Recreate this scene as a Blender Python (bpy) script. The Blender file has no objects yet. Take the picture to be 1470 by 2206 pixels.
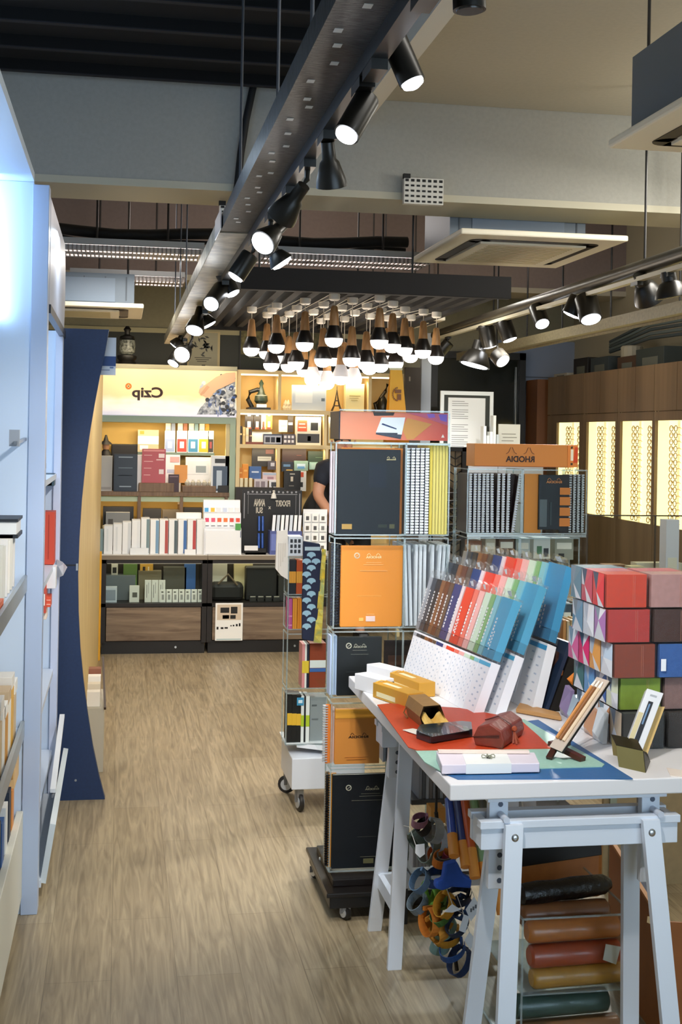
import bpy, bmesh, math, random
from mathutils import Vector, Matrix
random.seed(7)
SC = bpy.context.scene
COL = SC.collection

# ------------------------------------------------------------------ camera
F_PX, CX, CY, EYE = 2730.0, 735.0, 938.0, 1.6
YAW, ROLL = math.radians(9.87), math.radians(1.0)
cam_data = bpy.data.cameras.new('camera')
cam = bpy.data.objects.new('camera', cam_data)
COL.objects.link(cam)
cam_data.sensor_fit = 'VERTICAL'
cam_data.sensor_height = 36.0
cam_data.lens = 36.0 * F_PX / 2206.0
cam_data.shift_y = -(1103.0 - CY) / 2206.0
cam_data.clip_start = 0.05
cam.matrix_world = (Matrix.Translation((0, 0, EYE)) @ Matrix.Rotation(-YAW, 4, 'Z')
                    @ Matrix.Rotation(math.pi / 2, 4, 'X') @ Matrix.Rotation(ROLL, 4, 'Z'))
SC.camera = cam

# ------------------------------------------------------------------ world, exposure
w = bpy.data.worlds.new('world')
SC.world = w
w.use_nodes = True
w.node_tree.nodes['Background'].inputs[0].default_value = (0.68, 0.85, 1.0, 1)
w.node_tree.nodes['Background'].inputs[1].default_value = 2.6
SC.view_settings.view_transform = 'Standard'
SC.view_settings.look = 'None'
SC.view_settings.exposure = 0.72
SC.view_settings.gamma = 1.0
try:
    SC.cycles.max_bounces = 7
    SC.cycles.diffuse_bounces = 4
    SC.cycles.glossy_bounces = 3
    SC.cycles.transmission_bounces = 4
    SC.cycles.transparent_max_bounces = 24
    SC.cycles.sample_clamp_indirect = 4.0
    SC.cycles.caustics_reflective = False
    SC.cycles.caustics_refractive = False
except Exception:
    pass


def add_light(kind, loc, target, energy, color=(1, 1, 1), size=0.05, spot=60, blend=0.5, sx=None, sy=None):
    d = bpy.data.lights.new('lamp_light', kind)
    d.energy = energy
    d.color = color
    if kind == 'AREA':
        d.shape = 'RECTANGLE'
        d.size, d.size_y = sx, sy
    elif kind == 'SPOT':
        d.spot_size = math.radians(spot)
        d.spot_blend = blend
        d.shadow_soft_size = size
    else:
        d.shadow_soft_size = size
    o = bpy.data.objects.new('lamp_light', d)
    COL.objects.link(o)
    o.location = loc
    v = Vector(target) - Vector(loc)
    o.rotation_euler = v.to_track_quat('-Z', 'Y').to_euler()
    return o


WARM, COOL, NEUT = (1, .80, .50), (.72, .87, 1), (1, .95, .86)
# unseen lamps over the aisle, the louvre tubes, then added fill points
add_light('AREA', (1.1, 2.0, 3.05), (1.1, 2.0, 0), 7, NEUT, sx=1.6, sy=.3)
add_light('AREA', (2.6, 4.8, 2.9), (2.2, 4.9, 0), 24, NEUT, sx=1.2, sy=.3)
add_light('AREA', (1.0, 7.66, 2.62), (1.0, 7.66, 0), 26, NEUT, sx=2.6, sy=.14)
add_light('POINT', (2.9, 3.0, 2.95), (0, 0, 0), 15, (1, .95, .86), size=.2)  # added lamp out of view, brightens the right beam and ceiling
add_light('POINT', (3.0, 5.2, 2.7), (0, 0, 0), 12, NEUT, size=.15)
for q in ((.2, 8.3, 2.95), (1.3, 8.3, 3.0), (2.6, 8.0, 2.95)):
    add_light('POINT', q, (0, 0, 0), 4.5, (1, .90, .84), size=.2)  # added fill above the louvres, lifts the dark rear ceiling
# added cool lamp above the left shelving, tints the left beam blue
add_light('AREA', (-.5, 4.2, 2.55), (.2, 6.0, 2.9), 3.0, (.42, .66, 1), sx=.2, sy=1.2)
# LED strips inside the white wall shelves
add_light('AREA', (-.50, 3.5, 2.38), (-.52, 3.5, 0), 3.0, COOL, sx=.2, sy=1.4)
add_light('AREA', (-.48, 4.9, 2.34), (-.5, 4.9, 0), 5, COOL, sx=.2, sy=.9)
# warm strips in the display cabinets on the back wall
add_light('AREA', (.33, 9.62, 2.2), (.33, 9.9, 1.9), 2.2, WARM, sx=1.0, sy=.05)
add_light('AREA', (.33, 9.96, 1.665), (.33, 10.1, 1.2), 2.6, WARM, sx=.95, sy=.04)
add_light('AREA', (.33, 9.96, 1.10), (.33, 10.1, .8), 1.6, WARM, sx=.95, sy=.04)
add_light('AREA', (1.4, 9.94, 2.02), (1.4, 10.1, 1.8), 2.2, WARM, sx=1.2, sy=.05)
add_light('AREA', (1.2, 9.94, 1.735), (1.2, 10.1, 1.5), 1.6, WARM, sx=.9, sy=.04)
add_light('AREA', (1.2, 9.94, 1.475), (1.2, 10.1, 1.2), 1.2, WARM, sx=.9, sy=.04)


# ------------------------------------------------------------------ pixel rays -> points on real planes
def _ray(px, py):
    x, y = (px - CX) / F_PX, -(py - CY) / F_PX
    xr = x * math.cos(ROLL) - y * math.sin(ROLL)
    yr = x * math.sin(ROLL) + y * math.cos(ROLL)
    return Vector((math.sin(YAW) + xr * math.cos(YAW), math.cos(YAW) - xr * math.sin(YAW), yr))


def PY(px, py, Y):
    r = _ray(px, py)
    return Vector((0, 0, EYE)) + r * (Y / r.y)


def PZ(px, py, Z):
    r = _ray(px, py)
    return Vector((0, 0, EYE)) + r * ((Z - EYE) / r.z)


def PX(px, py, X):
    r = _ray(px, py)
    return Vector((0, 0, EYE)) + r * (X / r.x)


def span(p, Y):
    """px rectangle (x0,y0,x1,y1) on the plane y=Y -> X0,X1,Z0,Z1"""
    x0, y0, x1, y1 = p
    mx, my = (x0 + x1) / 2, (y0 + y1) / 2
    return PY(x0, my, Y).x, PY(x1, my, Y).x, PY(mx, y1, Y).z, PY(mx, y0, Y).z


# ------------------------------------------------------------------ materials
def lin(h):
    h = h.lstrip('#')
    o = []
    for i in (0, 2, 4):
        c = int(h[i:i + 2], 16) / 255
        o.append(c / 12.92 if c <= .04045 else ((c + .055) / 1.055) ** 2.4)
    return (*o, 1)


_M = {}


def C(h, rough=.5, metal=0, emit=0, noise=0.0, scale=30, stretch=(1, 1, 1), h2=None, bump=0, coat=0):
    """procedural principled material; h2 = second colour mixed by a noise texture"""
    key = (h, rough, metal, emit, noise, scale, stretch, h2, bump, coat)
    if key in _M:
        return _M[key]
    m = bpy.data.materials.new('m_' + h.strip('#'))
    m.use_nodes = True
    nt = m.node_tree
    b = nt.nodes['Principled BSDF']
    b.inputs['Base Color'].default_value = lin(h)
    b.inputs['Roughness'].default_value = rough
    b.inputs['Metallic'].default_value = metal
    b.inputs['Coat Weight'].default_value = coat
    if emit:
        b.inputs['Emission Color'].default_value = lin(h)
        b.inputs['Emission Strength'].default_value = emit
    if h2 or noise or bump:
        tc = nt.nodes.new('ShaderNodeTexCoord')
        mp = nt.nodes.new('ShaderNodeMapping')
        mp.inputs['Scale'].default_value = stretch
        nz = nt.nodes.new('ShaderNodeTexNoise')
        nz.inputs['Scale'].default_value = scale
        nz.inputs['Detail'].default_value = 5
        nt.links.new(tc.outputs['Object'], mp.inputs[0])
        nt.links.new(mp.outputs[0], nz.inputs['Vector'])
        if h2 or noise:
            cr = nt.nodes.new('ShaderNodeValToRGB')
            c1 = lin(h)
            c2 = lin(h2) if h2 else tuple([v * (1 - noise) for v in c1[:3]] + [1])
            cr.color_ramp.elements[0].position = .35
            cr.color_ramp.elements[1].position = .65
            cr.color_ramp.elements[0].color = c2
            cr.color_ramp.elements[1].color = c1
            nt.links.new(nz.outputs['Fac'], cr.inputs[0])
            nt.links.new(cr.outputs[0], b.inputs['Base Color'])
            if emit:
                nt.links.new(cr.outputs[0], b.inputs['Emission Color'])
        if bump:
            bp = nt.nodes.new('ShaderNodeBump')
            bp.inputs['Strength'].default_value = bump
            bp.inputs['Distance'].default_value = .01
            nt.links.new(nz.outputs['Fac'], bp.inputs['Height'])
            nt.links.new(bp.outputs[0], b.inputs['Normal'])
    _M[key] = m
    return m


def clear(name, tint, gloss=.12, rough=.05, haze=0.0, bump=0.0, hz='#ffffff', fres=.10):
    """clear acrylic / cellophane / glass: transparent + fresnel-like gloss + a little milky diffuse"""
    if name in _M:
        return _M[name]
    m = bpy.data.materials.new(name)
    m.use_nodes = True
    nt = m.node_tree
    nt.nodes.clear()
    out = nt.nodes.new('ShaderNodeOutputMaterial')
    tr = nt.nodes.new('ShaderNodeBsdfTransparent')
    tr.inputs[0].default_value = lin(tint)
    gl = nt.nodes.new('ShaderNodeBsdfGlossy')
    gl.inputs['Roughness'].default_value = rough
    df = nt.nodes.new('ShaderNodeBsdfDiffuse')
    df.inputs[0].default_value = lin(hz)
    fr = nt.nodes.new('ShaderNodeLayerWeight')
    fr.inputs[0].default_value = .25
    mth = nt.nodes.new('ShaderNodeMath')
    mth.operation = 'MULTIPLY_ADD'
    mth.inputs[1].default_value = fres
    mth.inputs[2].default_value = gloss
    mth.use_clamp = True
    nt.links.new(fr.outputs['Fresnel'], mth.inputs[0])
    m1 = nt.nodes.new('ShaderNodeMixShader')
    m2 = nt.nodes.new('ShaderNodeMixShader')
    m1.inputs[0].default_value = haze
    nt.links.new(tr.outputs[0], m1.inputs[1])
    nt.links.new(df.outputs[0], m1.inputs[2])
    nt.links.new(mth.outputs[0], m2.inputs[0])
    nt.links.new(m1.outputs[0], m2.inputs[1])
    nt.links.new(gl.outputs[0], m2.inputs[2])
    nt.links.new(m2.outputs[0], out.inputs[0])
    if bump:
        nz = nt.nodes.new('ShaderNodeTexNoise')
        nz.inputs['Scale'].default_value = 45
        tc = nt.nodes.new('ShaderNodeTexCoord')
        bp = nt.nodes.new('ShaderNodeBump')
        bp.inputs['Strength'].default_value = bump
        nt.links.new(tc.outputs['Object'], nz.inputs['Vector'])
        nt.links.new(nz.outputs['Fac'], bp.inputs['Height'])
        nt.links.new(bp.outputs[0], gl.inputs['Normal'])
    _M[name] = m
    return m


ACR = clear('acrylic', '#fbfdfd', .0, .03, .0, fres=.025)
EDGE = clear('acrylic_edge', '#e8f2f2', .10, .2, .22, hz='#dfe8ea')
GLS = clear('glass', '#f6faf8', .0, .02, .0, fres=.06)
CELO = clear('cellophane', '#fdfdfd', .0, .16, .02, bump=1.0, fres=.24)


def wood(name, c1, c2, axis='Z', scale=6, rough=.45, ring=9):
    if name in _M:
        return _M[name]
    m = bpy.data.materials.new(name)
    m.use_nodes = True
    nt = m.node_tree
    b = nt.nodes['Principled BSDF']
    b.inputs['Roughness'].default_value = rough
    tc = nt.nodes.new('ShaderNodeTexCoord')
    mp = nt.nodes.new('ShaderNodeMapping')
    s = [ring, ring, ring]
    s['XYZ'.index(axis)] = .6
    mp.inputs['Scale'].default_value = s
    nz = nt.nodes.new('ShaderNodeTexNoise')
    nz.inputs['Scale'].default_value = scale
    nz.inputs['Detail'].default_value = 6
    nz.inputs['Distortion'].default_value = 1.2
    cr = nt.nodes.new('ShaderNodeValToRGB')
    cr.color_ramp.elements[0].position = .3
    cr.color_ramp.elements[1].position = .7
    cr.color_ramp.elements[0].color = lin(c2)
    cr.color_ramp.elements[1].color = lin(c1)
    nt.links.new(tc.outputs['Object'], mp.inputs[0])
    nt.links.new(mp.outputs[0], nz.inputs['Vector'])
    nt.links.new(nz.outputs['Fac'], cr.inputs[0])
    nt.links.new(cr.outputs[0], b.inputs['Base Color'])
    _M[name] = m
    return m


def floor_material():
    m = bpy.data.materials.new('vinyl_plank_floor')
    m.use_nodes = True
    nt = m.node_tree
    b = nt.nodes['Principled BSDF']
    tc = nt.nodes.new('ShaderNodeTexCoord')
    rot = nt.nodes.new('ShaderNodeMapping')
    rot.inputs['Rotation'].default_value = (0, 0, math.pi / 2)
    br = nt.nodes.new('ShaderNodeTexBrick')
    br.offset = .37
    br.inputs['Scale'].default_value = 1
    br.inputs['Brick Width'].default_value = 1.25
    br.inputs['Row Height'].default_value = .19
    br.inputs['Mortar Size'].default_value = .0012
    br.inputs['Color1'].default_value = lin('#ab9c80')
    br.inputs['Color2'].default_value = lin('#9e8e71')
    br.inputs['Mortar'].default_value = lin('#807257')
    nt.links.new(tc.outputs['Object'], rot.inputs[0])
    nt.links.new(rot.outputs[0], br.inputs['Vector'])
    mp = nt.nodes.new('ShaderNodeMapping')
    mp.inputs['Scale'].default_value = (20, 1.1, 1)
    nz = nt.nodes.new('ShaderNodeTexNoise')
    nz.inputs['Scale'].default_value = 2.2
    nz.inputs['Detail'].default_value = 8
    nz.inputs['Distortion'].default_value = 1.6
    cr = nt.nodes.new('ShaderNodeValToRGB')
    cr.color_ramp.elements[0].position = .3
    cr.color_ramp.elements[1].position = .68
    cr.color_ramp.elements[0].color = (.55, .52, .48, 1)
    cr.color_ramp.elements[1].color = (1.1, 1.08, 1.05, 1)
    mx = nt.nodes.new('ShaderNodeMix')
    mx.data_type = 'RGBA'
    mx.blend_type = 'MULTIPLY'
    mx.inputs[0].default_value = 1
    nt.links.new(tc.outputs['Object'], mp.inputs[0])
    nt.links.new(mp.outputs[0], nz.inputs['Vector'])
    nt.links.new(nz.outputs['Fac'], cr.inputs[0])
    nt.links.new(br.outputs['Color'], mx.inputs[6])
    nt.links.new(cr.outputs[0], mx.inputs[7])
    nt.links.new(mx.outputs[2], b.inputs['Base Color'])
    b.inputs['Roughness'].default_value = .36
    bp = nt.nodes.new('ShaderNodeBump')
    bp.inputs['Strength'].default_value = .08
    nt.links.new(nz.outputs['Fac'], bp.inputs['Height'])
    nt.links.new(bp.outputs[0], b.inputs['Normal'])
    return m


# ------------------------------------------------------------------ mesh builder
def wpos(o):
    p = Vector(o.location)
    while o.parent:
        o = o.parent
        p += o.location
    return p


class MB:
    def __init__(self, T=None):
        self.v, self.f, self.mi, self.mats = [], [], [], []
        self.T = T

    def add(self, vs, fs, m):
        if m not in self.mats:
            self.mats.append(m)
        k = self.mats.index(m)
        n = len(self.v)
        for p in vs:
            p = Vector(p)
            self.v.append(self.T @ p if self.T else p)
        for f in fs:
            self.f.append([n + i for i in f])
            self.mi.append(k)
        return self

    def box(self, x0, x1, y0, y1, z0, z1, m):
        x0, x1 = min(x0, x1), max(x0, x1)
        y0, y1 = min(y0, y1), max(y0, y1)
        z0, z1 = min(z0, z1), max(z0, z1)
        vs = [(x0, y0, z0), (x1, y0, z0), (x1, y1, z0), (x0, y1, z0), (x0, y0, z1), (x1, y0, z1), (x1, y1, z1), (x0, y1, z1)]
        return self.add(vs, [(0, 3, 2, 1), (4, 5, 6, 7), (0, 1, 5, 4), (1, 2, 6, 5), (2, 3, 7, 6), (3, 0, 4, 7)], m)

    def bar(self, a, b, wd, th, m, up=(0, 0, 1)):
        """rectangular bar from a to b, wd = width sideways, th = thickness along up-ish"""
        a, b = Vector(a), Vector(b)
        d = (b - a).normalized()
        s = d.cross(Vector(up))
        if s.length < 1e-5:
            s = Vector((1, 0, 0))
        s.normalize()
        u = s.cross(d).normalized()
        s, u = s * wd / 2, u * th / 2
        vs = [a - s - u, a + s - u, a + s + u, a - s + u, b - s - u, b + s - u, b + s + u, b - s + u]
        return self.add(vs, [(0, 1, 2, 3), (7, 6, 5, 4), (0, 4, 5, 1), (1, 5, 6, 2), (2, 6, 7, 3), (3, 7, 4, 0)], m)

    def lathe(self, o, axis, prof, m, n=16):
        o, axis = Vector(o), Vector(axis).normalized()
        t = Vector((0, 0, 1)) if abs(axis.z) < .9 else Vector((1, 0, 0))
        u = axis.cross(t).normalized()
        w2 = axis.cross(u)
        vs, fs = [], []
        for r, h in prof:
            for k in range(n):
                a = 2 * math.pi * k / n
                vs.append(o + axis * h + (u * math.cos(a) + w2 * math.sin(a)) * max(r, 1e-5))
        for i in range(len(prof) - 1):
            for k in range(n):
                k2 = (k + 1) % n
                fs.append((i * n + k, i * n + k2, (i + 1) * n + k2, (i + 1) * n + k))
        fs.append(tuple(range(n))[::-1])
        fs.append(tuple((len(prof) - 1) * n + k for k in range(n)))
        return self.add(vs, fs, m)

    def cyl(self, a, b, r0, m, r1=None, n=12):
        a, b = Vector(a), Vector(b)
        return self.lathe(a, b - a, [(r0, 0), (r0 if r1 is None else r1, (b - a).length)], m, n)

    def prism(self, pts, vec, m):
        pts = [Vector(p) for p in pts]
        vec = Vector(vec)
        n = len(pts)
        return self.add(pts + [p + vec for p in pts],
                        [tuple(range(n))[::-1], tuple(range(n, 2 * n))] + [(i, (i + 1) % n, n + (i + 1) % n, n + i) for i in range(n)], m)

    def tube(self, path, r, m, n=8):
        path = [Vector(p) for p in path]
        vs, fs = [], []
        for i, p in enumerate(path):
            d = (path[min(i + 1, len(path) - 1)] - path[max(i - 1, 0)]).normalized()
            t = Vector((0, 0, 1)) if abs(d.z) < .9 else Vector((1, 0, 0))
            u = d.cross(t).normalized()
            w2 = d.cross(u)
            for k in range(n):
                a = 2 * math.pi * k / n
                vs.append(p + (u * math.cos(a) + w2 * math.sin(a)) * r)
        for i in range(len(path) - 1):
            for k in range(n):
                k2 = (k + 1) % n
                fs.append((i * n + k, i * n + k2, (i + 1) * n + k2, (i + 1) * n + k))
        fs.append(tuple(range(n))[::-1])
        fs.append(tuple((len(path) - 1) * n + k for k in range(n)))
        return self.add(vs, fs, m)

    def build(self, name, parent=None, smooth=False, bev=0, base=None):
        me = bpy.data.meshes.new(name)
        if parent is not None:
            org = wpos(parent)
        elif base is not None:
            org = Vector(base)
        else:
            xs = [p.x for p in self.v]
            ys = [p.y for p in self.v]
            org = Vector(((min(xs) + max(xs)) / 2, (min(ys) + max(ys)) / 2, min(p.z for p in self.v)))
        me.from_pydata([p - org for p in self.v], [], self.f)
        for m in self.mats:
            me.materials.append(m)
        me.polygons.foreach_set('material_index', self.mi)
        bm = bmesh.new()
        bm.from_mesh(me)
        bmesh.ops.recalc_face_normals(bm, faces=bm.faces)
        bm.to_mesh(me)
        bm.free()
        if smooth:
            me.polygons.foreach_set('use_smooth', [True] * len(me.polygons))
            try:
                me.set_sharp_from_angle(angle=math.radians(40))
            except Exception:
                pass
        o = bpy.data.objects.new(name, me)
        COL.objects.link(o)
        if parent is not None:
            o.parent = parent
        else:
            o.location = org
        if bev:
            md = o.modifiers.new('bevel', 'BEVEL')
            md.width = bev
            md.segments = 2
            md.limit_method = 'ANGLE'
        return o


def tag(o, label=None, cat=None, group=None, kind=None):
    if label:
        o['label'] = label
    if cat:
        o['category'] = cat
    if group:
        o['group'] = group
    if kind:
        o['kind'] = kind
    return o


def thing(name, loc, label, cat, group=None):
    o = bpy.data.objects.new(name, None)
    o.empty_display_size = .05
    COL.objects.link(o)
    o.location = loc
    return tag(o, label, cat, group)


def S(o):
    o['kind'] = 'structure'
    return o


KIDS = {}


def copy_tree(o, parent=None):
    c = o.copy()
    COL.objects.link(c)
    c.parent = parent
    for ch in [x for x in bpy.data.objects if x.parent == o]:
        copy_tree(ch, c)
    return c


_TXT = {}


def lettering(s, centre, width, height, m, parent, mirror=True, normal='-Y', name='lettering', label=None, R=None, th=.0012):
    """flat raised letters on a face; mirrored as they stand in the photograph"""
    key = s
    if key not in _TXT:
        cu = bpy.data.curves.new('t', 'FONT')
        cu.body = s
        cu.align_x = 'CENTER'
        cu.offset = .03
        ob = bpy.data.objects.new('t', cu)
        COL.objects.link(ob)
        dg = bpy.context.evaluated_depsgraph_get()
        me = bpy.data.meshes.new_from_object(ob.evaluated_get(dg))
        vs = [v.co.copy() for v in me.vertices]
        fs = [tuple(p.vertices) for p in me.polygons]
        bpy.data.objects.remove(ob)
        bpy.data.meshes.remove(me)
        _TXT[key] = (vs, fs)
    vs, fs = _TXT[key]
    x0, x1 = min(v.x for v in vs), max(v.x for v in vs)
    y0, y1 = min(v.y for v in vs), max(v.y for v in vs)
    out = []
    for v in vs:
        u = ((v.x - x0) / (x1 - x0) - .5) * width
        h = ((v.y - y0) / (y1 - y0) - .5) * height
        if mirror:
            u = -u
        p = Vector((u, -th, h))
        if R:
            p = R @ p
        out.append(Vector(centre) + p)
    b = MB()
    b.add(out, fs, m)
    o = b.build(name, parent)
    if label:
        o['label'] = label
    return o


def decals(b, x0, x1, Yf, z0, z1, ds):
    """shallow printed patches on a front face: (u0,v0,u1,v1,material) with v up"""
    for i, (u0, v0, u1, v1, m) in enumerate(ds):
        b.box(x0 + (x1 - x0) * u0, x0 + (x1 - x0) * u1, Yf - .0012 - .0004 * (i % 3), Yf + .0002, z0 + (z1 - z0) * v0, z0 + (z1 - z0) * v1, m)


def item(name, p, Y, dep, h, label, cat, group=None, ds=(), bev=.0015, rough=.5, base_z=None):
    """boxy goods (a box, book or card) standing with its front face on the plane y=Y"""
    x0, x1, z0, z1 = span(p, Y)
    if base_z is not None:
        z0 = base_z
    b = MB()
    m = C(h, rough) if isinstance(h, str) else h
    b.box(x0, x1, Y, Y + dep, z0, z1, m)
    decals(b, x0, x1, Y, z0, z1, [(d[0], d[1], d[2], d[3], C(d[4], .5) if isinstance(d[4], str) else d[4]) for d in ds])
    return tag(b.build(name, bev=bev), label, cat, group)
# ================================================================== THE ROOM
WHITE = C('#dfe6ee', .45)
SHELF = C('#c9d8ea', .4)
CONC = C('#b9b6aa', .85, noise=.06, scale=60, bump=.15)
CONCB = C('#8f9aa3', .85, noise=.08, scale=50, bump=.15)
BLACK = C('#0b0a0a', .6)
BLK = C('#141313', .45)
METAL = C('#b9bcc0', .3, metal=1)
OAK = wood('light_oak', '#d9bf8d', '#c9a870', 'Z', 3, .5)
OAKX = wood('light_oak_x', '#e2cc9c', '#d5b988', 'X', 3, .5)
BROWNW = wood('brown_wood', '#80644a', '#5f4733', 'Z', 5, .5, 12)
GREYW = wood('grey_wood', '#8a7762', '#5c4a3a', 'X', 3, .5, 7)
CREAM = C('#cfc8a8', .6)

b = MB()
b.box(-1.0, 3.9, -1.6, 10.7, -.1, 0, floor_material())
S(b.build('floor', base=(0, 0, 0)))
b = MB()
b.box(-1.0, 3.9, -1.6, 10.7, 3.3, 3.4, CONC)
S(b.build('ceiling'))
b = MB()
b.box(-1.0, -.9, -1.6, 10.7, 0, 3.3, C('#a9adb2', .8))
S(b.build('wall_left'))
b = MB()
b.box(3.9, 4.0, -1.6, 10.7, 0, 3.3, C('#a8a28c', .8))
S(b.build('wall_right'))
b = MB()
b.box(-1.0, 3.9, 10.6, 10.7, 0, 3.3, C('#9b957c', .85, noise=.06, scale=40))
b.box(-.9, 2.2, 10.575, 10.6, 0, 2.42, C('#33362f', .6))
b.box(-.9, 2.2, 10.57, 10.6, 2.42, 2.46, C('#b5ad88', .6))
b.box(3.1, 3.9, 10.57, 10.6, 1.9, 2.45, C('#8b97ab', .7))
b.box(3.1, 3.9, 10.57, 10.6, 0, 1.9, C('#8f9eb4', .7))
b.box(3.1, 3.9, 10.565, 10.6, 2.13, 2.14, C('#5c6470', .7))
S(b.build('wall_back'))
# shopfront wall behind the viewer: daylight enters through its two panes
b = MB()
wf = C('#a8a8a4', .8)
b.box(-1.0, 3.9, -1.6, -1.5, 2.75, 3.3, wf)
b.box(-1.0, 3.9, -1.6, -1.5, 0, .35, wf)
b.box(-1.0, .45, -1.6, -1.5, .35, 2.75, wf)  # unseen solid part, widened to keep daylight off the left beam
b.box(3.75, 3.9, -1.6, -1.5, .35, 2.75, wf)
S(b.build('wall_front'))
for i, (x0, x1) in enumerate(((.45, 1.42), (1.48, 3.75))):
    b = MB()
    fr = C('#20242a', .4)
    for q in ((x0, x0 + .05, .35, 2.75), (x1 - .05, x1, .35, 2.75), (x0, x1, .35, .4), (x0, x1, 2.7, 2.75)):
        b.box(q[0], q[1], -1.58, -1.52, q[2], q[3], fr)
    o = S(b.build('window_%d' % (i + 1)))
    g = MB()
    g.box(x0 + .05, x1 - .05, -1.555, -1.549, .4, 2.7, clear('shop_glass', '#fbfdff', .02, .0))
    g.build('pane', o)
b = MB()
b.box(1.42, 1.48, -1.6, -1.5, .35, 2.75, wf)
S(b.build('trim_1'))

# concrete beams
b = MB()
b.box(-.9, 3.9, 6.05, 6.45, 2.78, 3.3, C('#a9a8a0', .85, noise=.07, scale=50, bump=.15))
b.box(-.9, 3.9, 6.045, 6.45, 2.755, 2.79, C('#c2bda9', .8))
S(b.build('trim_2'))
b = MB()
b.box(-.9, 3.9, 9.45, 9.85, 2.76, 3.3, C('#8c7d77', .85, noise=.07, scale=40))
b.box(-.9, 3.9, 9.44, 9.86, 2.73, 2.77, C('#b8b09c', .8))
S(b.build('trim_3'))
b = MB()
b.box(1.06, 1.14, .2, 6.045, 3.1, 3.3, C('#d8d3c4', .8))
S(b.build('trim_4'))
# black ceiling field with slats left of the trim
b = MB()
b.box(-.9, 1.06, .2, 6.045, 3.285, 3.3, C('#020202', .95))
S(b.build('trim_5'))
slat = None
for i in range(10):
    y = 5.95 - i * .36
    b = MB()
    b.box(-.88, .98, y - .03, y, 3.235, 3.285, C('#030303', .95))
    b.box(-.88, .98, y - .031, y + .001, 3.231, 3.236, C('#1c1b20', .8))
    tag(b.build('ceiling_slat'), 'long black slat fixed across the dark ceiling field left of the silver trunking', 'ceiling slat', 'black ceiling slats')
b = MB()
b.box(.98, 1.055, .3, 6.04, 3.20, 3.28, C('#030303', .95))
S(b.build('trim_6'))
b = MB()
b.box(1.14, 3.9, .2, 6.045, 3.235, 3.30, C('#b4ae9c', .85, noise=.05, scale=50))
S(b.build('trim_8'))

# ---------------------------------------------------------------- trunking with the track lights (left)
TX0, TX1, TZ = .306, .425, 2.25
galv = C('#5c5e60', .42, metal=.8, h2='#232526', scale=40, stretch=(1, 8, 1), bump=.3)
t = thing('cable_trunking', (.365, 5.5, TZ), 'long silver galvanised trunking running down the shop towards the back wall', 'trunking')
b = MB()
b.box(TX0, TX1, 1.0, 4.1, TZ, TZ + .05, galv)
for k in range(29):
    y = 1.1 + k * .1 + random.uniform(-.03, .03)
    b.box(TX0 + .02 + .012 * (k % 3), TX0 + .034 + .012 * (k % 3), y, y + .02, TZ - .0008, TZ + .001, C('#dfe6e8', .3))
b.build('rough_section', t)
b = MB()
b.box(TX0 - .004, TX1 - .012, 4.1, 9.35, TZ - .003, TZ + .055, C('#c4c1b0', .4, metal=.25, h2='#8c8b80', scale=14, bump=.2))
b.build('smooth_section', t, bev=.002)
b = MB()
b.box(.395, .425, 1.0, 9.2, TZ - .028, TZ, C('#0c0c0d', .4))
b.build('lamp_track', t)
b = MB()
b.box(TX0 - .007, TX0 - .004, 4.0, 4.25, TZ - .005, TZ + .06, C('#c8cccf', .3, metal=.6))
b.build('joint_plate', t)
for px, py in ((597, 305), (517, 418), (672, 92), (0, 6.8), (0, 7.5), (0, 8.2)):
    p = PZ(px, py, TZ + .05) if px else Vector((.33, py, 0))
    p.x = max(TX0 + .01, min(TX1 - .01, p.x))
    b = MB()
    b.cyl((p.x, p.y, TZ + .05), (p.x, p.y, 3.18 if p.y < 6 else 3.3), .004, C('#565c66', .4, metal=.6), n=8)
    tag(b.build('threaded_rod', smooth=True), 'thin grey hanger rod holding up the silver trunking', 'rod', 'hanger rods of the silver trunking')

# right trunking: round dark pipe with a track, and a perforated tray lower right
pipe = C('#3b362c', .4, metal=.5, noise=.3, scale=20)
t = thing('lighting_pipe', (2.35, 7, 2.36), 'dark round conduit with a lamp track under it, right of the air conditioner', 'conduit')
b = MB()
b.tube([(2.35, 3.5, 2.40), (2.35, 5.0, 2.40), (2.35, 7, 2.39), (2.35, 9.4, 2.375)], .034, pipe, n=14)
b.build('conduit', t, smooth=True)
b = MB()
b.box(2.30, 2.33, 3.5, 9.3, 2.325, 2.345, C('#b9b39b', .4))
b.build('lamp_track', t)
for y in (4.3, 5.5, 7.8, 9.38):
    b = MB()
    b.cyl((2.36, y, 2.42), (2.36, y, 3.3), .006, BLK, n=8)
    b.build('hanger_rod', t)
t = thing('cable_tray', (2.72, 8, 2.22), 'pale perforated cable tray hanging in front of the brown wood cabinets', 'cable tray')
b = MB()
tray = C('#8d8468', .5, noise=.3, scale=60)
b.box(2.66, 2.78, 4.5, 9.9, 2.235, 2.24, tray)
b.box(2.655, 2.66, 4.5, 9.9, 2.22, 2.28, tray)
b.box(2.78, 2.785, 4.5, 9.9, 2.22, 2.28, tray)
b.build('tray', t)
for y in (5.9, 6.8, 7.6, 8.3, 9.1):
    b = MB()
    b.cyl((2.72, y, 2.24), (2.72, y, 3.3), .006, BLK, n=8)
    b.build('hanger_rod', t)

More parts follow.
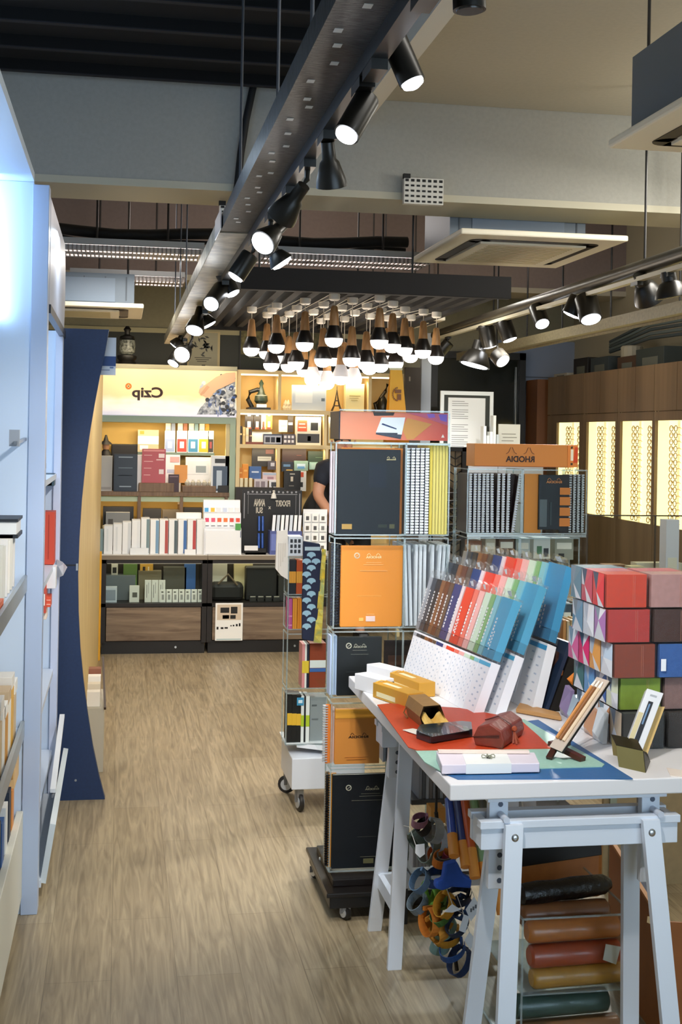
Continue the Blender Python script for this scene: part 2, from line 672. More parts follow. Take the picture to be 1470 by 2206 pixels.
# cable bundle under the ceiling and loose black cable on the beam
b = MB()
pts = [(-.85 + k * .2, 7.75 + .02 * math.sin(k), 2.80 + .018 * math.sin(k * 1.1)) for k in range(14)]
b.tube(pts, .034, C('#14100d', .7), n=10)
b.tube([(p[0], p[1] + .05, p[2] - .04 + .01 * math.sin(p[0] * 9)) for p in pts], .012, C('#14100d', .7), n=8)
tag(b.build('cable_bundle', smooth=True), 'thick black cable bundle sagging above the front louvre light', 'cable')
b = MB()
b.tube([PY(556, 150, 6.03), PY(545, 190, 6.02), PY(530, 260, 6.02), PY(519, 330, 6.02), PY(512, 400, 6.02), PY(505, 445, 6.03)], .018, C('#0b0b0e', .6), n=10)
tag(b.build('black_hose', smooth=True), 'black hose curving down the face of the blue-grey beam', 'hose')


def perforated(name, p, Y, label, cols, rows):
    x0, x1, z0, z1 = span(p, Y)
    t = thing(name, ((x0 + x1) / 2, Y, z0), label, 'bracket')
    b = MB()
    b.box(x0, x1, Y, Y + .035, z0, z1, C('#dedbd2', .5))
    for i in range(cols):
        for j in range(rows):
            u = x0 + (x1 - x0) * (i + .5) / cols
            v = z0 + (z1 - z0) * (j + .5) / rows
            wx, wz = (x1 - x0) / cols * .3, (z1 - z0) / rows * (.32 if j < rows - 1 else .42)
            b.box(u - wx, u + wx, Y - .0015, Y, v - wz * .6, v + wz * .6, BLACK)
    b.build('perforated_plate', t)
    b = MB()
    b.box(x0 - .004, x0 + .03, Y - .004, Y + .02, z1 - .004, z1 + .018, BLACK)
    b.build('clamp', t)


perforated('slotted_bracket', (871, 384, 956, 440), 6.0, 'white slotted metal bracket fixed low on the grey beam', 7, 5)
perforated('slotted_strut', (473, 441, 499, 500), 6.25, 'narrow white slotted strut hanging under the beam beside the black hose', 2, 6)


# ---------------------------------------------------------------- louvre lights
def louvre(p_left, p_right, Y, z, label, n):
    xl, xr = PY(p_left[0], p_left[1], Y).x, PY(p_right[0], p_right[1], Y).x
    t = thing('louvre_light', ((xl + xr) / 2, Y, z), label, 'ceiling light')
    b = MB()
    b.box(xl, xr, Y, Y + .30, z + .035, z + .07, C('#8f9497', .4, metal=.4))
    b.box(xl, xr, Y - .008, Y, z + .034, z + .07, C('#a9adb0', .4))
    b.box(xl, xr, Y + .30, Y + .308, z - .002, z + .07, C('#a9adb0', .4))
    b.build('housing', t)
    b = MB()
    for k in range(n + 1):
        x = xl + (xr - xl) * k / n
        b.box(x - .004, x + .004, Y - .009, Y + .3, z - .001, z + .03, C('#8f8684', .4))
    for yy in (.02, .08, .14, .20, .28):
        b.box(xl, xr, Y + yy - .002, Y + yy + .002, z, z + .034, C('#fbf4f0', .3))
    b.build('louvre', t)
    b = MB()
    for yy in (.05, .25):
        b.cyl((xl + .02, Y + yy, z + .024), (xr - .02, Y + yy, z + .024), .009, C('#fff1ea', .4, emit=9.0), n=8)
    b.build('tube', t, smooth=True)
    for q in (.25, .75):
        b = MB()
        b.cyl((xl + (xr - xl) * q, Y + .15, z + .07), (xl + (xr - xl) * q, Y + .15, 3.3), .007, C('#2b2522', .5), n=8)
        b.build('hanger_rod', t)
    return t


louvre((128, 552), (440, 560), 7.5, 2.65, 'long white louvred ceiling light at the left, nearer of the two there', 34)
louvre((560, 560), (925, 575), 7.5, 2.65, 'long white louvred ceiling light running behind the spotlights to the central air conditioner', 40)
louvre((150, 618), (398, 622), 8.95, 2.655, 'farther white louvred ceiling light under the pinkish beam', 30)


# ---------------------------------------------------------------- ceiling cassette air conditioners
def cassette(x0, x1, y0, y1, z, bz, label, by0=None):
    t = thing('air_conditioner', ((x0 + x1) / 2, (y0 + y1) / 2, z), label, 'air conditioner')
    pan = C('#f7efd8', .5)
    b = MB()
    b.box(x0, x1, y0, y1, z, z + .03, pan)
    b.build('fascia_panel', t, bev=.008)
    ex, ey = (x1 - x0) * .17, (y1 - y0) * .17
    b = MB()                                   # dark outlet slots round the grille
    r = .06
    for (a0, a1, c0, c1) in ((x0 + ex, x1 - ex, y0 + ey - .055, y0 + ey), (x0 + ex, x1 - ex, y1 - ey, y1 - ey + .055)):
        b.box(a0, a1, c0, c1, z - .003, z + .01, C('#2a2018', .5))
    for (a0, a1, c0, c1) in ((x0 + ex - .055, x0 + ex, y0 + ey, y1 - ey), (x1 - ex, x1 - ex + .055, y0 + ey, y1 - ey)):
        b.box(a0, a1, c0, c1, z - .003, z + .01, C('#2a2018', .5))
    for cx, cy in ((x0 + ex, y0 + ey), (x1 - ex, y0 + ey), (x0 + ex, y1 - ey), (x1 - ex, y1 - ey)):
        b.lathe((cx, cy, z - .003), (0, 0, 1), [(.055, 0), (.055, .013)], C('#2a2018', .5), 20)
    b.build('air_outlet', t)
    b = MB()
    b.box(x0 + ex + .005, x1 - ex - .005, y0 + ey + .005, y1 - ey - .005, z - .014, z + .005, pan)
    for k in range(16):
        yy = y0 + ey + .06 + (y1 - y0 - 2 * ey - .12) * k / 15
        b.box(x0 + ex + .06, x1 - ex - .06, yy - .002, yy + .002, z - .0165, z - .013, C('#c9b98f', .5))
    b.build('grille', t, bev=.01)
    b = MB()
    q = .06
    yo = y0
    y0 = y0 if by0 is None else by0
    b.box(x0 + q, x1 - q, y0 + q, y1 - q, z + .03, z + bz, C('#6f7a86', .45, metal=.3))
    for k in range(6):
        xx = x0 + q + .05 + (x1 - x0 - 2 * q - .1) * k / 5
        b.box(xx - .004, xx + .004, y0 + q - .003, y0 + q, z + .05, z + bz - .02, C('#525b66', .5))
    b.box(x0 + q + .12, x1 - q - .12, y0 + q - .005, y0 + q, z + .04, z + bz - .03, C('#8494a8', .45))
    b.build('body', t)
    for cx, cy in ((x0 + .1, y0 + .1), (x1 - .1, y0 + .1), (x0 + .1, y1 - .1), (x1 - .1, y1 - .1)):
        b = MB()
        b.cyl((cx, cy, z + bz), (cx, cy, 3.3), .006, C('#3a3632', .5), n=8)
        b.build('hanger_rod', t)
    return t


cassette(1.63, 2.50, 6.03, 7.10, 2.60, .26, 'cream ceiling cassette air conditioner hanging in the middle, behind the beam', 6.42)
cassette(1.63, 2.55, 3.25, 4.13, 2.60, .30, 'cream air conditioner cut by the right edge high up, with grey metal body')
cassette(-.75, .13, 8.1, 8.9, 2.38, .22, 'cream air conditioner at the far left above the navy panel')
cassette(1.72, 2.24, 8.66, 9.3, 2.42, .1, 'farthest cream air conditioner, half hidden by the slatted pendant canopy')

# ---------------------------------------------------------------- slatted canopy of the pendants
KX0, KX1, KY0, KY1, KZ = .56, 1.92, 6.12, 8.62, 2.30
ck = C('#0b0808', .8)
t = thing('slatted_canopy', (1.24, 7.4, KZ), 'black slatted wood canopy above the cluster of pendant bulbs', 'canopy')
for y in (KY0, KY1 - .05):
    b = MB()
    b.box(KX0, KX1, y, y + .05, KZ, KZ + .11, ck)
    b.build('cross_beam', t, bev=.003)
for k in range(15):
    x = KX0 + .02 + (KX1 - KX0 - .08) * k / 14
    b = MB()
    b.box(x, x + .04, KY0 + .05, KY1 - .05, KZ + .02, KZ + .10, C('#120d0b', .85))
    b.build('slat', t)
for x, y in ((.7, 6.6), (1.52, 6.6), (.7, 8.2), (1.52, 8.2)):
    b = MB()
    b.cyl((x, y, KZ + .1), (x, y, 3.3), .006, BLK, n=8)
    b.build('hanger_rod', t)

# ---------------------------------------------------------------- pendants
neck = wood('pendant_wood', '#b58a5b', '#8e6538', 'Z', 6, .5)
bulb = C('#fff6ee', .3, emit=3.2)


def make_pendant(white):
    t = thing('pendant_lamp', (0, 0, 0), 'x', 'pendant lamp')
    b = MB()
    b.lathe((0, 0, -.034), (0, 0, 1), [(.020, 0), (.028, .006), (.028, .034)], C('#e9e4da', .5), 14)
    b.build('ceiling_rose', t, smooth=True)
    b = MB()
    b.cyl((0, 0, -.07), (0, 0, -.034), .0022, C('#cfc8ba', .5), n=6)
    b.build('cord', t)
    b = MB()
    b.lathe((0, 0, -.170), (0, 0, 1), [(.026, 0), (.022, .05), (.017, .095), (.010, .102)], neck, 14)
    b.build('wood_neck', t, smooth=True)
    b = MB()
    sh = C('#cfcdd0', .35) if white else C('#17120f', .35)
    b.lathe((0, 0, -.235), (0, 0, 1), [(.048, 0), (.0475, .010), (.036, .040), (.026, .066)], sh, 18)
    b.build('shade', t, smooth=True)
    b = MB()
    b.lathe((0, 0, -.2355), (0, 0, -1), [(.046, 0), (.0455, .010), (.041, .024), (.031, .036), (.017, .043), (.002, .045)], bulb, 18)
    b.build('bulb', t, smooth=True)
    return t


pend = [(543, 676, 760, 0), (576, 687, 767, 0), (587, 678, 793, 0), (597, 668, 754, 0), (609, 697, 776, 0),
        (624, 685, 795, 0), (640, 673, 790, 0), (658, 658, 750, 0), (657, 705, 805, 0), (676, 681, 825, 1),
        (692, 700, 808, 0), (698, 665, 784, 0), (707, 691, 832, 1), (721, 649, 741, 0), (720, 690, 781, 0),
        (737, 672, 822, 1), (743, 696, 805, 0), (760, 657, 783, 0), (765, 683, 827, 1), (791, 668, 791, 0),
        (798, 690, 800, 0), (819, 652, 745, 0), (822, 678, 795, 0), (836, 694, 776, 0), (847, 664, 753, 0),
        (854, 686, 790, 0), (873, 676, 760, 0), (886, 693, 774, 0), (913, 681, 765, 0), (941, 687, 778, 0)]
protos = [make_pendant(0), make_pendant(1)]
used = [0, 0]
festoon = []
for k, (px, py, by, wh) in enumerate(pend):
    top = PZ(px, py - 6, KZ - .005)
    top.z = KZ + .018
    top.y = max(KY0 + .1, min(KY1 - .1, top.y))
    drop = (top.z - PY(px, by + 8, top.y).z)          # rose to the bottom of the bulb
    t = protos[wh] if not used[wh] else copy_tree(protos[wh])
    used[wh] = 1
    t.location = top
    extra = drop - .281
    for ch in [o for o in bpy.data.objects if o.parent == t]:
        n = ch.name.split('.')[0]
        if n == 'cord':
            ch.location.z = 0
            ch.scale.z = 1
            ch.data = ch.data.copy()
            for v in ch.data.vertices:
                if v.co.z < -.05:
                    v.co.z = -.07 - extra
        elif n != 'ceiling_rose':
            ch.location.z = -extra
    t['label'] = ('pendant lamp with pale grey shade and round bulb, in the lowest row of the cluster' if wh else
                  'pendant lamp with wooden neck and black shade in the cluster under the slatted canopy')
    t['category'] = 'pendant lamp'
    t['group'] = 'pale shaded pendant lamps' if wh else 'black shaded pendant lamps'
    festoon.append(top.copy())
b = MB()
fs_ = sorted(festoon, key=lambda q: q.x)
for i in range(len(fs_) - 1):
    a_, c_ = fs_[i], fs_[i + 1]
    m_ = (a_ + c_) / 2 + Vector((0, 0, -.006))
    b.tube([a_ + Vector((.03, 0, -.008)), m_, c_ + Vector((-.03, 0, -.008))], .0018, C('#cfc8ba', .5), n=5)
tag(b.build('festoon_cable'), 'thin pale cable looping from rose to rose above the pendant cluster', 'cable')
for x, y in ((1.0, 7.0), (1.5, 7.0), (1.25, 7.8)):
    add_light('POINT', (x, y, 1.80), (x, y, 0), 6, (1, .90, .78), size=.12)


# ---------------------------------------------------------------- track spotlights
LENS = C('#f4f8ff', .3, emit=10)


def spotlight(back, lens, plane, kind, r, lit, label, dy=0.0, joint=None, energy=0, size_r=None, target=None):
    """back/lens: pixels of the two ends of the head; plane: ('X', v) of the back end; dy: the lens sits dy nearer (-) or farther"""
    pb = PX(*back, plane)
    pl = PY(*lens, pb.y + dy)
    ax = (pl - pb)
    L = ax.length
    ax.normalize()
    jt = Vector((plane, pb.y, 0))
    t = thing('track_spotlight', pb, label, 'spotlight')
    blk = C('#15130f', .35)
    b = MB()
    zt = TZ - .028 if plane < 1 else 2.325
    xt = .41 if plane < 1 else 2.315
    mid = pb + ax * L * .3
    b.box(xt - .014, xt + .014, mid.y - .04, mid.y + .04, zt - .018, zt + .004, blk)
    b.tube([(xt, mid.y, zt - .015), (xt, mid.y, (zt + mid.z) / 2), mid], .007, blk, n=8)
    b.build('bracket', t)
    b = MB()
    if kind == 'cyl':
        b.lathe(pb, ax, [(r * .92, 0), (r, .006), (r, L)], blk, 22)
    else:
        b.lathe(pb, ax, [(r * .42, 0), (r * .45, L * .38), (r * .62, L * .45), (r * .95, L * .85), (r, L)], blk, 24)
    b.build('head', t, smooth=True)
    b = MB()
    if lit:
        b.lathe(pl - ax * .004, ax, [(r * .9, 0), (r * .8, .009), (r * .4, .014)], LENS, 20)
    else:
        b.lathe(pl - ax * .004, ax, [(r * .9, 0), (r * .8, .006)], C('#2a2622', .2), 20)
    b.build('lens', t, smooth=True, )
    if energy:
        tg = target if target else pl + ax * 2
        add_light('SPOT', pl + ax * .03, tg, energy * 2.1, (1, .97, .93), size=.03, spot=62, blend=.7)
    return t


E1 = 26
spotlight((1010, -45), (1012, 22), .47, 'cyl', .0235, 0, 'unlit black cylinder spotlight cut by the top edge, nearest of all')
spotlight((846, 78), (889, 178), .44, 'cyl', .0225, 1, 'lit black cylinder spotlight nearest the top, pointing down to the right', -.015, energy=16, target=(1.0, 3.3, .8))
spotlight((792, 212), (747, 290), .42, 'cyl', .0235, 1, 'lit black cylinder spotlight second along the trunking, pointing down left', -.03, energy=16, target=(1.08, 3.85, .95))
spotlight((706, 306), (715, 402), .41, 'bell', .033, 0, 'black bell spotlight hanging straight down with its lens hidden', .03)
spotlight((655, 400), (606, 468), .40, 'bell', .036, 0, 'black bell spotlight turned towards the aisle, before the first lit bell', .06, energy=14, target=(-.1, 4.6, .9))
spotlight((612, 482), (566, 524), .40, 'bell', .036, 1, 'black bell spotlight with its round lit lens turned to the viewer', -.05, energy=14, target=(.1, 5.2, 0))
spotlight((583, 530), (607, 566), .41, 'bell', .036, 1, 'black bell spotlight just right of the round lit one, pointing down right', .0, energy=14, target=(1.0, 4.3, .9))
spotlight((540, 548), (508, 596), .40, 'cyl', .030, 1, 'black cylinder spotlight pointing down left, fifth of the row lit', .0, energy=14, target=(.2, 6.5, 0))
spotlight((478, 585), (502, 632), .40, 'cyl', .032, 1, 'black cylinder spotlight pointing down right behind the leaning one', -.02, energy=14, target=(.9, 6.8, .3))
spotlight((478, 622), (455, 655), .40, 'cyl', .036, 1, 'short black spotlight with a glaring lens facing the viewer', -.10, energy=12, target=(.1, 8.0, .2))
spotlight((432, 664), (419, 712), .39, 'bell', .050, 1, 'black bell spotlight with oval lit lens, left of a tilted pair', -.06, energy=20, target=(.3, 9.5, .8))
spotlight((432, 668), (449, 700), .41, 'bell', .050, 1, 'black bell spotlight tilted right, beside the far wall poster', .0, energy=20, target=(1.1, 9.3, .8))
spotlight((395, 722), (379, 745), .40, 'bell', .050, 1, 'black spotlight with thin lit rim near the end of the trunking', .02, energy=0)
spotlight((410, 745), (392, 764), .40, 'bell', .055, 1, 'black spotlight with glaring lens just above the yellow sign', -.12, energy=16, target=(.4, 9.85, 1.8))
spotlight((385, 762), (373, 783), .38, 'cyl', .045, 1, 'last small lit spotlight at the end of the silver trunking', -.03)

RX = 2.32
spotlight((1378, 590), (1402, 645), RX, 'bell', .075, 0, 'unlit black flared spotlight on the right conduit, left of the edge one', .05)
spotlight((1440, 585), (1449, 640), RX, 'bell', .075, 0, 'unlit black flared spotlight at the right edge of the photo')
spotlight((1262, 640), (1274, 688), RX, 'cyl', .058, 1, 'black spotlight with big oval lit lens on the right conduit', -.06, energy=34, target=(1.6, 4.8, .9))
spotlight((1250, 640), (1232, 678), RX, 'cyl', .052, 1, 'black spotlight tilted left behind the big oval lit one', .02)
spotlight((1156, 662), (1169, 698), RX, 'cyl', .045, 1, 'round glaring spotlight alone in the middle of the right conduit', -.08, energy=34, target=(1.9, 6.0, .9))
spotlight((1085, 692), (1099, 732), RX, 'cyl', .050, 1, 'black cylinder spotlight pointing down right above the black board', -.02, energy=26, target=(2.4, 9.4, 1.4))
spotlight((1046, 700), (1056, 746), RX, 'cyl', .052, 1, 'black cylinder spotlight beside a round flat hanging lamp', .02)
spotlight((1036, 735), (1022, 787), RX, 'bell', .105, 1, 'black bell lamp facing straight down with a wide flat lit opening', .0, energy=20, target=(2.2, 9.9, .8))
spotlight((968, 737), (940, 770), RX, 'cyl', .042, 0, 'dark cylinder spotlight turned left at the end of the right conduit', .05)
spotlight((1070, 762), (1084, 778), RX, 'cyl', .052, 1, 'small white-lit spotlight low against the black board', -.05)
# ================================================================== LEFT WALL SHELVING
FX = -.295          # front plane of the near bay
BX = -.75
t = thing('wall_shelving', (-.52, 3.5, 0), 'pale blue-white wall shelving bay nearest the viewer, cut by the left edge', 'shelving')
b = MB()
b.box(BX, FX, 4.30, 4.335, 0.0, 2.42, SHELF)
b.build('side_panel', t, bev=.002)
b = MB()
b.box(BX - .02, BX, 2.2, 4.30, 0, 2.42, C('#dfe9f5', .5))
b.build('back_panel', t)
b = MB()
b.box(BX, FX, 2.2, 4.30, 2.42, 2.45, C('#dbe9f8', .4))
b.build('top_board', t)
for z in (1.10, .62):
    b = MB()
    b.box(BX, FX - .012, 2.2, 4.29, z - .025, z, SHELF)
    b.box(FX - .012, FX, 2.2, 4.29, z - .03, z + .022, C('#9fa7ab', .35, metal=.3))
    b.build('shelf_board', t)
b = MB()
b.box(BX, FX - .01, 2.2, 4.29, .30, .325, SHELF)
b.box(FX - .022, FX, 2.2, 4.29, .06, .345, C('#d9d8ca', .45))
b.box(FX - .05, FX - .02, 2.2, 4.29, 0, .06, C('#a9a89e', .5))
b.build('base_drawer', t, bev=.002)
b = MB()
b.box(FX - .004, -.245, 4.29, 4.37, .0, 2.41, C('#b3c3de', .35))
b.build('front_post', t, bev=.002)

t2 = thing('wall_shelving', (-.52, 4.9, 0), 'pale lilac-white wall shelving bay between the near post and the navy panel', 'shelving')
b = MB()
b.box(BX, -.25, 5.46, 5.50, 0, 2.02, SHELF)
b.box(-.275, -.245, 5.44, 5.52, .05, 2.02, C('#c6cfe6', .4))
b.build('side_panel', t2, bev=.002)
b = MB()
b.box(BX - .02, BX, 4.37, 5.46, 0, 2.4, C('#dfe9f5', .5))
b.build('back_panel', t2)
gl = C('#cdd3e8', .35, h2='#bcc3da', scale=3)
b = MB()
b.prism([(-.262, 4.38, 2.02), (-.262, 5.50, 2.02), (-.262, 5.56, 2.16), (-.262, 5.54, 2.30), (-.262, 5.46, 2.385), (-.262, 4.38, 2.385)], (.018, 0, 0), gl)
b.build('header_panel', t2, bev=.003)
b = MB()
b.bar((-.250, 4.38, 2.01), (-.250, 5.56, 2.01), .022, .03, C('#3a3c40', .3, metal=.6))
b.build('header_rail', t2)
for z in (1.42, 1.05, .60, .26):
    b = MB()
    b.box(BX, -.262, 4.38, 5.45, z - .022, z, C('#d3deee', .4))
    b.build('shelf_board', t2)
b = MB()
b.box(BX, -.24, 4.40, 5.45, .05, .075, WHITE)
b.prism([(-.245, 4.42, .06), (-.245, 5.47, .06), (-.215, 5.47, .26), (-.215, 4.42, .26)], (.02, 0, -.004), C('#d6dfe2', .4))
b.box(-.30, -.27, 4.4, 5.45, 0, .05, WHITE)
b.build('tilted_tray', t2)
b = MB()
b.bar((-.222, 4.75, .28), (-.222, 5.45, .40), .02, .015, C('#eef0f2', .3))
b.bar((-.222, 4.75, .26), (-.222, 5.45, .375), .008, .012, C('#8c9096', .3))
tag(b.build('sloping_lip'), 'slim white sloping ledge strip above the tilted tray of the second shelving bay', 'ledge')

# goods in the near bay
def side_item(name, y0, y1, x0, z0, z1, h, label, cat, group=None, x1=FX - .02, ds=None):
    b = MB()
    b.box(x0, x1, y0, y1, z0, z1, C(h, .5))
    if ds:
        for (u0, v0, u1, v1, hh) in ds:
            b.box(x0 + (x1 - x0) * u0, x0 + (x1 - x0) * u1, y0 - .001, y0 + .0002, z0 + (z1 - z0) * v0, z0 + (z1 - z0) * v1, C(hh))
    return tag(b.build(name, bev=.001), label, cat, group)


cols = ['#23272b', '#e6e4da', '#d8b24a', '#caa27a', '#3c4650', '#e9e9e4', '#d96a3c', '#2b2f35']
for k in range(15):
    y = 2.95 + k * .085
    t3 = thing('packet', (-.40, y, 1.10), ['hanging packet of pens on the upper near shelf, among a tight row', 'hanging packet of pens on the upper near shelf, among a tight row'][0], 'packet', 'pen packets on the upper left shelf')
    b = MB()
    b.box(-.47, -.325, y, y + .012, 1.102, 1.262 + .01 * (k % 2), C(['#e9e4d6', '#dcd6c8', '#e8e2da'][k % 3]))
    b.build('card', t3)
    b = MB()
    for j in range(3):
        b.cyl((-.44 + j * .045, y - .008, 1.12), (-.44 + j * .045, y - .008, 1.235), .006, C(cols[(k + j) % 8], .3), n=8)
    b.build('pen', t3)
b = MB()
b.box(-.50, -.315, 4.06, 4.24, 1.272, 1.315, C('#e6e6e2'))
b.box(-.505, -.31, 4.055, 4.245, 1.262, 1.274, C('#1d2127'))
b.box(-.505, -.31, 4.055, 4.245, 1.313, 1.322, C('#1d2127'))
tag(b.build('book'), 'white book with black covers lying on top of the pen packets', 'book')
b = MB()
b.box(-.35, -.31, 3.1, 3.6, 1.102, 1.135, C('#e2704a'))
tag(b.build('packet'), 'orange flat packet at the front lip of the upper near shelf', 'packet')
for k in range(13):
    y = 2.9 + k * .1
    h = ['#e8e2d2', '#d9a640', '#c9b08a', '#efeae0', '#c98e3c'][k % 5]
    side_item('carton', y, y + .08, -.52, .622, .76 + .02 * (k % 3), h, 'small carton in the row on the middle near shelf', 'carton', 'cartons on the middle left shelf', ds=[(.2, .3, .8, .7, '#7c6f5c')])
for k in range(7):
    y = 3.4 + k * .12
    side_item('notepad', y, y + .1, -.60, .762 + .02 * (k % 3), .80 + .02 * (k % 3), ['#ece9df', '#c2a987', '#dfdad0'][k % 3], 'pale notepad lying on the cartons of the middle near shelf', 'notepad', 'notepads on the left cartons')
for k in range(10):
    y = 3.05 + k * .115
    h = ['#2f5f9e', '#e8e8e4', '#1f2a3c', '#d98c3e', '#e3e6e6', '#1b1d20'][k % 6]
    side_item('magazine', y, y + .07, -.56, .327, .47 + .012 * (k % 3), h, 'magazine standing in the lowest near tray beside the white base', 'magazine', 'magazines in the lowest left tray', ds=[(.1, .6, .9, .8, '#eef2f5')])
b = MB()
b.box(-.52, -.31, 4.10, 4.27, .47, .60, C('#d9b37c', .6))
b.box(-.515, -.315, 4.098, 4.101, .50, .57, C('#b98c50', .6))
tag(b.build('carton', bev=.002), 'kraft carton at the far end of the lowest near tray', 'carton')
b = MB()
b.box(-.33, -.300, 3.92, 3.935, 1.55, 1.60, C('#8e949c', .4))
b.bar((-.31, 3.9, 1.56), (-.31, 4.295, 1.57), .01, .01, C('#8e949c', .3, metal=.7))
tag(b.build('shelf_hook'), 'small grey hook at the far left edge at eye level', 'hook')

# goods in the second bay (seen edge-on)
YB = 5.30
item('carton', (88, 1103, 117, 1220), YB, .12, '#c8442a', 'tall red carton standing in the second shelving bay', 'carton', base_z=1.052, ds=[(.2, .1, .3, .9, '#d9674a'), (.55, .1, .62, .95, '#a93420')])
item('box', (90, 1027, 112, 1046), YB, .12, '#20242b', 'dark green card box above the red carton, upper of two', 'box', ds=[(.1, .2, .4, .8, '#c9d3cd')])
item('box', (90, 1047, 116, 1068), YB, .12, '#2e4c5c', 'slate card box under the dark green one in the second bay', 'box', base_z=1.422, ds=[(.4, .2, .7, .8, '#e6e6df')])
b = MB()
for k in range(9):
    p = PY(94 + (k % 2), 905 + k * 14, 5.3)
    b.box(p.x - .008, p.x + .008, 5.3, 5.315, p.z - .012, p.z + .010, C('#23283a'))
b.box(PY(94, 900, 5.32).x - .003, PY(94, 900, 5.32).x + .003, 5.312, 5.318, PY(94, 1040, 5.32).z, PY(94, 885, 5.32).z, C('#c9ccd2'))
tag(b.build('hanging_strip'), 'vertical strip of small dark tags hanging in the second shelving bay', 'merchandise strip')
item('box', (88, 1238, 100, 1272), 5.25, .1, '#c8503c', 'small red box under the tall red carton', 'box', base_z=.86, ds=[(.2, .2, .8, .5, '#f0ece6')])
item('box', (100, 1222, 120, 1268), 5.28, .1, '#e6e8ea', 'white box under the tall red carton', 'box')
item('box', (88, 1285, 109, 1308), 5.28, .1, '#d9593a', 'orange-red striped box low in the second bay', 'box', ds=[(0, .2, 1, .3, '#f2b7a4'), (0, .6, 1, .7, '#f2b7a4')])
item('box', (88, 1308, 100, 1335), 5.28, .1, '#ead9c8', 'cream packet under the orange-red striped box', 'packet')
b = MB()
q = [PY(122, 1212, 5.43), PY(137, 1213, 5.40), PY(145, 1222, 5.36), PY(136, 1240, 5.38), PY(122, 1246, 5.43)]
b.prism(q, (0, .004, 0), C('#dfe4e8'))
b.prism([PY(122, 1205, 5.42), PY(136, 1212, 5.40), PY(136, 1216, 5.40), PY(122, 1222, 5.42)], (0, .012, 0), C('#b9c1c9'))
tag(b.build('paper_leaflet'), 'folded white leaflet sticking out of the second shelving bay', 'leaflet')

# ---------------------------------------------------------------- navy curved end panel and oak side panel
edge = [(235, 710), (226, 760), (215, 812), (204, 870), (194, 930), (184, 1000), (176, 1080), (171, 1160), (168, 1240), (169, 1320), (173, 1400), (180, 1470), (189, 1540), (200, 1610), (213, 1672), (226, 1722)]
YN = 5.6
navy = C('#1a3158', .55, noise=.15, scale=80)
b = MB()
right = [PY(x, y, YN) for x, y in edge]
ztop = right[0].z
zmid = 1.0
pts = [Vector((-.252, YN, ztop))] + right
pts[-1].z = 0
pts += [Vector((-.252, YN, 0))]
for i in range(1, len(pts) - 2):
    a, c2 = pts[i], pts[i + 1]
    b.add([(-.252, YN, a.z), a, c2, (-.252, YN, c2.z), (-.252, YN + .05, a.z), a + Vector((0, .05, 0)), c2 + Vector((0, .05, 0)), (-.252, YN + .05, c2.z)],
          [(0, 1, 2, 3), (4, 7, 6, 5), (1, 5, 6, 2), (0, 3, 7, 4)], navy)
b.add([(-.252, YN, ztop), pts[1], pts[1] + Vector((0, .05, 0)), (-.252, YN + .05, ztop)], [(0, 1, 2, 3)], navy)
t = thing('end_panel', (-.2, YN, 0), 'tall navy blue end panel with a concave curved edge', 'panel')
b.build('curved_board', t)
b = MB()
b.box(-.252, PY(168, 1217, YN).x + .001, YN - .0012, YN, PY(168, 1219, YN).z, PY(168, 1216, YN).z, C('#060a14'))
b.build('seam', t)
b = MB()
p = PY(166, 1220, YN)
b.box(p.x - .004, p.x + .004, YN - .004, YN + .01, p.z - .018, p.z + .012, C('#c8ccd0', .3, metal=.8))
b.build('latch', t)
p = PY(163, 1681, YN)
b = MB()
b.cyl((p.x, YN - .002, p.z), (p.x, YN, p.z), .005, C('#b8c0c8', .3, metal=.8), n=12)
b.build('screw', t)

wood_side = wood('oak_side', '#e3cb92', '#d2b478', 'Z', 2.5, .5, 6)
b = MB()
b.prism([(-.190, 5.66, 0), (-.128, 9.0, 0), (-.168, 9.0, 0), (-.240, 5.66, 0)], (0, 0, 2.03), wood_side)
t = thing('oak_partition', (-.16, 7.3, 0), 'long pale oak partition behind the navy panel, glowing yellow', 'partition')
b.build('board', t)
b = MB()
b.prism([(-.128, 8.99, 0), (-.115, 9.0, 0), (-.115, 9.03, 0), (-.128, 9.03, 0)], (0, 0, .76), C('#d39a2c', .45))
b.build('edge_strip', t, None)
# little stand at the foot of the partition
t = thing('floor_stand', (-.09, 6.3, 0), 'low grey stand with paper goods peeping out beside the foot of the navy panel', 'stand')
b = MB()
b.box(-.14, -.055, 6.05, 6.5, 0, .30, C('#b9b3a2', .5))
b.build('body', t)
b = MB()
b.bar((-.05, 6.04, .30), (-.068, 6.5, .46), .01, .012, C('#3a2a22', .5))
b.build('slanted_rim', t)
for k in range(4):
    b = MB()
    b.box(-.135, -.075, 6.08 + k * .09, 6.14 + k * .09, .301, .37 + .02 * k, C(['#e9e2d6', '#d9cdb8', '#f0ece4', '#8e5a46'][k]))
    tag(b.build('paper_pack'), 'small paper pack in the low stand beside the navy panel', 'paper pack', 'packs in the low stand')

# hanging placard on the panel top
t = thing('shop_placard', PY(235, 806, 5.655), 'white and blue placard sticking out at the top of the navy panel', 'placard')
x0, x1, z0, z1 = span((212, 727, 250, 808), 5.655)
b = MB()
b.box(x0, x1, 5.655, 5.661, z0, z1, C('#cfd8e4', .4))
b.box(x0, x1, 5.6535, 5.655, z0 + (z1 - z0) * .24, z0 + (z1 - z0) * .50, C('#21447e', .4))
b.box(x0 + .05, x1 - .01, 5.6535, 5.655, z0 + .03, z0 + .036, C('#4a6aa0', .4))
b.box(x0 + .01, x0 + .05, 5.6535, 5.655, z0 + .02, z0 + .024, C('#8090b0', .4))
b.build('card', t)
# ================================================================== BACK OF THE SHOP
YC = 9.23
blackw = C('#17110e', .45)


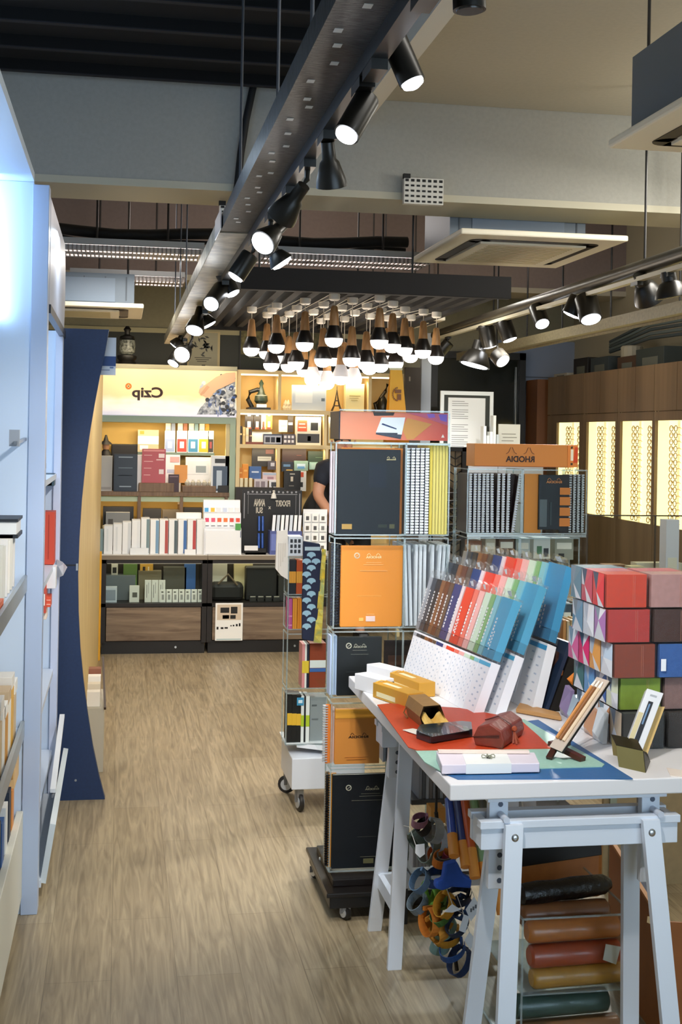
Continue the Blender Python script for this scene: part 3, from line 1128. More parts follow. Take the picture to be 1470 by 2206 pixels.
def counter(x0, x1, yf, zt, label, nm='display_counter'):
    t = thing(nm, ((x0 + x1) / 2, yf + .25, 0), label, 'display counter')
    b = MB()
    b.box(x0, x1, yf - .01, yf + .35, zt - .032, zt, C('#d8d2c8', .4))
    b.box(x0, x1, yf - .014, yf - .009, zt - .034, zt - .003, C('#7e7262', .5))
    b.build('worktop', t)
    b = MB()
    for x in (x0, x1 - .035):
        b.box(x, x + .035, yf, yf + .035, .08, zt - .034, blackw)
        b.box(x, x + .035, yf + .31, yf + .345, .08, zt - .034, blackw)
    b.box(x0, x1, yf, yf + .03, zt - .062, zt - .034, blackw)
    b.box(x0, x1, yf, yf + .34, .34, .365, blackw)
    b.build('black_frame', t)
    b = MB()
    b.box(x0 + .035, x1 - .035, yf + .012, yf + .016, .367, zt - .064, GLS)
    b.build('glass_front', t)
    b = MB()
    b.box(x0 + .035, x1 - .035, yf + .32, yf + .335, .367, zt - .064, C('#3a332c', .6))
    b.build('back_panel', t)
    b = MB()
    b.box(x0 + .04, x1 - .04, yf + .006, yf + .03, .095, .335, GREYW)
    b.build('drawer_front', t, bev=.002)
    b = MB()
    b.box(x0 + .01, x1 - .01, yf + .02, yf + .34, 0, .09, C('#0f0c0b', .5))
    b.build('plinth', t)
    b = MB()
    b.cyl(((x0 + x1) / 2 + .16, yf + .016, .045), ((x0 + x1) / 2 + .16, yf + .021, .045), .008, C('#c8ccd0', .3, metal=1), n=12)
    b.build('lock', t)
    b = MB()
    b.box(x0 + .04, x1 - .04, yf + .05, yf + .31, zt - .068, zt - .064, C('#fff3d6', .4, emit=.8))
    b.build('light_strip', t)
    return t


CX0, CX1, CX2 = PY(217, 1300, YC).x, PY(446, 1300, YC).x, 1.62
counter(CX0, CX1 - .002, YC, .715, 'glass fronted display counter with a wood drawer, nearest the oak partition')
counter(CX1 + .002, CX2, YC, .715, 'glass fronted display counter with a leaflet hanging on its drawer')

# leaflet on the drawer
x0, x1, z0, z1 = span((464, 1299, 523, 1380), YC - .01)
t = thing('leaflet', ((x0 + x1) / 2, YC - .01, z0), 'white leaflet with black pictures hanging on the drawer of the right counter', 'leaflet')
b = MB()
b.box(x0, x1, YC - .012, YC - .008, z0, z1, C('#e9e9e6', .3))
decals(b, x0, x1, YC - .012, z0, z1, [(.06, .55, .94, .96, C('#c9b9a4')), (.18, .74, .50, .88, BLK), (.56, .72, .80, .9, BLK), (.26, .58, .5, .68, BLK), (.54, .58, .74, .68, BLK),
                                      (.05, .3, .12, .37, BLK), (.2, .31, .3, .36, BLK), (.34, .32, .46, .36, BLK), (.55, .38, .6, .41, BLK), (.64, .38, .70, .42, BLK), (.75, .38, .82, .44, BLK), (.86, .38, .92, .46, BLK), (.05, .02, .95, .05, C('#a9c0c4'))])
b.build('sheet', t)

# goods inside the glass sections
ZI = .366
for k in range(3):
    item('box', (240, 1297 - 0, 0, 0) and (312 + k * 15, 1250, 326 + k * 15, 1297), YC + .06, .02, '#dcdcd6', 'tall white blister pack inside the left counter, with a cable in it', 'blister pack', 'tall white packs in the left counter', base_z=ZI, ds=[(.25, .2, .35, .8, '#7c7c7c'), (.55, .4, .62, .9, '#8a8a8a')])
for k in range(7):
    item('box', (345 + k * 13.5, 1270, 357 + k * 13.5, 1297), YC + .05, .02, '#e3e3de', 'small white blister pack in the front row inside the left counter', 'blister pack', 'small white packs in the left counter', base_z=ZI, ds=[(.3, .2, .7, .6, '#9a9a98'), (.2, .75, .6, .85, '#55554f')])
item('box', (279, 1262, 300, 1297), YC + .06, .03, '#d9d9d3', 'white pack with a dark plug, left end of the packs in the left counter', 'blister pack', base_z=ZI, ds=[(.3, .3, .8, .6, '#55554f')])
item('tray', (222, 1266, 252, 1297), YC + .05, .1, '#c4ccd6', 'clear grey tray inside the left counter by the oak partition', 'tray', base_z=ZI, ds=[(.1, .15, .9, .85, '#8c96a4')])
item('box', (240, 1210, 254, 1243), YC + .22, .05, '#d6d3c6', 'white box with dark windows high inside the left counter', 'box', base_z=ZI, ds=[(.2, .1, .8, .28, '#222222'), (.2, .4, .8, .55, '#222222'), (.2, .7, .8, .85, '#222222')])
item('box', (266, 1212, 296, 1240), YC + .22, .08, '#5c7a3c', 'green printed box inside the left counter', 'box', base_z=ZI, ds=[(.1, .4, .9, .6, '#8fae5c')])
item('box', (302, 1213, 330, 1232), YC + .22, .08, '#c79a3c', 'mustard striped box inside the left counter', 'box', base_z=ZI, ds=[(.2, .1, .4, .9, '#2a2018'), (.6, .1, .7, .9, '#e6d6b0')])
item('box', (352, 1222, 402, 1268), YC + .22, .10, '#4f4d42', 'big grey case standing inside the left counter', 'case', base_z=ZI)
item('box', (298, 1230, 348, 1262), YC + .20, .08, '#6e6650', 'brown-grey case left of the big grey one in the counter', 'case', base_z=ZI)
item('box', (398, 1212, 422, 1224), YC + .22, .08, '#3b66a8', 'blue box high inside the left counter', 'box', base_z=ZI)
item('box', (226, 1240, 292, 1272), YC + .17, .13, '#5e656a', 'grey pouch lying inside the left counter', 'pouch', base_z=ZI)
t = thing('camera_bag', PY(495, 1296, YC + .2) * 1, 'black bag lying in the glass section of the right counter', 'bag')
t.location.z = ZI
b = MB()
x0, x1, z0, z1 = span((455, 1222, 525, 1297), YC + .12)
b.box(x0, x1, YC + .10, YC + .26, ZI, ZI + .13, C('#14100e', .6, noise=.4))
b.build('body', t, bev=.03)
b = MB()
b.tube([((x0 + x1) / 2 - .07, YC + .08, ZI + .13), ((x0 + x1) / 2, YC + .075, ZI + .2), ((x0 + x1) / 2 + .07, YC + .08, ZI + .12)], .008, C('#6a5a48', .5))
b.build('handle', t, smooth=True)
item('box', (530, 1222, 598, 1297), YC + .12, .17, '#0e0c0b', 'large black case inside the right counter', 'case', base_z=ZI, bev=.01)
for k in range(4):
    item('box', (538 + k * 17, 1284, 552 + k * 17, 1297), YC + .06, .03, '#1b1917', 'small black wallet in the front row inside the right counter', 'wallet', 'wallets in the right counter', base_z=ZI, ds=[(.1, .8, .9, .95, '#b9b4aa')])
item('box', (458, 1210, 490, 1226), YC + .23, .06, '#c9c6b8', 'pale printed box behind the black bag in the right counter', 'box', base_z=ZI)
item('box', (505, 1210, 545, 1224), YC + .23, .06, '#d6c99a', 'cream box behind the large black case in the right counter', 'box', base_z=ZI)
item('box', (600, 1240, 640, 1297), YC + .10, .12, '#2a2825', 'dark grey case at the right end of the right counter', 'case', base_z=ZI)

# ---- on the worktop
ZW = .7152
strip = [None, None, '#c9cdd0', '#d9dbdc', '#6f8488', '#6f93b0', '#a84a44', '#4c5a60', '#3c66a0', '#b04040', '#dcdcda']
for k in range(11):
    xa = 224 + k * 20.0
    top = 1133 - min(k, 4) * 4 + (3 if k > 4 else 0)
    t = item('box', (xa, top, xa + 18.5, 1195), YC + .06, .16, '#e4e5e4',
             ('white carton in the row on the left counter' + (', with a %s stripe' % {4: 'grey-green', 5: 'pale blue', 6: 'dull red', 7: 'slate', 8: 'blue', 9: 'bright red'}[k]) if k in (4, 5, 6, 7, 8, 9) else 'plain white carton in the row on the left counter, near the partition'),
             'carton', 'plain white cartons on the left counter' if k not in (4, 5, 6, 7, 8, 9) else None, base_z=ZW,
             ds=[(.62, .02, .98, .98, strip[k])] if strip[k] else [(.3, .1, .5, .9, '#d5d8d8')])
item('box', (380, 1105, 434, 1125), YC + .20, .08, '#ececea', 'white card standing behind the row of white cartons', 'card', base_z=ZW)
item('box', (280, 1181, 320, 1195), YC + .01, .03, '#dfe3e6', 'small white price slip in front of the white cartons', 'sign', base_z=ZW)
item('box', (398, 1184, 422, 1195), YC + .01, .03, '#e8eaec', 'tiny white slip before the red striped carton', 'sign', base_z=ZW)
item('box', (216, 1140, 230, 1175), YC + .10, .05, '#8fa6a6', 'grey-green card at the partition end of the left counter', 'card', base_z=ZW)
# tiered card stand
x0, x1, z0, z1 = span((440, 1079, 520, 1195), YC + .05)
t = thing('ink_stand', ((x0 + x1) / 2, YC + .08, ZW), 'white tiered display of coloured cartridges standing on the left counter', 'display stand')
b = MB()
H = z1 - ZW
b.prism([(x0, YC + .02, ZW), (x0, YC + .22, ZW), (x0, YC + .22, z1), (x0, YC + .17, z1), (x0, YC + .15, ZW + H * .78), (x0, YC + .09, ZW + H * .76), (x0, YC + .08, ZW + H * .50), (x0, YC + .04, ZW + H * .48)], (x1 - x0, 0, 0), C('#e6e8ec', .4))
b.build('stepped_board', t)
ccs = [['#4fa3d9', '#e6b93a', '#dcdcdc', '#c3cce0', '#e3e3e3', '#e6e6e6'], ['#d9486a', '#e05a78', '#e0643c', '#e8783a', '#d94c40', '#e0503c']]
for r, (zz, yy) in enumerate(((.80, .15), (.62, .085))):
    for k in range(6):
        xa = x0 + (x1 - x0) * (k + .12) / 6
        b = MB()
        b.box(xa, xa + (x1 - x0) * .12, YC + yy - .012, YC + yy - .002, ZW + H * (zz - .10), ZW + H * (zz + .06), C('#eff0f2'))
        b.box(xa + .002, xa + (x1 - x0) * .12 - .002, YC + yy - .0135, YC + yy - .0118, ZW + H * (zz - .02), ZW + H * (zz + .055), C(ccs[r][k]))
        b.box(xa + .002, xa + (x1 - x0) * .12 - .002, YC + yy - .0135, YC + yy - .0118, ZW + H * (zz - .095), ZW + H * (zz - .085), C('#222b38'))
        b.build('cartridge_pack', t)
b = MB()
for k in range(5):
    b.box(x0 + .02 + k * .05, x0 + .035 + k * .05, YC + .0185, YC + .0205, ZW + H * .36, ZW + H * .38, C('#5a5f68'))
b.box(x1 - .045, x1 - .005, YC + .016, YC + .0205, ZW + H * .32, ZW + H * .44, C('#2d4466'))
b.box(x1 - .045, x1 - .005, YC + .03, YC + .038, ZW + H * .46, ZW + H * .58, C('#4f9a4c'))
b.box(x0 + .01, x1 - .01, YC + .012, YC + .02, ZW + .005, ZW + H * .45, C('#e9ebef'))
b.build('front_card', t)

# black board ANNA SUI with blue pens
YA = YC + .16
x0, x1, z0, z1 = span((521, 1056, 650, 1195), YA)
z0 = ZW
t = thing('cosmetics_display', ((x0 + x1) / 2, YA, z0), 'black ornate display board lettered ANNA SUI standing on the right counter', 'display stand')
b = MB()
b.box(x0, x1, YA + .0, YA + .012, z0, z1, C('#0e0c0e', .4))
sil = C('#8d8c90', .4)
H = z1 - z0
for (u0, v0, u1, v1) in ((.03, .55, .045, .95), (.955, .55, .97, .95), (.08, .93, .92, .94), (.10, .62, .105, .92), (.895, .62, .9, .92)):
    b.box(x0 + (x1 - x0) * u0, x0 + (x1 - x0) * u1, YA - .001, YA, z0 + H * v0, z0 + H * v1, sil)
for k in range(12):
    u = .1 + .8 * k / 11
    b.lathe((x0 + (x1 - x0) * u, YA - .0012, z0 + H * (.965 + .008 * (k % 2))), (0, 1, 0), [(.008, 0), (.008, .001)], sil, 8)
b.build('backboard', t)
gold = C('#b9b2a4', .4)
xm = x0 + (x1 - x0)
lettering('ANNA', (x0 + (x1 - x0) * .29, YA, z0 + H * .80), .085, .055, gold, t)
lettering('SUI', (x0 + (x1 - x0) * .29, YA, z0 + H * .68), .050, .045, gold, t)
lettering('x', (x0 + (x1 - x0) * .46, YA, z0 + H * .72), .02, .02, gold, t)
lettering('FIXXRT', (x0 + (x1 - x0) * .68, YA, z0 + H * .79), .11, .045, gold, t)
b = MB()
b.box(x0 + .02, x0 + .17, YC + .03, YA, z0, z0 + .015, BLK)
b.box(x0 + .02, x0 + .17, YC + .03, YC + .04, z0, z0 + .045, BLK)
b.build('shelf', t)
for k in range(2):
    for r in range(2):
        b = MB()
        xx = x0 + (x1 - x0) * (.285 + .06 * k)
        zz = z0 + H * (.05 + .27 * r) + .016
        b.cyl((xx, YA - .03, zz), (xx, YA - .012, zz + H * .23), .009, C('#2d56a8', .3), n=10)
        tag(b.build('pen', smooth=True), 'bright blue pen standing at the black display board', 'pen', 'blue pens at the black display board')
b = MB()
b.lathe((x0 + (x1 - x0) * .52, YA - .02, z1 - .06), (0, 0, 1), [(.022, 0), (.016, .03), (.006, .045), (.012, .055), (.004, .06)], C('#d9d6d0', .6), 10)
b.tube([(x0 + (x1 - x0) * .52, YA - .02, z1), (x0 + (x1 - x0) * .50, YA - .02, z1 + .03), (x0 + (x1 - x0) * .49, YA + .01, z1 + .012)], .003, C('#2a2a2a'))
tag(b.build('tassel', smooth=True), 'white tassel hanging over the top of the black display board', 'tassel')
item('box', (527, 1176, 556, 1184), YC + .02, .02, '#e2e2e4', 'white slip lying before the black display board', 'sign', base_z=ZW + .03)
# violet counter display with skewed white cards
x0, x1, z0, z1 = span((581, 1144, 650, 1184), YC + .05)
t = thing('card_dispenser', ((x0 + x1) / 2, YC + .08, ZW), 'violet-blue dispenser of slim white packs beside the black display board', 'display stand')
b = MB()
b.box(x0, x1, YC + .03, YC + .16, ZW, z1, C('#4c568e', .4))
b.box(x0 + .01, x1 - .01, YC + .029, YC + .0302, ZW + .03, z1 - .02, C('#6a78b8', .4))
b.build('tray', t)
for k in range(7):
    b = MB()
    xx = x0 + (x1 - x0) * (.06 + .135 * k)
    b.prism([(xx, YC + .05 + .01 * (k % 2), z1 - .02), (xx + .022, YC + .05, z1 - .02), (xx + .034, YC + .08, z1 + .115), (xx + .012, YC + .08, z1 + .115)], (0, .008, 0), C(['#dfe3ea', '#c9d2de', '#eceef0'][k % 3]))
    b.build('slim_pack', t)
# white hooks stand of keyrings
x0, x1, z0, z1 = span((655, 1098, 707, 1195), YC + .05)
t = thing('keyring_display', ((x0 + x1) / 2, YC + .1, ZW), 'white display of small packs at the right end of the back counter', 'display stand')
b = MB()
b.box(x0, x1, YC + .1, YC + .11, ZW, z1, C('#e2e4e6', .4))
b.build('backboard', t)
for r in range(4):
    for k in range(3):
        b = MB()
        xx = x0 + (x1 - x0) * (.04 + .32 * k)
        zz = ZW + .02 + (z1 - ZW - .04) * r / 4
        b.box(xx, xx + (x1 - x0) * .26, YC + .085, YC + .093, zz, zz + .062, C('#f0f0ee'))
        b.box(xx + .012, xx + (x1 - x0) * .26 - .012, YC + .0838, YC + .0852, zz + .012, zz + .042, C(['#4a4a4c', '#77787a', '#5f5a52'][(r + k) % 3]))
        b.build('small_pack', t)

# ---------------------------------------------------------------- left back cabinet with the sign
YK = 9.90
X0 = PY(214, 1000, YK).x
XR = PY(507, 1000, YK).x
zb = PY(350, 1060, YK).z           # shelf at 1055
zl = PY(350, 1120, YK).z
zs0 = PY(360, 897, YK).z
zs1 = PY(360, 795, YK).z
yel = C('#d9b05a', .6)
yel2 = C('#e0c27c', .6)
grn = C('#9db09a', .5)
t = thing('lit_cabinet', ((X0 + XR) / 2, YK + .2, 0), 'tall yellow-backed lit cabinet under the big yellow sign', 'cabinet')
b = MB()
b.box(X0, XR, YK + .36, YK + .38, .5, zs1, yel)
b.build('back_panel', t)
b = MB()
b.box(XR - .045, XR, YK, YK + .38, 0, zs0, grn)
b.box(XR - .075, XR - .045, YK + .02, YK + .05, zb, zs0, C('#c9b98c', .5))
b.box(X0, XR - .045, YK, YK + .36, zs0 - .05, zs0 - .001, grn)
b.build('green_frame', t)
b = MB()
b.box(X0, XR - .045, YK - .03, YK + .36, zb - .03, zb, BROWNW)
b.box(X0, XR - .045, YK, YK + .02, zb - .075, zb - .035, C('#b7c6a4', .5))
for px in (300, 391, 487):
    x = PY(px, 1090, YK).x
    b.box(x - .012, x + .012, YK - .02, YK + .36, .72, zb - .03, BROWNW)
b.build('shelf_board', t)
b = MB()
b.box(X0, XR - .045, YK, YK + .36, .45, .72, BROWNW)
b.build('base', t)
xs0, xs1 = PY(340, 960, YK).x, PY(465, 960, YK).x
b = MB()
zg = PY(400, 975, YK + .2).z
b.box(PY(297, 960, YK + .2).x, PY(462, 960, YK + .2).x, YK + .18, YK + .36, zg - .022, zg, C('#5e6e62', .4))
b.build('glass_shelf', t)

t = thing('wall_sign', ((X0 + XR) / 2, YK, zs0), 'backlit pale yellow sign reading Czip in mirror writing over the left cabinet', 'sign')
b = MB()
sg = bpy.data.materials.new('sign_print')
sg.use_nodes = True
nt = sg.node_tree
bs = nt.nodes['Principled BSDF']
tc = nt.nodes.new('ShaderNodeTexCoord')
sep = nt.nodes.new('ShaderNodeSeparateXYZ')
nt.links.new(tc.outputs['Generated'], sep.inputs[0])
nz = nt.nodes.new('ShaderNodeTexNoise')
nz.inputs['Scale'].default_value = 5
nt.links.new(tc.outputs['Generated'], nz.inputs['Vector'])
ad = nt.nodes.new('ShaderNodeMath')
ad.operation = 'MULTIPLY_ADD'
ad.inputs[1].default_value = .35
nt.links.new(nz.outputs['Fac'], ad.inputs[0])
nt.links.new(sep.outputs['Z'], ad.inputs[2])
cr = nt.nodes.new('ShaderNodeValToRGB')
cr.color_ramp.elements[0].position = .22
cr.color_ramp.elements[0].color = lin('#dcdcec')
cr.color_ramp.elements[1].position = .62
cr.color_ramp.elements[1].color = lin('#f3d4a0')
e = cr.color_ramp.elements.new(.40)
e.color = lin('#faf0e2')
nt.links.new(ad.outputs[0], cr.inputs[0])
nt.links.new(cr.outputs[0], bs.inputs['Base Color'])
nt.links.new(cr.outputs[0], bs.inputs['Emission Color'])
bs.inputs['Emission Strength'].default_value = .22
b.box(X0, XR, YK - .03, YK + .10, zs0, zs1, sg)
b.build('lightbox', t, bev=.006)
b = MB()
b.box(X0, XR, YK - .034, YK + .10, zs1 - .004, zs1 + .03, C('#8d8a76', .4, metal=.4))
b.build('top_rail', t)
p = PY(318, 845, YK - .031)
lettering('Czip', (p.x, YK - .031, p.z - .012), .235, .105, C('#2c1208', .5), t)
p = PY(277, 832, YK - .031)
b = MB()
b.lathe((p.x, YK - .033, p.z), (0, 1, 0), [(.024, 0), (.024, .003)], C('#d9761e', .5), 20)
b.box(p.x - .013, p.x + .013, YK - .0345, YK - .033, p.z - .004, p.z + .004, C('#f6d79a'))
b.box(p.x - .004, p.x + .004, YK - .0345, YK - .033, p.z - .013, p.z + .013, C('#f6d79a'))
b.build('emblem', t)
# photo of pens printed at the right end
b = MB()
rr = random.Random(3)
pal = ['#2a2a30', '#3b4458', '#dfe3ea', '#6a86c0', '#3b5fa8', '#eef0f4', '#8c93a6', '#22252c', '#b9c4da']
for k in range(170):
    u, v = rr.random(), rr.random()
    if u + v * .45 < .42 or (v > .8 and u < .55):
        continue
    px = 425 + u * 82
    py = 895 - v * 88
    p = PY(px, py, YK - .031)
    a = rr.uniform(.006, .018)
    c = pal[rr.randrange(9)]
    if v < .3 and u < .6:
        a2 = a * 2.2
        b.box(p.x - .003, p.x + .003, YK - .032, YK - .0305, max(zs0 + .004, p.z - a2 * .5), p.z + a2, C(['#3b5fa8', '#dfe3ea', '#2b4f9a'][k % 3]))
    else:
        b.lathe((p.x, YK - .032 - .00002 * k, p.z), (0, 1, 0), [(a, 0), (a, .001)], C(c), 10)
b.prism([PY(x, y, YK - .0312) for x, y in ((476, 826), (507, 806), (507, 893), (424, 893), (432, 878), (447, 862), (462, 848))], (0, -.0006, 0), C('#4a5468', .5, h2='#d3dae6', scale=38))
b.prism([PY(x, y, YK - .0385) for x, y in ((507, 802), (488, 803), (466, 812), (447, 826), (430, 838), (428, 846), (436, 848), (444, 856), (456, 852), (464, 842), (482, 834), (507, 822))], (0, -.0006, 0), C('#e0b898', .5))
b.prism([PY(x, y, YK - .0395) for x, y in ((446, 830), (452, 834), (440, 848), (434, 852), (431, 849))], (0, -.0006, 0), C('#d0a080', .5))
b.build('printed_picture', t)

# goods on the sign cabinet shelf
YS = YK + .02
def bi(nm, p, h, label, cat, ds=(), dep=.05, dy=0, group=None, base=zb):
    return item(nm, p, YS + dy, dep, h, label, cat, group, ds, base_z=base)


bi('menu_board', (245, 978, 296, 1048), '#1c2634', 'dark navy framed menu card on the left cabinet shelf', 'sign', [(0.04, .03, .96, .97, '#22303f'), (.2, .9, .8, .93, '#8c9aa6'), (.2, .62, .8, .64, '#6f7f8c'), (.2, .42, .8, .44, '#6f7f8c'), (.25, .12, .75, .15, '#8c9aa6')], .015)
bi('box', (216, 982, 242, 1048), '#a9a7a2', 'grey aluminium case standing by the oak partition on the cabinet shelf', 'case', [(.1, .05, .9, .12, '#8e8c88')], .1, .04)
bi('menu_board', (306, 967, 357, 1037), '#b2505a', 'pinkish red sign card on a wooden block', 'sign', [(.05, .92, .95, .97, '#d98c8c'), (.08, .80, .42, .82, '#e0b0b0'), (.08, .62, .46, .64, '#e0b0b0'), (.6, .66, .92, .70, '#e0b0b0'), (.08, .42, .4, .44, '#e0b0b0'), (.72, .26, .92, .40, '#e6d6d6'), (.08, .22, .36, .24, '#e0b0b0'), (.7, .74, .95, .86, '#ecd9d9')], .012, -.01, base=zb + .07)
b = MB()
x0, x1, z0, z1 = span((299, 1037, 375, 1056), YS)
b.box(x0, x1, YS - .03, YS + .10, zb, zb + .068, BROWNW)
tag(b.build('wood_block', bev=.003), 'brown wooden block under the pinkish red sign', 'wooden block')
b = MB()
x0, x1, z0, z1 = span((393, 1043, 465, 1057), YS)
b.box(x0, x1, YS - .03, YS + .14, zb, zb + .05, BROWNW)
tag(b.build('wood_block', bev=.003), 'brown wooden block carrying glass ink bottles', 'wooden block')
for k in range(5):
    p = PY(404 + k * 12.5, 1038, YS)
    t = thing('ink_bottle', (p.x, YS + .03, zb + .0505), 'small round glass bottle on the wooden block', 'bottle', 'bottles on the wooden block')
    b = MB()
    b.lathe((p.x, YS + .03, zb + .0505), (0, 0, 1), [(.014, 0), (.020, .012), (.019, .028), (.008, .036)], C('#b9b5a8', .15), 12)
    b.build('body', t, smooth=True)
    b = MB()
    b.lathe((p.x, YS + .03, zb + .086), (0, 0, 1), [(.010, 0), (.010, .012)], C('#e9e6dc', .3), 10)
    b.build('cap', t)
for k, (x, c, nm) in enumerate(((355, '#8fa0c8', 'lilac'), (381, '#c83c2c', 'red'), (405, '#3c7fa8', 'teal'), (428, '#e0a820', 'yellow'), (448, '#2b2620', 'black'))):
    w_ = 24 if k < 4 else 14
    bi('booklet', (x, 928, x + w_ - 1.5, 968), '#e3e6ea', 'booklet with a %s picture cover on the glass shelf' % nm, 'booklet', [(.05, .03, .95, .62, c), (.3, .2, .7, .5, '#e9e9ee' if k != 4 else '#8e3c3c'), (.1, .75, .5, .9, '#cfd4e0')], .01, .19, base=zg)
    if k < 4:
        bi('booklet', (x + 2, 912, x + 13, 930), '#f0e8d8', 'upright card above the %s booklet' % nm, 'card', [(.15, .2, .85, .8, '#e3d3b0')], .008, .22, base=zg)
        bi('booklet', (x + 14, 912, x + 23, 930), c if k == 3 else ['#9aa6c0', '#c07a58', '#8fb0b8'][k % 3], 'coloured card behind the %s booklet' % nm, 'card', (), .008, .24, base=zg)
bi('box', (297, 926, 342, 968), '#b5a888', 'sand coloured gift box with a white sleeve on the glass shelf', 'box', [(0, .35, 1, .72, '#e3e0d6'), (.1, .1, .5, .3, '#e9e4d8'), (.1, .8, .3, .95, '#c9922e')], .08, .19, base=zg)
bi('box', (400, 985, 455, 1040), '#e9ebee', 'white printed poster box right of the yellow pennants', 'box', [(.1, .5, .9, .9, '#dfe3e8'), (.4, .55, .8, .75, '#8f9aa0'), (.05, .2, .95, .25, '#c3ccd4')], .04, .12)
bi('box', (455, 982, 494, 1050), '#e3e6ea', 'white box with a black ink drawing at the right of the cabinet shelf', 'box', [(.1, .04, .9, .72, '#45566c'), (.3, .1, .6, .6, '#b9c6d4'), (.2, .8, .8, .92, '#2a2c30')], .05)
bi('box', (357, 980, 388, 1030), '#e6e6ec', 'pale lilac pack stack behind the dark red wallet', 'box', [(.1, .5, .8, .6, '#b5bcd8'), (.3, .8, .95, .95, '#d9a0a0')], .05, .14)
bi('box', (363, 1022, 386, 1053), '#3a2230', 'dark plum wallet leaning on the cabinet shelf', 'wallet', [(.1, .85, .9, .9, '#8a7480')], .02)
bi('box', (470, 1046, 492, 1057), '#14110f', 'small black box at the right end of the cabinet shelf', 'box', (), .06, -.02)
bi('box', (296, 980, 306, 1046), '#e2e4e6', 'narrow white leaflet behind the red sign', 'leaflet', (), .01, .05)
bi('box', (376, 1002, 404, 1018), '#e39a4c', 'orange paper flag card in the middle of the cabinet shelf', 'card', [(.3, -1.2, .5, 0, '#efdcc0')], .006, .03, base=zb + .07)
# bust figure
p = PY(228, 968, YS + .1)
t = thing('nurse_figurine', (p.x, YS + .1, zb + .17), 'small dark doll with a peaked hat standing behind the grey case', 'figurine')
b = MB()
b.lathe((p.x, YS + .16, zb), (0, 0, 1), [(.045, 0), (.05, .1), (.05, .25), (.035, .30), (.02, .32)], C('#15100f', .6), 12)
b.build('gown', t, smooth=True)
b = MB()
b.lathe((p.x, YS + .16, zb + .31), (0, 0, 1), [(.012, 0), (.026, .02), (.028, .04), (.02, .062)], C('#b98660', .6), 12)
b.build('head', t, smooth=True)
b = MB()
b.lathe((p.x, YS + .16, zb + .36), (0, 0, 1), [(.05, 0), (.042, .012), (.02, .03), (.006, .075)], C('#16100e', .6), 12)
b.build('hat', t, smooth=True)
b = MB()
b.box(PY(240, 960, YS + .2).x, PY(297, 960, YS + .2).x, YS + .2, YS + .34, zb, PY(270, 957, YS + .2).z, C('#14100f', .6))
tag(b.build('storage_case', bev=.006), 'large black case behind the navy menu card', 'case')
# goods in the low compartments
for k, (xa, xb, ya, h) in enumerate(((222, 288, 1092, '#171515'), (228, 280, 1104, '#8a8a86'), (308, 348, 1096, '#2b2723'), (350, 388, 1098, '#6a5c46'), (396, 436, 1094, '#17120f'), (440, 484, 1096, '#241b15'))):
    bi('case', (xa, ya, xb, 1125), h, ['black spiky appliance low left under the cabinet shelf', 'grey tray before the black appliance', 'dark brown box under the wooden block', 'tan carton under the cabinet shelf', 'black bag low behind the white cartons', 'dark brown bag beside the tiered ink stand'][k], 'case', [(.1, .5, .3, .8, '#4a4640')], .10, .08 if k != 1 else 0, base=.722)
for k in range(10):
    p = PY(224 + k * 17, 1112, YS + .02)
    b = MB()
    b.lathe((p.x, YS + .03, .722), (0, 0, 1), [(.022, 0), (.03, .05), (.024, .11), (.010, .13), (.014, .145), (.004, .155)], C(['#c9b890', '#2a2622', '#b99a60', '#e0d6bc'][k % 4], .4), 12)
    tag(b.build('trinket', smooth=True), 'small ornamental bottle in the row behind the white cartons', 'ornament', 'ornaments behind the white cartons')

# ---------------------------------------------------------------- light bookcase in the middle
YM = 9.90
MX0 = PY(509, 950, YM).x
MX1 = PY(870, 860, YM).x
ze = PY(700, 801, YM).z
z1_ = PY(600, 883, YM).z
z2_ = PY(600, 958, YM).z
t = thing('open_bookcase', ((MX0 + MX1) / 2, YM + .15, 0), 'tall light wood bookcase with open compartments behind the pendants', 'bookcase')
lw = C('#e3cc9a', .5, noise=.06, scale=8)
b = MB()
b.box(MX0, MX1, YM + .30, YM + .32, .3, ze, C('#d9bb7a', .6))
b.build('back_panel', t)
b = MB()
b.box(MX0, MX0 + .03, YM, YM + .3, 0, ze, lw)
b.box(MX1 - .03, MX1, YM, YM + .3, 0, ze, lw)
for px, za, zz in ((602, z1_, ze), (797, z1_, ze), (702, z2_, z1_), (602, .72, z2_), (706, .72, z2_)):
    x = PY(px, 900, YM).x
    b.box(x - .012, x + .012, YM + .002, YM + .3, za, zz, lw)
b.build('upright', t)
for z in (ze, z1_, z2_, .72):
    b = MB()
    b.box(MX0 + .03, MX1 - .03, YM, YM + .3, z - .03, z, lw)
    b.build('shelf_board', t)
for (a, c2, zz) in ((515, 600, ze), (606, 795, ze), (800, 868, ze), (515, 700, z1_)):
    b = MB()
    b.box(PY(a, 850, YM).x, PY(c2, 850, YM).x, YM + .01, YM + .03, zz - .042, zz - .031, C('#fff6e0', .4, emit=1.3))
    b.build('light_strip', t)
YI = YM + .06


def mi(nm, p, h, label, cat, ds=(), dep=.06, dy=0, group=None, base=None, bev=.0015):
    return item(nm, p, YI + dy, dep, h, label, cat, group, ds, base_z=base, bev=bev)


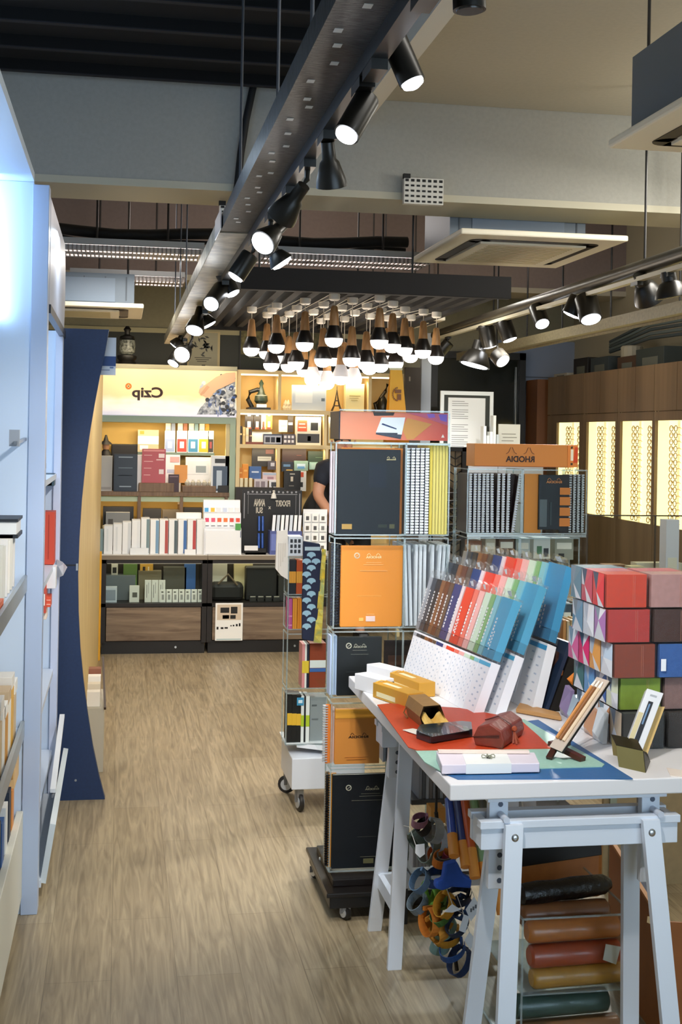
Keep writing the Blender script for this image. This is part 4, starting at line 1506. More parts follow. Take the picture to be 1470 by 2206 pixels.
# old microscope-like press
p = PY(557, 880, YI + .08)
t = thing('letter_press', (p.x, YI + .08, z1_), 'black vintage machine standing in the top left compartment of the bookcase', 'machine')
b = MB()
b.box(p.x - .09, p.x + .09, YI, YI + .18, z1_, z1_ + .018, BLK)
b.build('base', t, bev=.004)
b = MB()
b.tube([(p.x - .05, YI + .08, z1_ + .018), (p.x - .085, YI + .08, z1_ + .08), (p.x - .07, YI + .08, z1_ + .14), (p.x - .01, YI + .08, z1_ + .16), (p.x + .03, YI + .08, z1_ + .15)], .018, C('#16191a', .4), n=10)
b.build('arm', t, smooth=True)
b = MB()
b.lathe((p.x + .02, YI + .08, z1_ + .05), (0, 0, 1), [(.04, 0), (.055, .02), (.05, .06), (.03, .08), (.012, .14), (.02, .16), (.004, .19)], C('#2f4038', .35), 14)
b.lathe((p.x + .02, YI + .08, z1_ + .105), (0, 0, 1), [(.048, 0), (.048, .012)], C('#d9d8cc', .3), 14)
b.build('drum', t, smooth=True)
b = MB()
b.box(p.x - .02, p.x + .06, YI + .03, YI + .12, z1_ + .018, z1_ + .045, C('#a9aca8', .3, metal=.6))
b.build('tray', t)
mi('picture_frame', (629, 830, 703, 881), '#d4dade', 'wide pale blue-grey picture leaning in the bookcase', 'picture', [(.02, .03, .98, .97, '#b9c6d6'), (.1, .3, .6, .8, '#d3dbe4'), (.86, .38, .96, .5, '#5f6f80')], .02, base=z1_)
b = MB()
for k in range(5):
    p = PY(613 + k * 3, 874 - (k % 2) * 6, YI + .05)
    b.lathe((p.x, YI + .06, z1_ + .0 + .03 * (k % 2)), (0, 0, 1), [(.012, 0), (.02, .02), (.01, .04), (.003, .055)], C('#e3dcc4', .3), 8)
tag(b.build('flower_pot', smooth=True), 'little cream floral ornament left of the pale picture', 'ornament')
# Eiffel tower model
p = PY(726, 882, YI + .05)
t = thing('tower_model', (p.x, YI + .06, z1_), 'small dark lattice tower model on the bookcase', 'ornament')
b = MB()
zt = PY(726, 832, YI + .05).z
hh = zt - z1_
for sx in (-1, 1):
    for sy in (-1, 1):
        b.tube([(p.x + sx * .040, YI + .06 + sy * .03, z1_), (p.x + sx * .022, YI + .06 + sy * .02, z1_ + hh * .22), (p.x + sx * .010, YI + .06 + sy * .01, z1_ + hh * .5), (p.x, YI + .06, z1_ + hh * .85)], .004, C('#2e2012', .4), n=6)
for q, wd in ((.22, .026), (.42, .016)):
    b.box(p.x - wd, p.x + wd, YI + .06 - wd, YI + .06 + wd, z1_ + hh * q - .004, z1_ + hh * q + .004, C('#2e2012', .4))
b.cyl((p.x, YI + .06, z1_ + hh * .8), (p.x, YI + .06, zt), .003, C('#2e2012', .4), n=6)
b.build('lattice', t)
mi('bag', (745, 827, 785, 881), '#d8cf9e', 'cream paper bag standing right of the tower model', 'bag', [(.2, .55, .8, .58, '#a89a5c'), (.2, .48, .7, .5, '#a89a5c'), (.3, .4, .65, .42, '#a89a5c')], .09, base=z1_)
# second machine: bronze sculpture
p = PY(822, 882, YI + .08)
t = thing('bronze_sculpture', (p.x, YI + .08, z1_), 'dark bronze abstract sculpture in the right top compartment', 'sculpture')
b = MB()
b.box(p.x - .06, p.x + .07, YI + .02, YI + .14, z1_, z1_ + .02, BLK)
b.build('base', t)
b = MB()
b.tube([(p.x - .04, YI + .08, z1_ + .02), (p.x - .055, YI + .08, z1_ + .07), (p.x - .01, YI + .08, z1_ + .11), (p.x + .03, YI + .08, z1_ + .17), (p.x + .05, YI + .08, z1_ + .23)], .015, C('#3a3122', .3, metal=.5), n=10)
b.lathe((p.x + .01, YI + .08, z1_ + .02), (0, 0, 1), [(.045, 0), (.05, .04), (.03, .09), (.01, .12)], C('#2c281e', .3, metal=.5), 12)
b.build('figure', t, smooth=True)
# row two
for k, (x, hcol) in enumerate(((528, '#1a1312'), (547, '#1a1312'), (563, '#c9c2b4'), (573, '#c98e3c'))):
    w_ = (18, 15, 10, 14)[k]
    mi('watch_card', (x, 887, x + w_, 925), hcol, ['black card with a white strap hanging under the top shelf, first', 'black card with a white strap hanging beside the first', 'pale narrow card hanging beside the straps', 'card with a brown and gold picture hanging at the right'][k], 'card', [(.3, .75, .7, 1, '#e9e3da'), (.3, .1, .7, .45, ['#e3d6cc', '#d9ccc0', '#6a4a30', '#e9e0cc'][k]), (.2, 0, .8, .12, '#8e4a34')], .01, .03)
for k in range(4):
    mi('bottle_box', (516 + k * 7, 918 + 2 * k, 522 + k * 7, 954), ['#2a201c', '#c9b27a', '#e0d9c4', '#3a302a'][k], 'slim bottle box at the left end of the middle row', 'box', [(.1, .5, .9, .6, '#e0cf9a')], .03, 0, 'slim boxes in the bookcase', base=z2_)
b = MB()
x0, x1, z0, z1 = span((530, 925, 592, 954), YI)
b.prism([(x0, YI, z2_), (x1, YI, z2_), (x1 - .02, YI + .05, z2_ + .10), (x0 - .0, YI + .05, z2_ + .10)], (0, .02, 0), C('#d9d2c6'))
b.box(x0 + .03, x0 + .036, YI - .003, YI + .03, z2_, z2_ + .1, C('#6e3326'))
b.box(x0, x1, YI - .004, YI + .0, z2_, z2_ + .018, C('#6e3326'))
tag(b.build('leather_tray'), 'white card tray with brown leather trim on the middle row', 'tray')
mi('box', (601, 905, 622, 936), '#e0dac4', 'cream box with a tiny label on the middle row', 'box', [(.2, .5, .7, .53, '#77705c')], .03, .05, base=z2_ + .1)
mi('box', (620, 893, 632, 935), '#2c241e', 'dark feather shaped card beside the cream box', 'card', [(.1, .4, .9, .55, '#e0dac4')], .01, .04, base=z2_ + .1)
mi('gift_box', (568, 935, 608, 955), '#38425c', 'blue and white boxed glasses set on the middle row', 'box', [(.03, .08, .97, .85, '#aab2c4'), (.1, .2, .35, .7, '#1c2030'), (.4, .2, .62, .7, '#1c2030'), (.68, .2, .92, .7, '#1c2030')], .06, -.02, base=z2_)
mi('gift_box', (610, 935, 636, 955), '#4a4650', 'dark boxed set of small white jars on the middle row', 'box', [(.08, .2, .3, .45, '#dcdce2'), (.4, .2, .6, .45, '#dcdce2'), (.7, .2, .9, .45, '#dcdce2'), (.08, .6, .3, .85, '#dcdce2'), (.4, .6, .6, .85, '#dcdce2'), (.7, .6, .9, .85, '#dcdce2')], .06, -.02, base=z2_)
t = mi('print_frame', (638, 898, 692, 955), '#e2e0cc', 'cream display box with an orange print, a black print and a row of jars', 'display box', [(.06, .48, .44, .88, '#d9603c'), (.1, .6, .4, .64, '#f0d8c8'), (.12, .72, .36, .76, '#f0d8c8'), (.55, .48, .92, .88, '#e9e9e0'), (.58, .52, .88, .8, '#2a2c2a'), (.06, .08, .94, .40, '#34363a'), (.1, .14, .24, .32, '#d6d9d0'), (.28, .14, .42, .32, '#d6d9d0'), (.46, .14, .6, .32, '#d6d9d0'), (.64, .14, .76, .32, '#d6d9d0'), (.8, .14, .92, .32, '#d6d9d0')], .08, -.01, base=z2_)
mi('poster', (708, 888, 730, 955), '#d6d2b8', 'narrow cream poster beside the pen display header', 'poster', [(.1, .1, .9, .5, '#d9b450'), (.1, .7, .9, .9, '#bcc6c6')], .01, -.01)
# row three
for k, (x, w_, h, nm) in enumerate(((515, 8, '#c87a1e', 'orange'), (523, 12, '#d98e2c', 'golden'), (537, 26, '#3a5f9a', 'blue'))):
    mi('folder', (x, (1008, 1000, 1005)[k], x + w_, 1032), h, 'upright %s folder in the lowest bookcase compartment' % nm, 'folder', [(.2, .5, .8, .62, '#c3d0e4' if k == 2 else '#e8b45c')], .05, -.02 + .01 * k)
mi('notebook', (543, 966, 592, 1005), '#1d1b1b', 'black patterned notebook with a silver label in the bookcase', 'notebook', [(.25, .3, .85, .55, '#8f9290'), (.28, .44, .8, .46, '#2a2a2a'), (.6, .7, .95, .95, '#5a3430')], .02, .06)
mi('notebook', (577, 993, 598, 1012), '#4a4650', 'small purple-grey notebook in front of the black one', 'notebook', [(.3, .4, .7, .8, '#b9bccb')], .02, .0)
mi('notebook', (608, 963, 660, 1000), '#2b1512', 'dark maroon notebook standing high in the bookcase', 'notebook', [(.6, .5, .8, .53, '#6a3a30')], .02, .06)
mi('notebook', (664, 972, 704, 1000), '#1f3328', 'dark green notebook standing high in the bookcase', 'notebook', [(.4, .5, .9, .53, '#56705c')], .02, .06)
mi('box', (607, 995, 632, 1016), '#141c2a', 'navy box with a blue cloud print on the shelf', 'box', [(.15, .5, .75, .75, '#56789c'), (.4, .02, .95, .2, '#d9b04c')], .04, .02)
mi('box', (634, 993, 664, 1014), '#86a598', 'sage green box with a pale blue window', 'box', [(.2, .3, .8, .7, '#bcd0e0'), (.25, .2, .75, .45, '#5c93c4')], .04, .02)
mi('box', (667, 996, 703, 1012), '#8fb2ac', 'pale teal box under the dark green notebook', 'box', [(.1, .1, .9, .85, '#a9c8c4')], .04, .02)
mi('box', (612, 1014, 648, 1057), '#11100f', 'tall black box with a small picture beside the person', 'box', [(.4, .45, .55, .7, '#c9bfae'), (.3, .2, .6, .25, '#77726a'), (.35, .8, .65, .86, '#a8a49a')], .05, 0, base=PY(620, 1056, YI).z)
mi('box', (637, 1015, 660, 1058), '#dfe0da', 'white box with a red circle beside the tall black box', 'box', [(.3, .7, .75, .95, '#c8502c'), (.3, .2, .7, .45, '#222222')], .05, .01)
mi('box', (548, 1032, 577, 1057), '#cfc5c9', 'white printed booklet pack above the black display board', 'booklet', [(.1, .2, .4, .8, '#9a8a90'), (.5, .2, .8, .8, '#8a7a80')], .03, -.03)
mi('box', (566, 1018, 600, 1036), '#d9c3c6', 'pinkish card pack above the white printed booklet', 'card', [(.05, .7, .95, .95, '#a9bcd4'), (.3, .2, .7, .5, '#a8808a')], .03, -.02)
mi('box', (580, 1034, 603, 1058), '#e3e3e6', 'white pack with black marks above the black board', 'card', [(.2, .4, .8, .8, '#3a3a40')], .03, -.03)
for k in range(3):
    mi('candle', (517 + k * 10, 1030, 524 + k * 10, 1050), '#e6d9b4', 'pale waxy stick in the lowest bookcase compartment', 'candle', (), .02, -.04, 'pale sticks in the bookcase')
b = MB()
x0, x1, z0, z1 = span((508, 1030, 612, 1058), YM - .04)
b.box(x0, x1, YM - .08, YM - .01, .72, z0 + .03, C('#221a16', .5))
tag(b.build('counter_ledge'), 'dark ledge in front of the lowest bookcase compartment', 'ledge')

# things on top of the cabinets
p = PY(273, 795, YK + .15)
for k, (px, r, hh, lab) in enumerate(((273, .062, .19, 'black lacquer lantern with pale pattern standing above the sign'),)):
    z = zs1 + .03
    t = thing('ornate_jar', (p.x, YK + .15, z), lab, 'ornament')
    b = MB()
    b.lathe((p.x, YK + .1, z), (0, 0, 1), [(.07, 0), (.075, .01), (.06, .03), (.075, .05), (.075, .07), (.03, .08)], BLK, 12)
    b.build('foot', t, smooth=True)
    b = MB()
    b.lathe((p.x, YK + .1, z + .08), (0, 0, 1), [(.04, 0), (.062, .02), (.066, .08), (.06, .11), (.035, .12)], C('#2c302c', .4, h2='#9a9e96', scale=55), 12)
    b.build('body', t, smooth=True)
    b = MB()
    b.lathe((p.x, YK + .1, z + .20), (0, 0, 1), [(.06, 0), (.055, .02), (.02, .035), (.022, .06), (.03, .075), (.012, .10)], BLK, 12)
    b.build('lid', t, smooth=True)
x0, x1, z0, z1 = span((404, 714, 474, 795), 10.555)
t = thing('botanical_poster', ((x0 + x1) / 2, 10.555, z0), 'cream poster of branches with black leaves above the sign, in a light wood frame', 'poster')
b = MB()
b.box(x0, x1, 10.555, 10.568, z0, z1, C('#c9b98a', .5))
b.build('frame', t)
b = MB()
b.box(x0 + .012, x1 - .02, 10.552, 10.556, z0 + .012, z1 - .01, C('#a8a48c', .6))
rr = random.Random(5)
for k in range(26):
    a = rr.uniform(0, 6.28)
    cx, cz = (x0 + x1) / 2 + rr.gauss(0, .045), z1 - .11 + rr.gauss(0, .04)
    d = Vector((math.cos(a), 0, math.sin(a)))
    n_ = Vector((-d.z, 0, d.x))
    c0 = Vector((cx, 10.5512, cz))
    b.prism([c0 - d * .022, c0 + n_ * .008, c0 + d * .022, c0 - n_ * .008], (0, .001, 0), C('#2f302a'))
for k in range(3):
    b.box(x0 + .06 + .01 * k, x1 - .07 - .02 * k, 10.5512, 10.5522, z0 + .09 - .015 * k, z0 + .096 - .015 * k, C('#4a4a40'))
b.box((x0 + x1) / 2 - .015, (x0 + x1) / 2 + .015, 10.5512, 10.5522, z0 + .02, z0 + .035, BLK)
b.build('print', t)
x0, x1, z0, z1 = span((516, 711, 608, 797), 10.555)
t = thing('landscape_poster', ((x0 + x1) / 2, 10.555, z0), 'dark olive poster with yellow foliage above the bookcase, behind the left pendants', 'poster')
b = MB()
b.box(x0, x1, 10.555, 10.568, z0, z1, C('#14130f', .5))
b.build('frame', t)
b = MB()
b.box(x0 + .012, x1 - .012, 10.552, 10.556, z0 + .012, z0 + (z1 - z0) * .38, C('#2c3224', .6))
b.box(x0 + .012, x1 - .012, 10.552, 10.556, z0 + (z1 - z0) * .38, z1 - .012, C('#8c8250', .6, h2='#4c4a2c', scale=25))
b.box(x0 + .08, x0 + .2, 10.5512, 10.5522, z0 + .1, z0 + .106, C('#a8a48c'))
b.build('print', t)
x0, x1, z0, z1 = span((612, 711, 715, 797), 10.555)
b = MB()
b.box(x0, x1, 10.555, 10.568, z0, z1, C('#6f6840', .6, h2='#3a3c28', scale=22))
b.box(x0, x1, 10.552, 10.555, z1 - .012, z1, BLK)
tag(b.build('landscape_poster'), 'olive foliage poster directly behind the centre pendants', 'poster')

# ---------------------------------------------------------------- person behind the counter, bending forward
skin = C('#b4846a', .55)
shirt = C('#121a2a', .8, noise=.3, scale=25)
PX0 = PY(700, 1040, 9.71).x + .19
base = Vector((PX0, 9.71, 0))
t = thing('person', base, 'person in a dark navy t-shirt leaning behind the white display, half hidden by the rack', 'person')


def skin_fig(name, pts, edges, mat, parent, lvl=2):
    me = bpy.data.meshes.new(name)
    me.from_pydata([Vector(p[:3]) for p in pts], edges, [])
    me.materials.append(mat)
    o = bpy.data.objects.new(name, me)
    COL.objects.link(o)
    o.parent = parent
    md = o.modifiers.new('skin', 'SKIN')
    for i, p in enumerate(pts):
        me.skin_vertices[0].data[i].radius = (p[3], p[4] if len(p) > 4 else p[3])
    me.skin_vertices[0].data[0].use_root = True
    md.use_smooth_shade = True
    sd = o.modifiers.new('sub', 'SUBSURF')
    sd.levels = sd.render_levels = lvl
    return o


body = [(0, .01, .92, .15, .10), (-.02, .0, 1.08, .14, .10), (-.05, -.06, 1.24, .16, .11), (-.07, -.12, 1.36, .10, .08), (-.08, -.17, 1.43, .052), (-.09, -.22, 1.49, .075, .09), (-.09, -.25, 1.57, .085, .095),
        (-.22, -.10, 1.33, .065), (-.27, -.14, 1.14, .046), (-.20, -.30, 1.02, .036), (-.14, -.40, .99, .026),
        (.13, -.12, 1.33, .065), (.22, -.18, 1.12, .046), (.15, -.34, 1.02, .036), (.09, -.43, .98, .026),
        (-.10, .02, .84, .09), (-.11, .02, .48, .06), (-.12, .10, .09, .045), (-.12, .0, .035, .035),
        (.10, .02, .84, .09), (.11, .02, .48, .06), (.12, .10, .09, .045), (.12, .0, .035, .035)]
ed = [(0, 1), (1, 2), (2, 3), (3, 4), (4, 5), (5, 6), (3, 7), (7, 8), (8, 9), (9, 10), (3, 11), (11, 12), (12, 13), (13, 14), (0, 15), (15, 16), (16, 17), (17, 18), (0, 19), (19, 20), (20, 21), (21, 22)]
skin_fig('body', body, ed, skin, t)
for (hx, hy, hz, sgn) in ((-.14, -.40, .99, -1), (.09, -.43, .98, 1)):
    pts = [(hx, hy, hz, .024, .014), (hx + .012 * sgn * -1, hy - .05, hz - .012, .034, .014)]
    e2 = [(0, 1)]
    for k in range(4):
        ox = (-.028 + .019 * k)
        ln = (.034, .042, .038, .028)[k]
        n0 = len(pts)
        pts += [(hx + ox, hy - .085, hz - .018, .0085), (hx + ox * 1.1, hy - .085 - ln * .6, hz - .03, .008), (hx + ox * 1.15, hy - .085 - ln, hz - .052, .007)]
        e2 += [(1, n0), (n0, n0 + 1), (n0 + 1, n0 + 2)]
    n0 = len(pts)
    pts += [(hx - sgn * .034, hy - .035, hz - .012, .011), (hx - sgn * .048, hy - .062, hz - .024, .009)]
    e2 += [(0, n0), (n0, n0 + 1)]
    skin_fig('hand', pts, e2, skin, t, 1)
shirtp = [(0, .01, .88, .17, .13), (-.02, .0, 1.08, .165, .125), (-.05, -.06, 1.24, .185, .13), (-.07, -.11, 1.35, .12, .09), (-.075, -.15, 1.40, .07, .06),
          (-.22, -.10, 1.33, .085), (-.265, -.13, 1.19, .068), (.13, -.12, 1.33, .085), (.20, -.17, 1.18, .068)]
skin_fig('shirt', shirtp, [(0, 1), (1, 2), (2, 3), (3, 4), (3, 5), (5, 6), (3, 7), (7, 8)], shirt, t)
tr = [(0, .01, .94, .16, .11), (-.10, .02, .82, .105), (-.11, .02, .48, .078), (-.12, .09, .13, .07), (.10, .02, .82, .10), (.11, .02, .48, .078), (.12, .09, .13, .07)]
skin_fig('trousers', tr, [(0, 1), (1, 2), (2, 3), (0, 4), (4, 5), (5, 6)], C('#0d0c0d', .8), t)
skin_fig('hair', [(-.09, -.215, 1.60, .088, .09), (-.09, -.16, 1.53, .07, .07)], [(0, 1)], C('#0f0b09', .7), t)
# face details
b = MB()
hc = base + Vector((-.09, -.25, 1.55))
b.lathe(hc + Vector((0, -.085, -.01)), (0, -1, -.2), [(.016, 0), (.011, .012), (.004, .02)], skin, 8)
for s in (-1, 1):
    b.lathe(hc + Vector((s * .088, .01, 0)), (s, 0, 0), [(.012, -.006), (.018, .0), (.012, .008)], skin, 8)
b.build('face_features', t, smooth=True)
b = MB()
for s in (-1, 1):
    b.lathe(hc + Vector((s * .03, -.086, .012)), (0, -1, 0), [(.008, 0), (.006, .004)], C('#1a1410', .3), 8)
b.build('eyes', t, smooth=True)
b = MB()
b.lathe(hc + Vector((0, -.084, -.045)), (0, -1, 0), [(.018, 0), (.012, .004)], C('#8e4a44', .5), 8)
b.build('mouth', t, smooth=True)
b = MB()
for s in (-1, 1):
    b.box(base.x + s * .12 - .045, base.x + s * .12 + .045, base.y - .12, base.y + .14, 0, .075, C('#1a1a1c', .5))
b.build('shoes', t, bev=.02)
skin_fig('shoulder_bag', [(-.27, .0, .84, .10, .06), (-.27, .0, 1.02, .11, .06), (-.20, -.02, 1.2, .06, .05), (-.10, -.05, 1.36, .03, .03)], [(0, 1), (1, 2), (2, 3)], C('#0d0b0b', .7), t)
skin_fig('rucksack', [(-.10, .09, 1.02, .14, .07), (-.12, .07, 1.22, .14, .07), (-.14, .05, 1.36, .09, .05)], [(0, 1), (1, 2)], C('#0d0b0b', .7), t)

# ---------------------------------------------------------------- right part of the back wall
x0, x1, z0, z1 = span((872, 797, 906, 1000), 9.7)
b = MB()
b.box(x0, x1, 9.7, 9.74, .7, z1 + .02, C('#3c342c', .6))
p = PY(883, 817, 9.7)
b.box(p.x - .006, p.x + .006, 9.698, 9.70, p.z - .015, p.z + .02, C('#8e867a'))
tag(b.build('notice_board'), 'dark brown upright board right of the yellow tent card', 'board')
x0, x1, z0, z1 = span((907, 780, 928, 1000), 9.75)
b = MB()
b.box(x0, x1, 9.75, 9.80, 0, 2.42, C('#a9b0b8', .6))
S(b.build('trim_7'))
YD = 10.45
x0, x1, z0, z1 = span((929, 758, 1132, 1000), YD)
t = S(MB().box(x0, x0 + .055, YD, YD + .08, 0, z1, BLK).box(x1 - .055, x1, YD, YD + .08, 0, z1, BLK).box(x0, x1, YD, YD + .08, z1 - .06, z1, BLK).build('door_1'))
b = MB()
b.box(x0 + .055, x1 - .055, YD + .03, YD + .04, 0, z1 - .06, C('#151914', .12, noise=.2, scale=3))
b.build('dark_pane', t)
b = MB()
b.box(x1 - .085, x1 - .075, YD + .015, YD + .03, .9, z1 - .12, C('#8c9090', .3, metal=.7))
b.build('door_handle', t)
# framed notice
YF = 9.5
x0, x1, z0, z1 = span((949, 843, 1063, 965), YF)
z0 = PY(1000, 985, YF).z
NZ = z0
t = thing('framed_notice', ((x0 + x1) / 2, YF, z0), 'white framed notice with black mount and a long printed sheet, before the black board', 'framed notice')
b = MB()
for q in ((x0, x0 + .028, z0 + .02, z1 - .03), (x1 - .028, x1, z0 + .02, z1 - .03), (x0, x1, z1 - .03, z1), (x0, x1, z0, z0 + .02)):
    b.box(q[0], q[1], YF, YF + .02, q[2], q[3], C('#dde2e2', .4))
b.build('frame', t)
b = MB()
b.box(x0 + .028, x1 - .028, YF + .008, YF + .016, z0, z1 - .03, C('#22261f', .6))
b.build('mount', t)
b = MB()
a0, a1 = PY(966, 900, YF).x, PY(1046, 900, YF).x
zt = PY(1000, 857, YF).z
b.box(a0, a1, YF + .004, YF + .009, z0 + .02, zt, C('#dcdedd', .5))
ln = C('#6a6c6a')
for k in range(22):
    z = zt - .03 - k * .0165
    if k in (3, 9, 10, 15):
        continue
    b.box(a0 + .03, a0 + (.16 if k % 3 else .13), YF + .003, YF + .0042, z, z + .004, ln)
b.build('sheet', t)
b = MB()
b.box(2.40, 3.10, 9.02, 9.56, .08, NZ - .025, C('#8f9298', .5))
b.box(2.42, 3.08, 9.04, 9.54, 0, .08, C('#3a3c40', .5))
b.box(2.39, 3.11, 9.01, 9.57, NZ - .025, NZ - .0005, C('#c9ccce', .4))
b.box(2.748, 2.752, 9.018, 9.02, .1, NZ - .05, C('#4a4c50', .5))
tag(b.build('office_cupboard', bev=.003), 'pale grey cupboard carrying the framed notice and pale books', 'cupboard')
item('price_sheet', (1074, 914, 1121, 975), 9.4, .006, '#d9d9d2', 'white printed sheet standing behind the orange header box', 'sheet', base_z=NZ, ds=[(.15, .7, .8, .72, '#77776f'), (.2, .6, .85, .62, '#77776f'), (.15, .5, .7, .52, '#77776f'), (.1, .12, .35, .4, '#e0995c')])
for k in range(5):
    item('book', (1042 + k * 7, [918, 938, 930, 895, 936][k], 1048 + k * 7, 985), 9.1, .08, ['#e3e6e2', '#c9ced0', '#eceeea', '#dfe3e0', '#b9c2c4'][k], 'pale book standing beside the framed notice', 'book', 'pale books beside the framed notice', base_z=NZ)

# tall brown cupboard end + long run of brown wood cabinets with lit spectacle windows
XW = 3.5
x0, x1, z0, z1 = span((1157, 818, 1196, 1000), 10.2)
b = MB()
b.box(x0, XW + .35, 10.2, 10.5, 0, 2.10, C('#7a4a22', .5, noise=.2, scale=3, stretch=(1, 1, .2)))
tag(b.build('side_cupboard'), 'narrow orange-brown wood cupboard at the far end beside the spectacle cabinets', 'cupboard')
lit = C('#ffe9a8', .5, emit=.8)
cabw = C('#80694e', .5, h2='#6b563e', scale=9, stretch=(1, 1, .08))
cabs = [(9.35, 10.0, 9.41, 9.82, 1.15), (8.30, 9.33, 8.62, 9.19, 1.05), (7.98, 8.28, 0, 0, 0), ]
panels = [(9.35, 9.87, 1.10), (8.63, 9.20, 1.04), (7.99, 8.54, 1.04), (7.30, 7.94, 1.04), (6.7, 7.22, 1.04)]
run = [(9.27, 10.1, panels[0]), (8.59, 9.27, panels[1]), (7.96, 8.59, panels[2]), (7.26, 7.96, panels[3]), (6.6, 7.26, panels[4])]
labs = ['brown wood spectacle cabinet at the far end with a short lit window', 'brown wood spectacle cabinet second from the far end, behind the orange header box',
        'brown wood spectacle cabinet in the middle with a tall lit window', 'brown wood spectacle cabinet with a wide lit window near the right edge',
        'brown wood spectacle cabinet cut by the right edge of the photo']
spec_proto = None


def make_spectacles():
    t = thing('spectacles', (0, 0, 0), 'x', 'spectacles')
    fr = C('#b98a40', .5)
    b = MB()
    for s in (-1, 1):
        ring = [Vector((0, s * .034 + .024 * math.cos(a), .019 * math.sin(a))) for a in [k * math.pi / 5 for k in range(11)]]
        b.tube(ring, .0032, fr, n=5)
    b.tube([(0, -.011, .006), (-.004, 0, .010), (0, .011, .006)], .0028, fr, n=5)
    b.build('frame', t, smooth=True)
    b = MB()
    for s in (-1, 1):
        b.tube([(0, s * .060, .006), (.018, s * .060, .007), (.028, s * .056, -.002)], .0022, fr, n=5)
    b.build('temple', t, smooth=True)
    return t


for (ya, yb, (p0, p1, pz)), lab in zip(run, labs):
    t = thing('spectacle_cabinet', (XW, (ya + yb) / 2, 0), lab, 'cabinet')
    ztp, zm = 2.11, 1.80
    zpt = 1.735
    b = MB()
    b.box(XW, XW + .02, ya + .003, p0, pz, zm - .006, cabw)
    b.box(XW, XW + .02, p1, yb - .003, pz, zm - .006, cabw)
    b.box(XW, XW + .02, p0, p1, zpt, zm - .006, cabw)
    b.build('window_frame', t)
    b = MB()
    b.box(XW, XW + .02, ya + .003, yb - .003, .08, pz, cabw)
    b.box(XW + .02, XW + .38, ya + .003, ya + .02, .0, ztp, cabw)
    b.box(XW + .02, XW + .38, yb - .02, yb - .003, .0, ztp, cabw)
    b.build('carcass', t)
    for k in range(2):
        a = ya + (yb - ya) * k / 2
        b = MB()
        b.box(XW - .001, XW + .02, a + .004, a + (yb - ya) / 2 - .002, zm, ztp, cabw)
        b.build('door', t)
    b = MB()
    b.box(XW + .10, XW + .13, ya + .02, yb - .02, .9, zm, C('#fff0b4', .5, emit=1.0))
    b.box(XW + .021, XW + .10, ya + .021, ya + .025, .9, zm, lit)
    b.box(XW + .021, XW + .10, yb - .025, yb - .021, .9, zm, lit)
    b.build('lit_back', t)
    b = MB()
    b.box(XW + .02, XW + .35, ya + .025, yb - .025, zm - .01, zm, cabw)
    b.box(XW + .02, XW + .35, ya + .025, yb - .025, .88, .9, cabw)
    b.build('shelf', t)
    b = MB()
    for yy in (p0 + (p1 - p0) * .22, p0 + (p1 - p0) * .72):
        b.box(XW + .085, XW + .09, yy - .014, yy + .014, 1.0, zpt, C('#ffe6ae', .4, emit=.5))
    b.build('rod', t)
    b = MB()
    b.box(XW + .004, XW + .008, p0, p1, pz, zpt, GLS)
    b.build('window_pane', t)
    if ya < 7:
        continue
    n = 15
    for k in range(n):
        for c_, q in enumerate((.24, .74)):
            z = 1.06 + k * .0445
            yv = p0 + (p1 - p0) * q
            if spec_proto is None:
                sp = spec_proto = make_spectacles()
            else:
                sp = copy_tree(spec_proto)
            sp.location = (XW + .055, yv, z)
            sp['label'] = {0: 'pair of amber spectacles on the rods of the short lit window at the far end',
                           1: 'pair of amber spectacles in the lit window behind the orange header box',
                           2: 'pair of amber spectacles in the middle tall lit window',
                           3: 'pair of amber spectacles in the wide lit window near the right edge'}[labs.index(lab)]
            sp['group'] = 'spectacles in lit window ' + 'far, second, middle, near'.split(', ')[labs.index(lab)]
# clutter on top of the cabinets
for (p, y, h, lab, cat) in (((1248, 772, 1285, 806), 9.3, '#15110f', 'black box with a white lamp on top of the spectacle cabinets', 'box'),
                            ((1335, 742, 1360, 790), 8.6, '#8f8a78', 'cylindrical beige container on top of the cabinets', 'container'),
                            ((1285, 770, 1330, 795), 9.0, '#2c3436', 'dark grey case on top of the cabinets between box and container', 'case'),
                            ((1345, 768, 1390, 788), 8.35, '#3f2a1c', 'brown carton on top of the cabinets under the beige container', 'carton'),
                            ((1385, 750, 1450, 780), 7.9, '#2a3230', 'dark green crate on top of the cabinets near the right edge', 'crate'),
                            ((1205, 805, 1240, 813), 9.75, '#a9a69a', 'flat white packets on top of the far cabinet', 'packet')):
    pp = PX((p[0] + p[2]) / 2, p[3], XW + .12)
    wd = (p[2] - p[0]) / F_PX * pp.y * 1.2
    zt = PX((p[0] + p[2]) / 2, p[1], XW + .12).z
    b = MB()
    if cat == 'container':
        b.lathe((XW + .17, pp.y, 2.111), (0, 0, 1), [(.075, 0), (.08, .01), (.08, max(.12, zt - 2.13)), (.07, max(.13, zt - 2.12))], C(h, .5), 16)
    else:
        b.box(XW + .06, XW + .30, pp.y - wd, pp.y + wd, 2.111, max(zt, 2.13), C(h, .5))
        b.box(XW + .057, XW + .06, pp.y - wd * .6, pp.y + wd * .5, 2.112, (2.111 + max(zt, 2.13)) / 2, C('#55584f', .5))
    tag(b.build(cat.replace(' ', '_'), bev=.004), lab, cat)
b = MB()
for k in range(5):
    z = 2.125 + .0
    b.tube([(XW + .2, 6.8 + .1, 2.30 + k * .035), (XW + .2, 8.5, 2.33 + k * .03), (XW + .22, 9.3, 2.28 + k * .02)], .012, C(['#3c4648', '#55605f'][k % 2], .5), n=8)
tag(b.build('pipe_bundle', smooth=True), 'bundle of dull grey pipes running above the spectacle cabinets', 'pipes')
# ================================================================== PEN / NOTEBOOK RACKS
ORG = '#e08a2c'
NB = '#10141c'


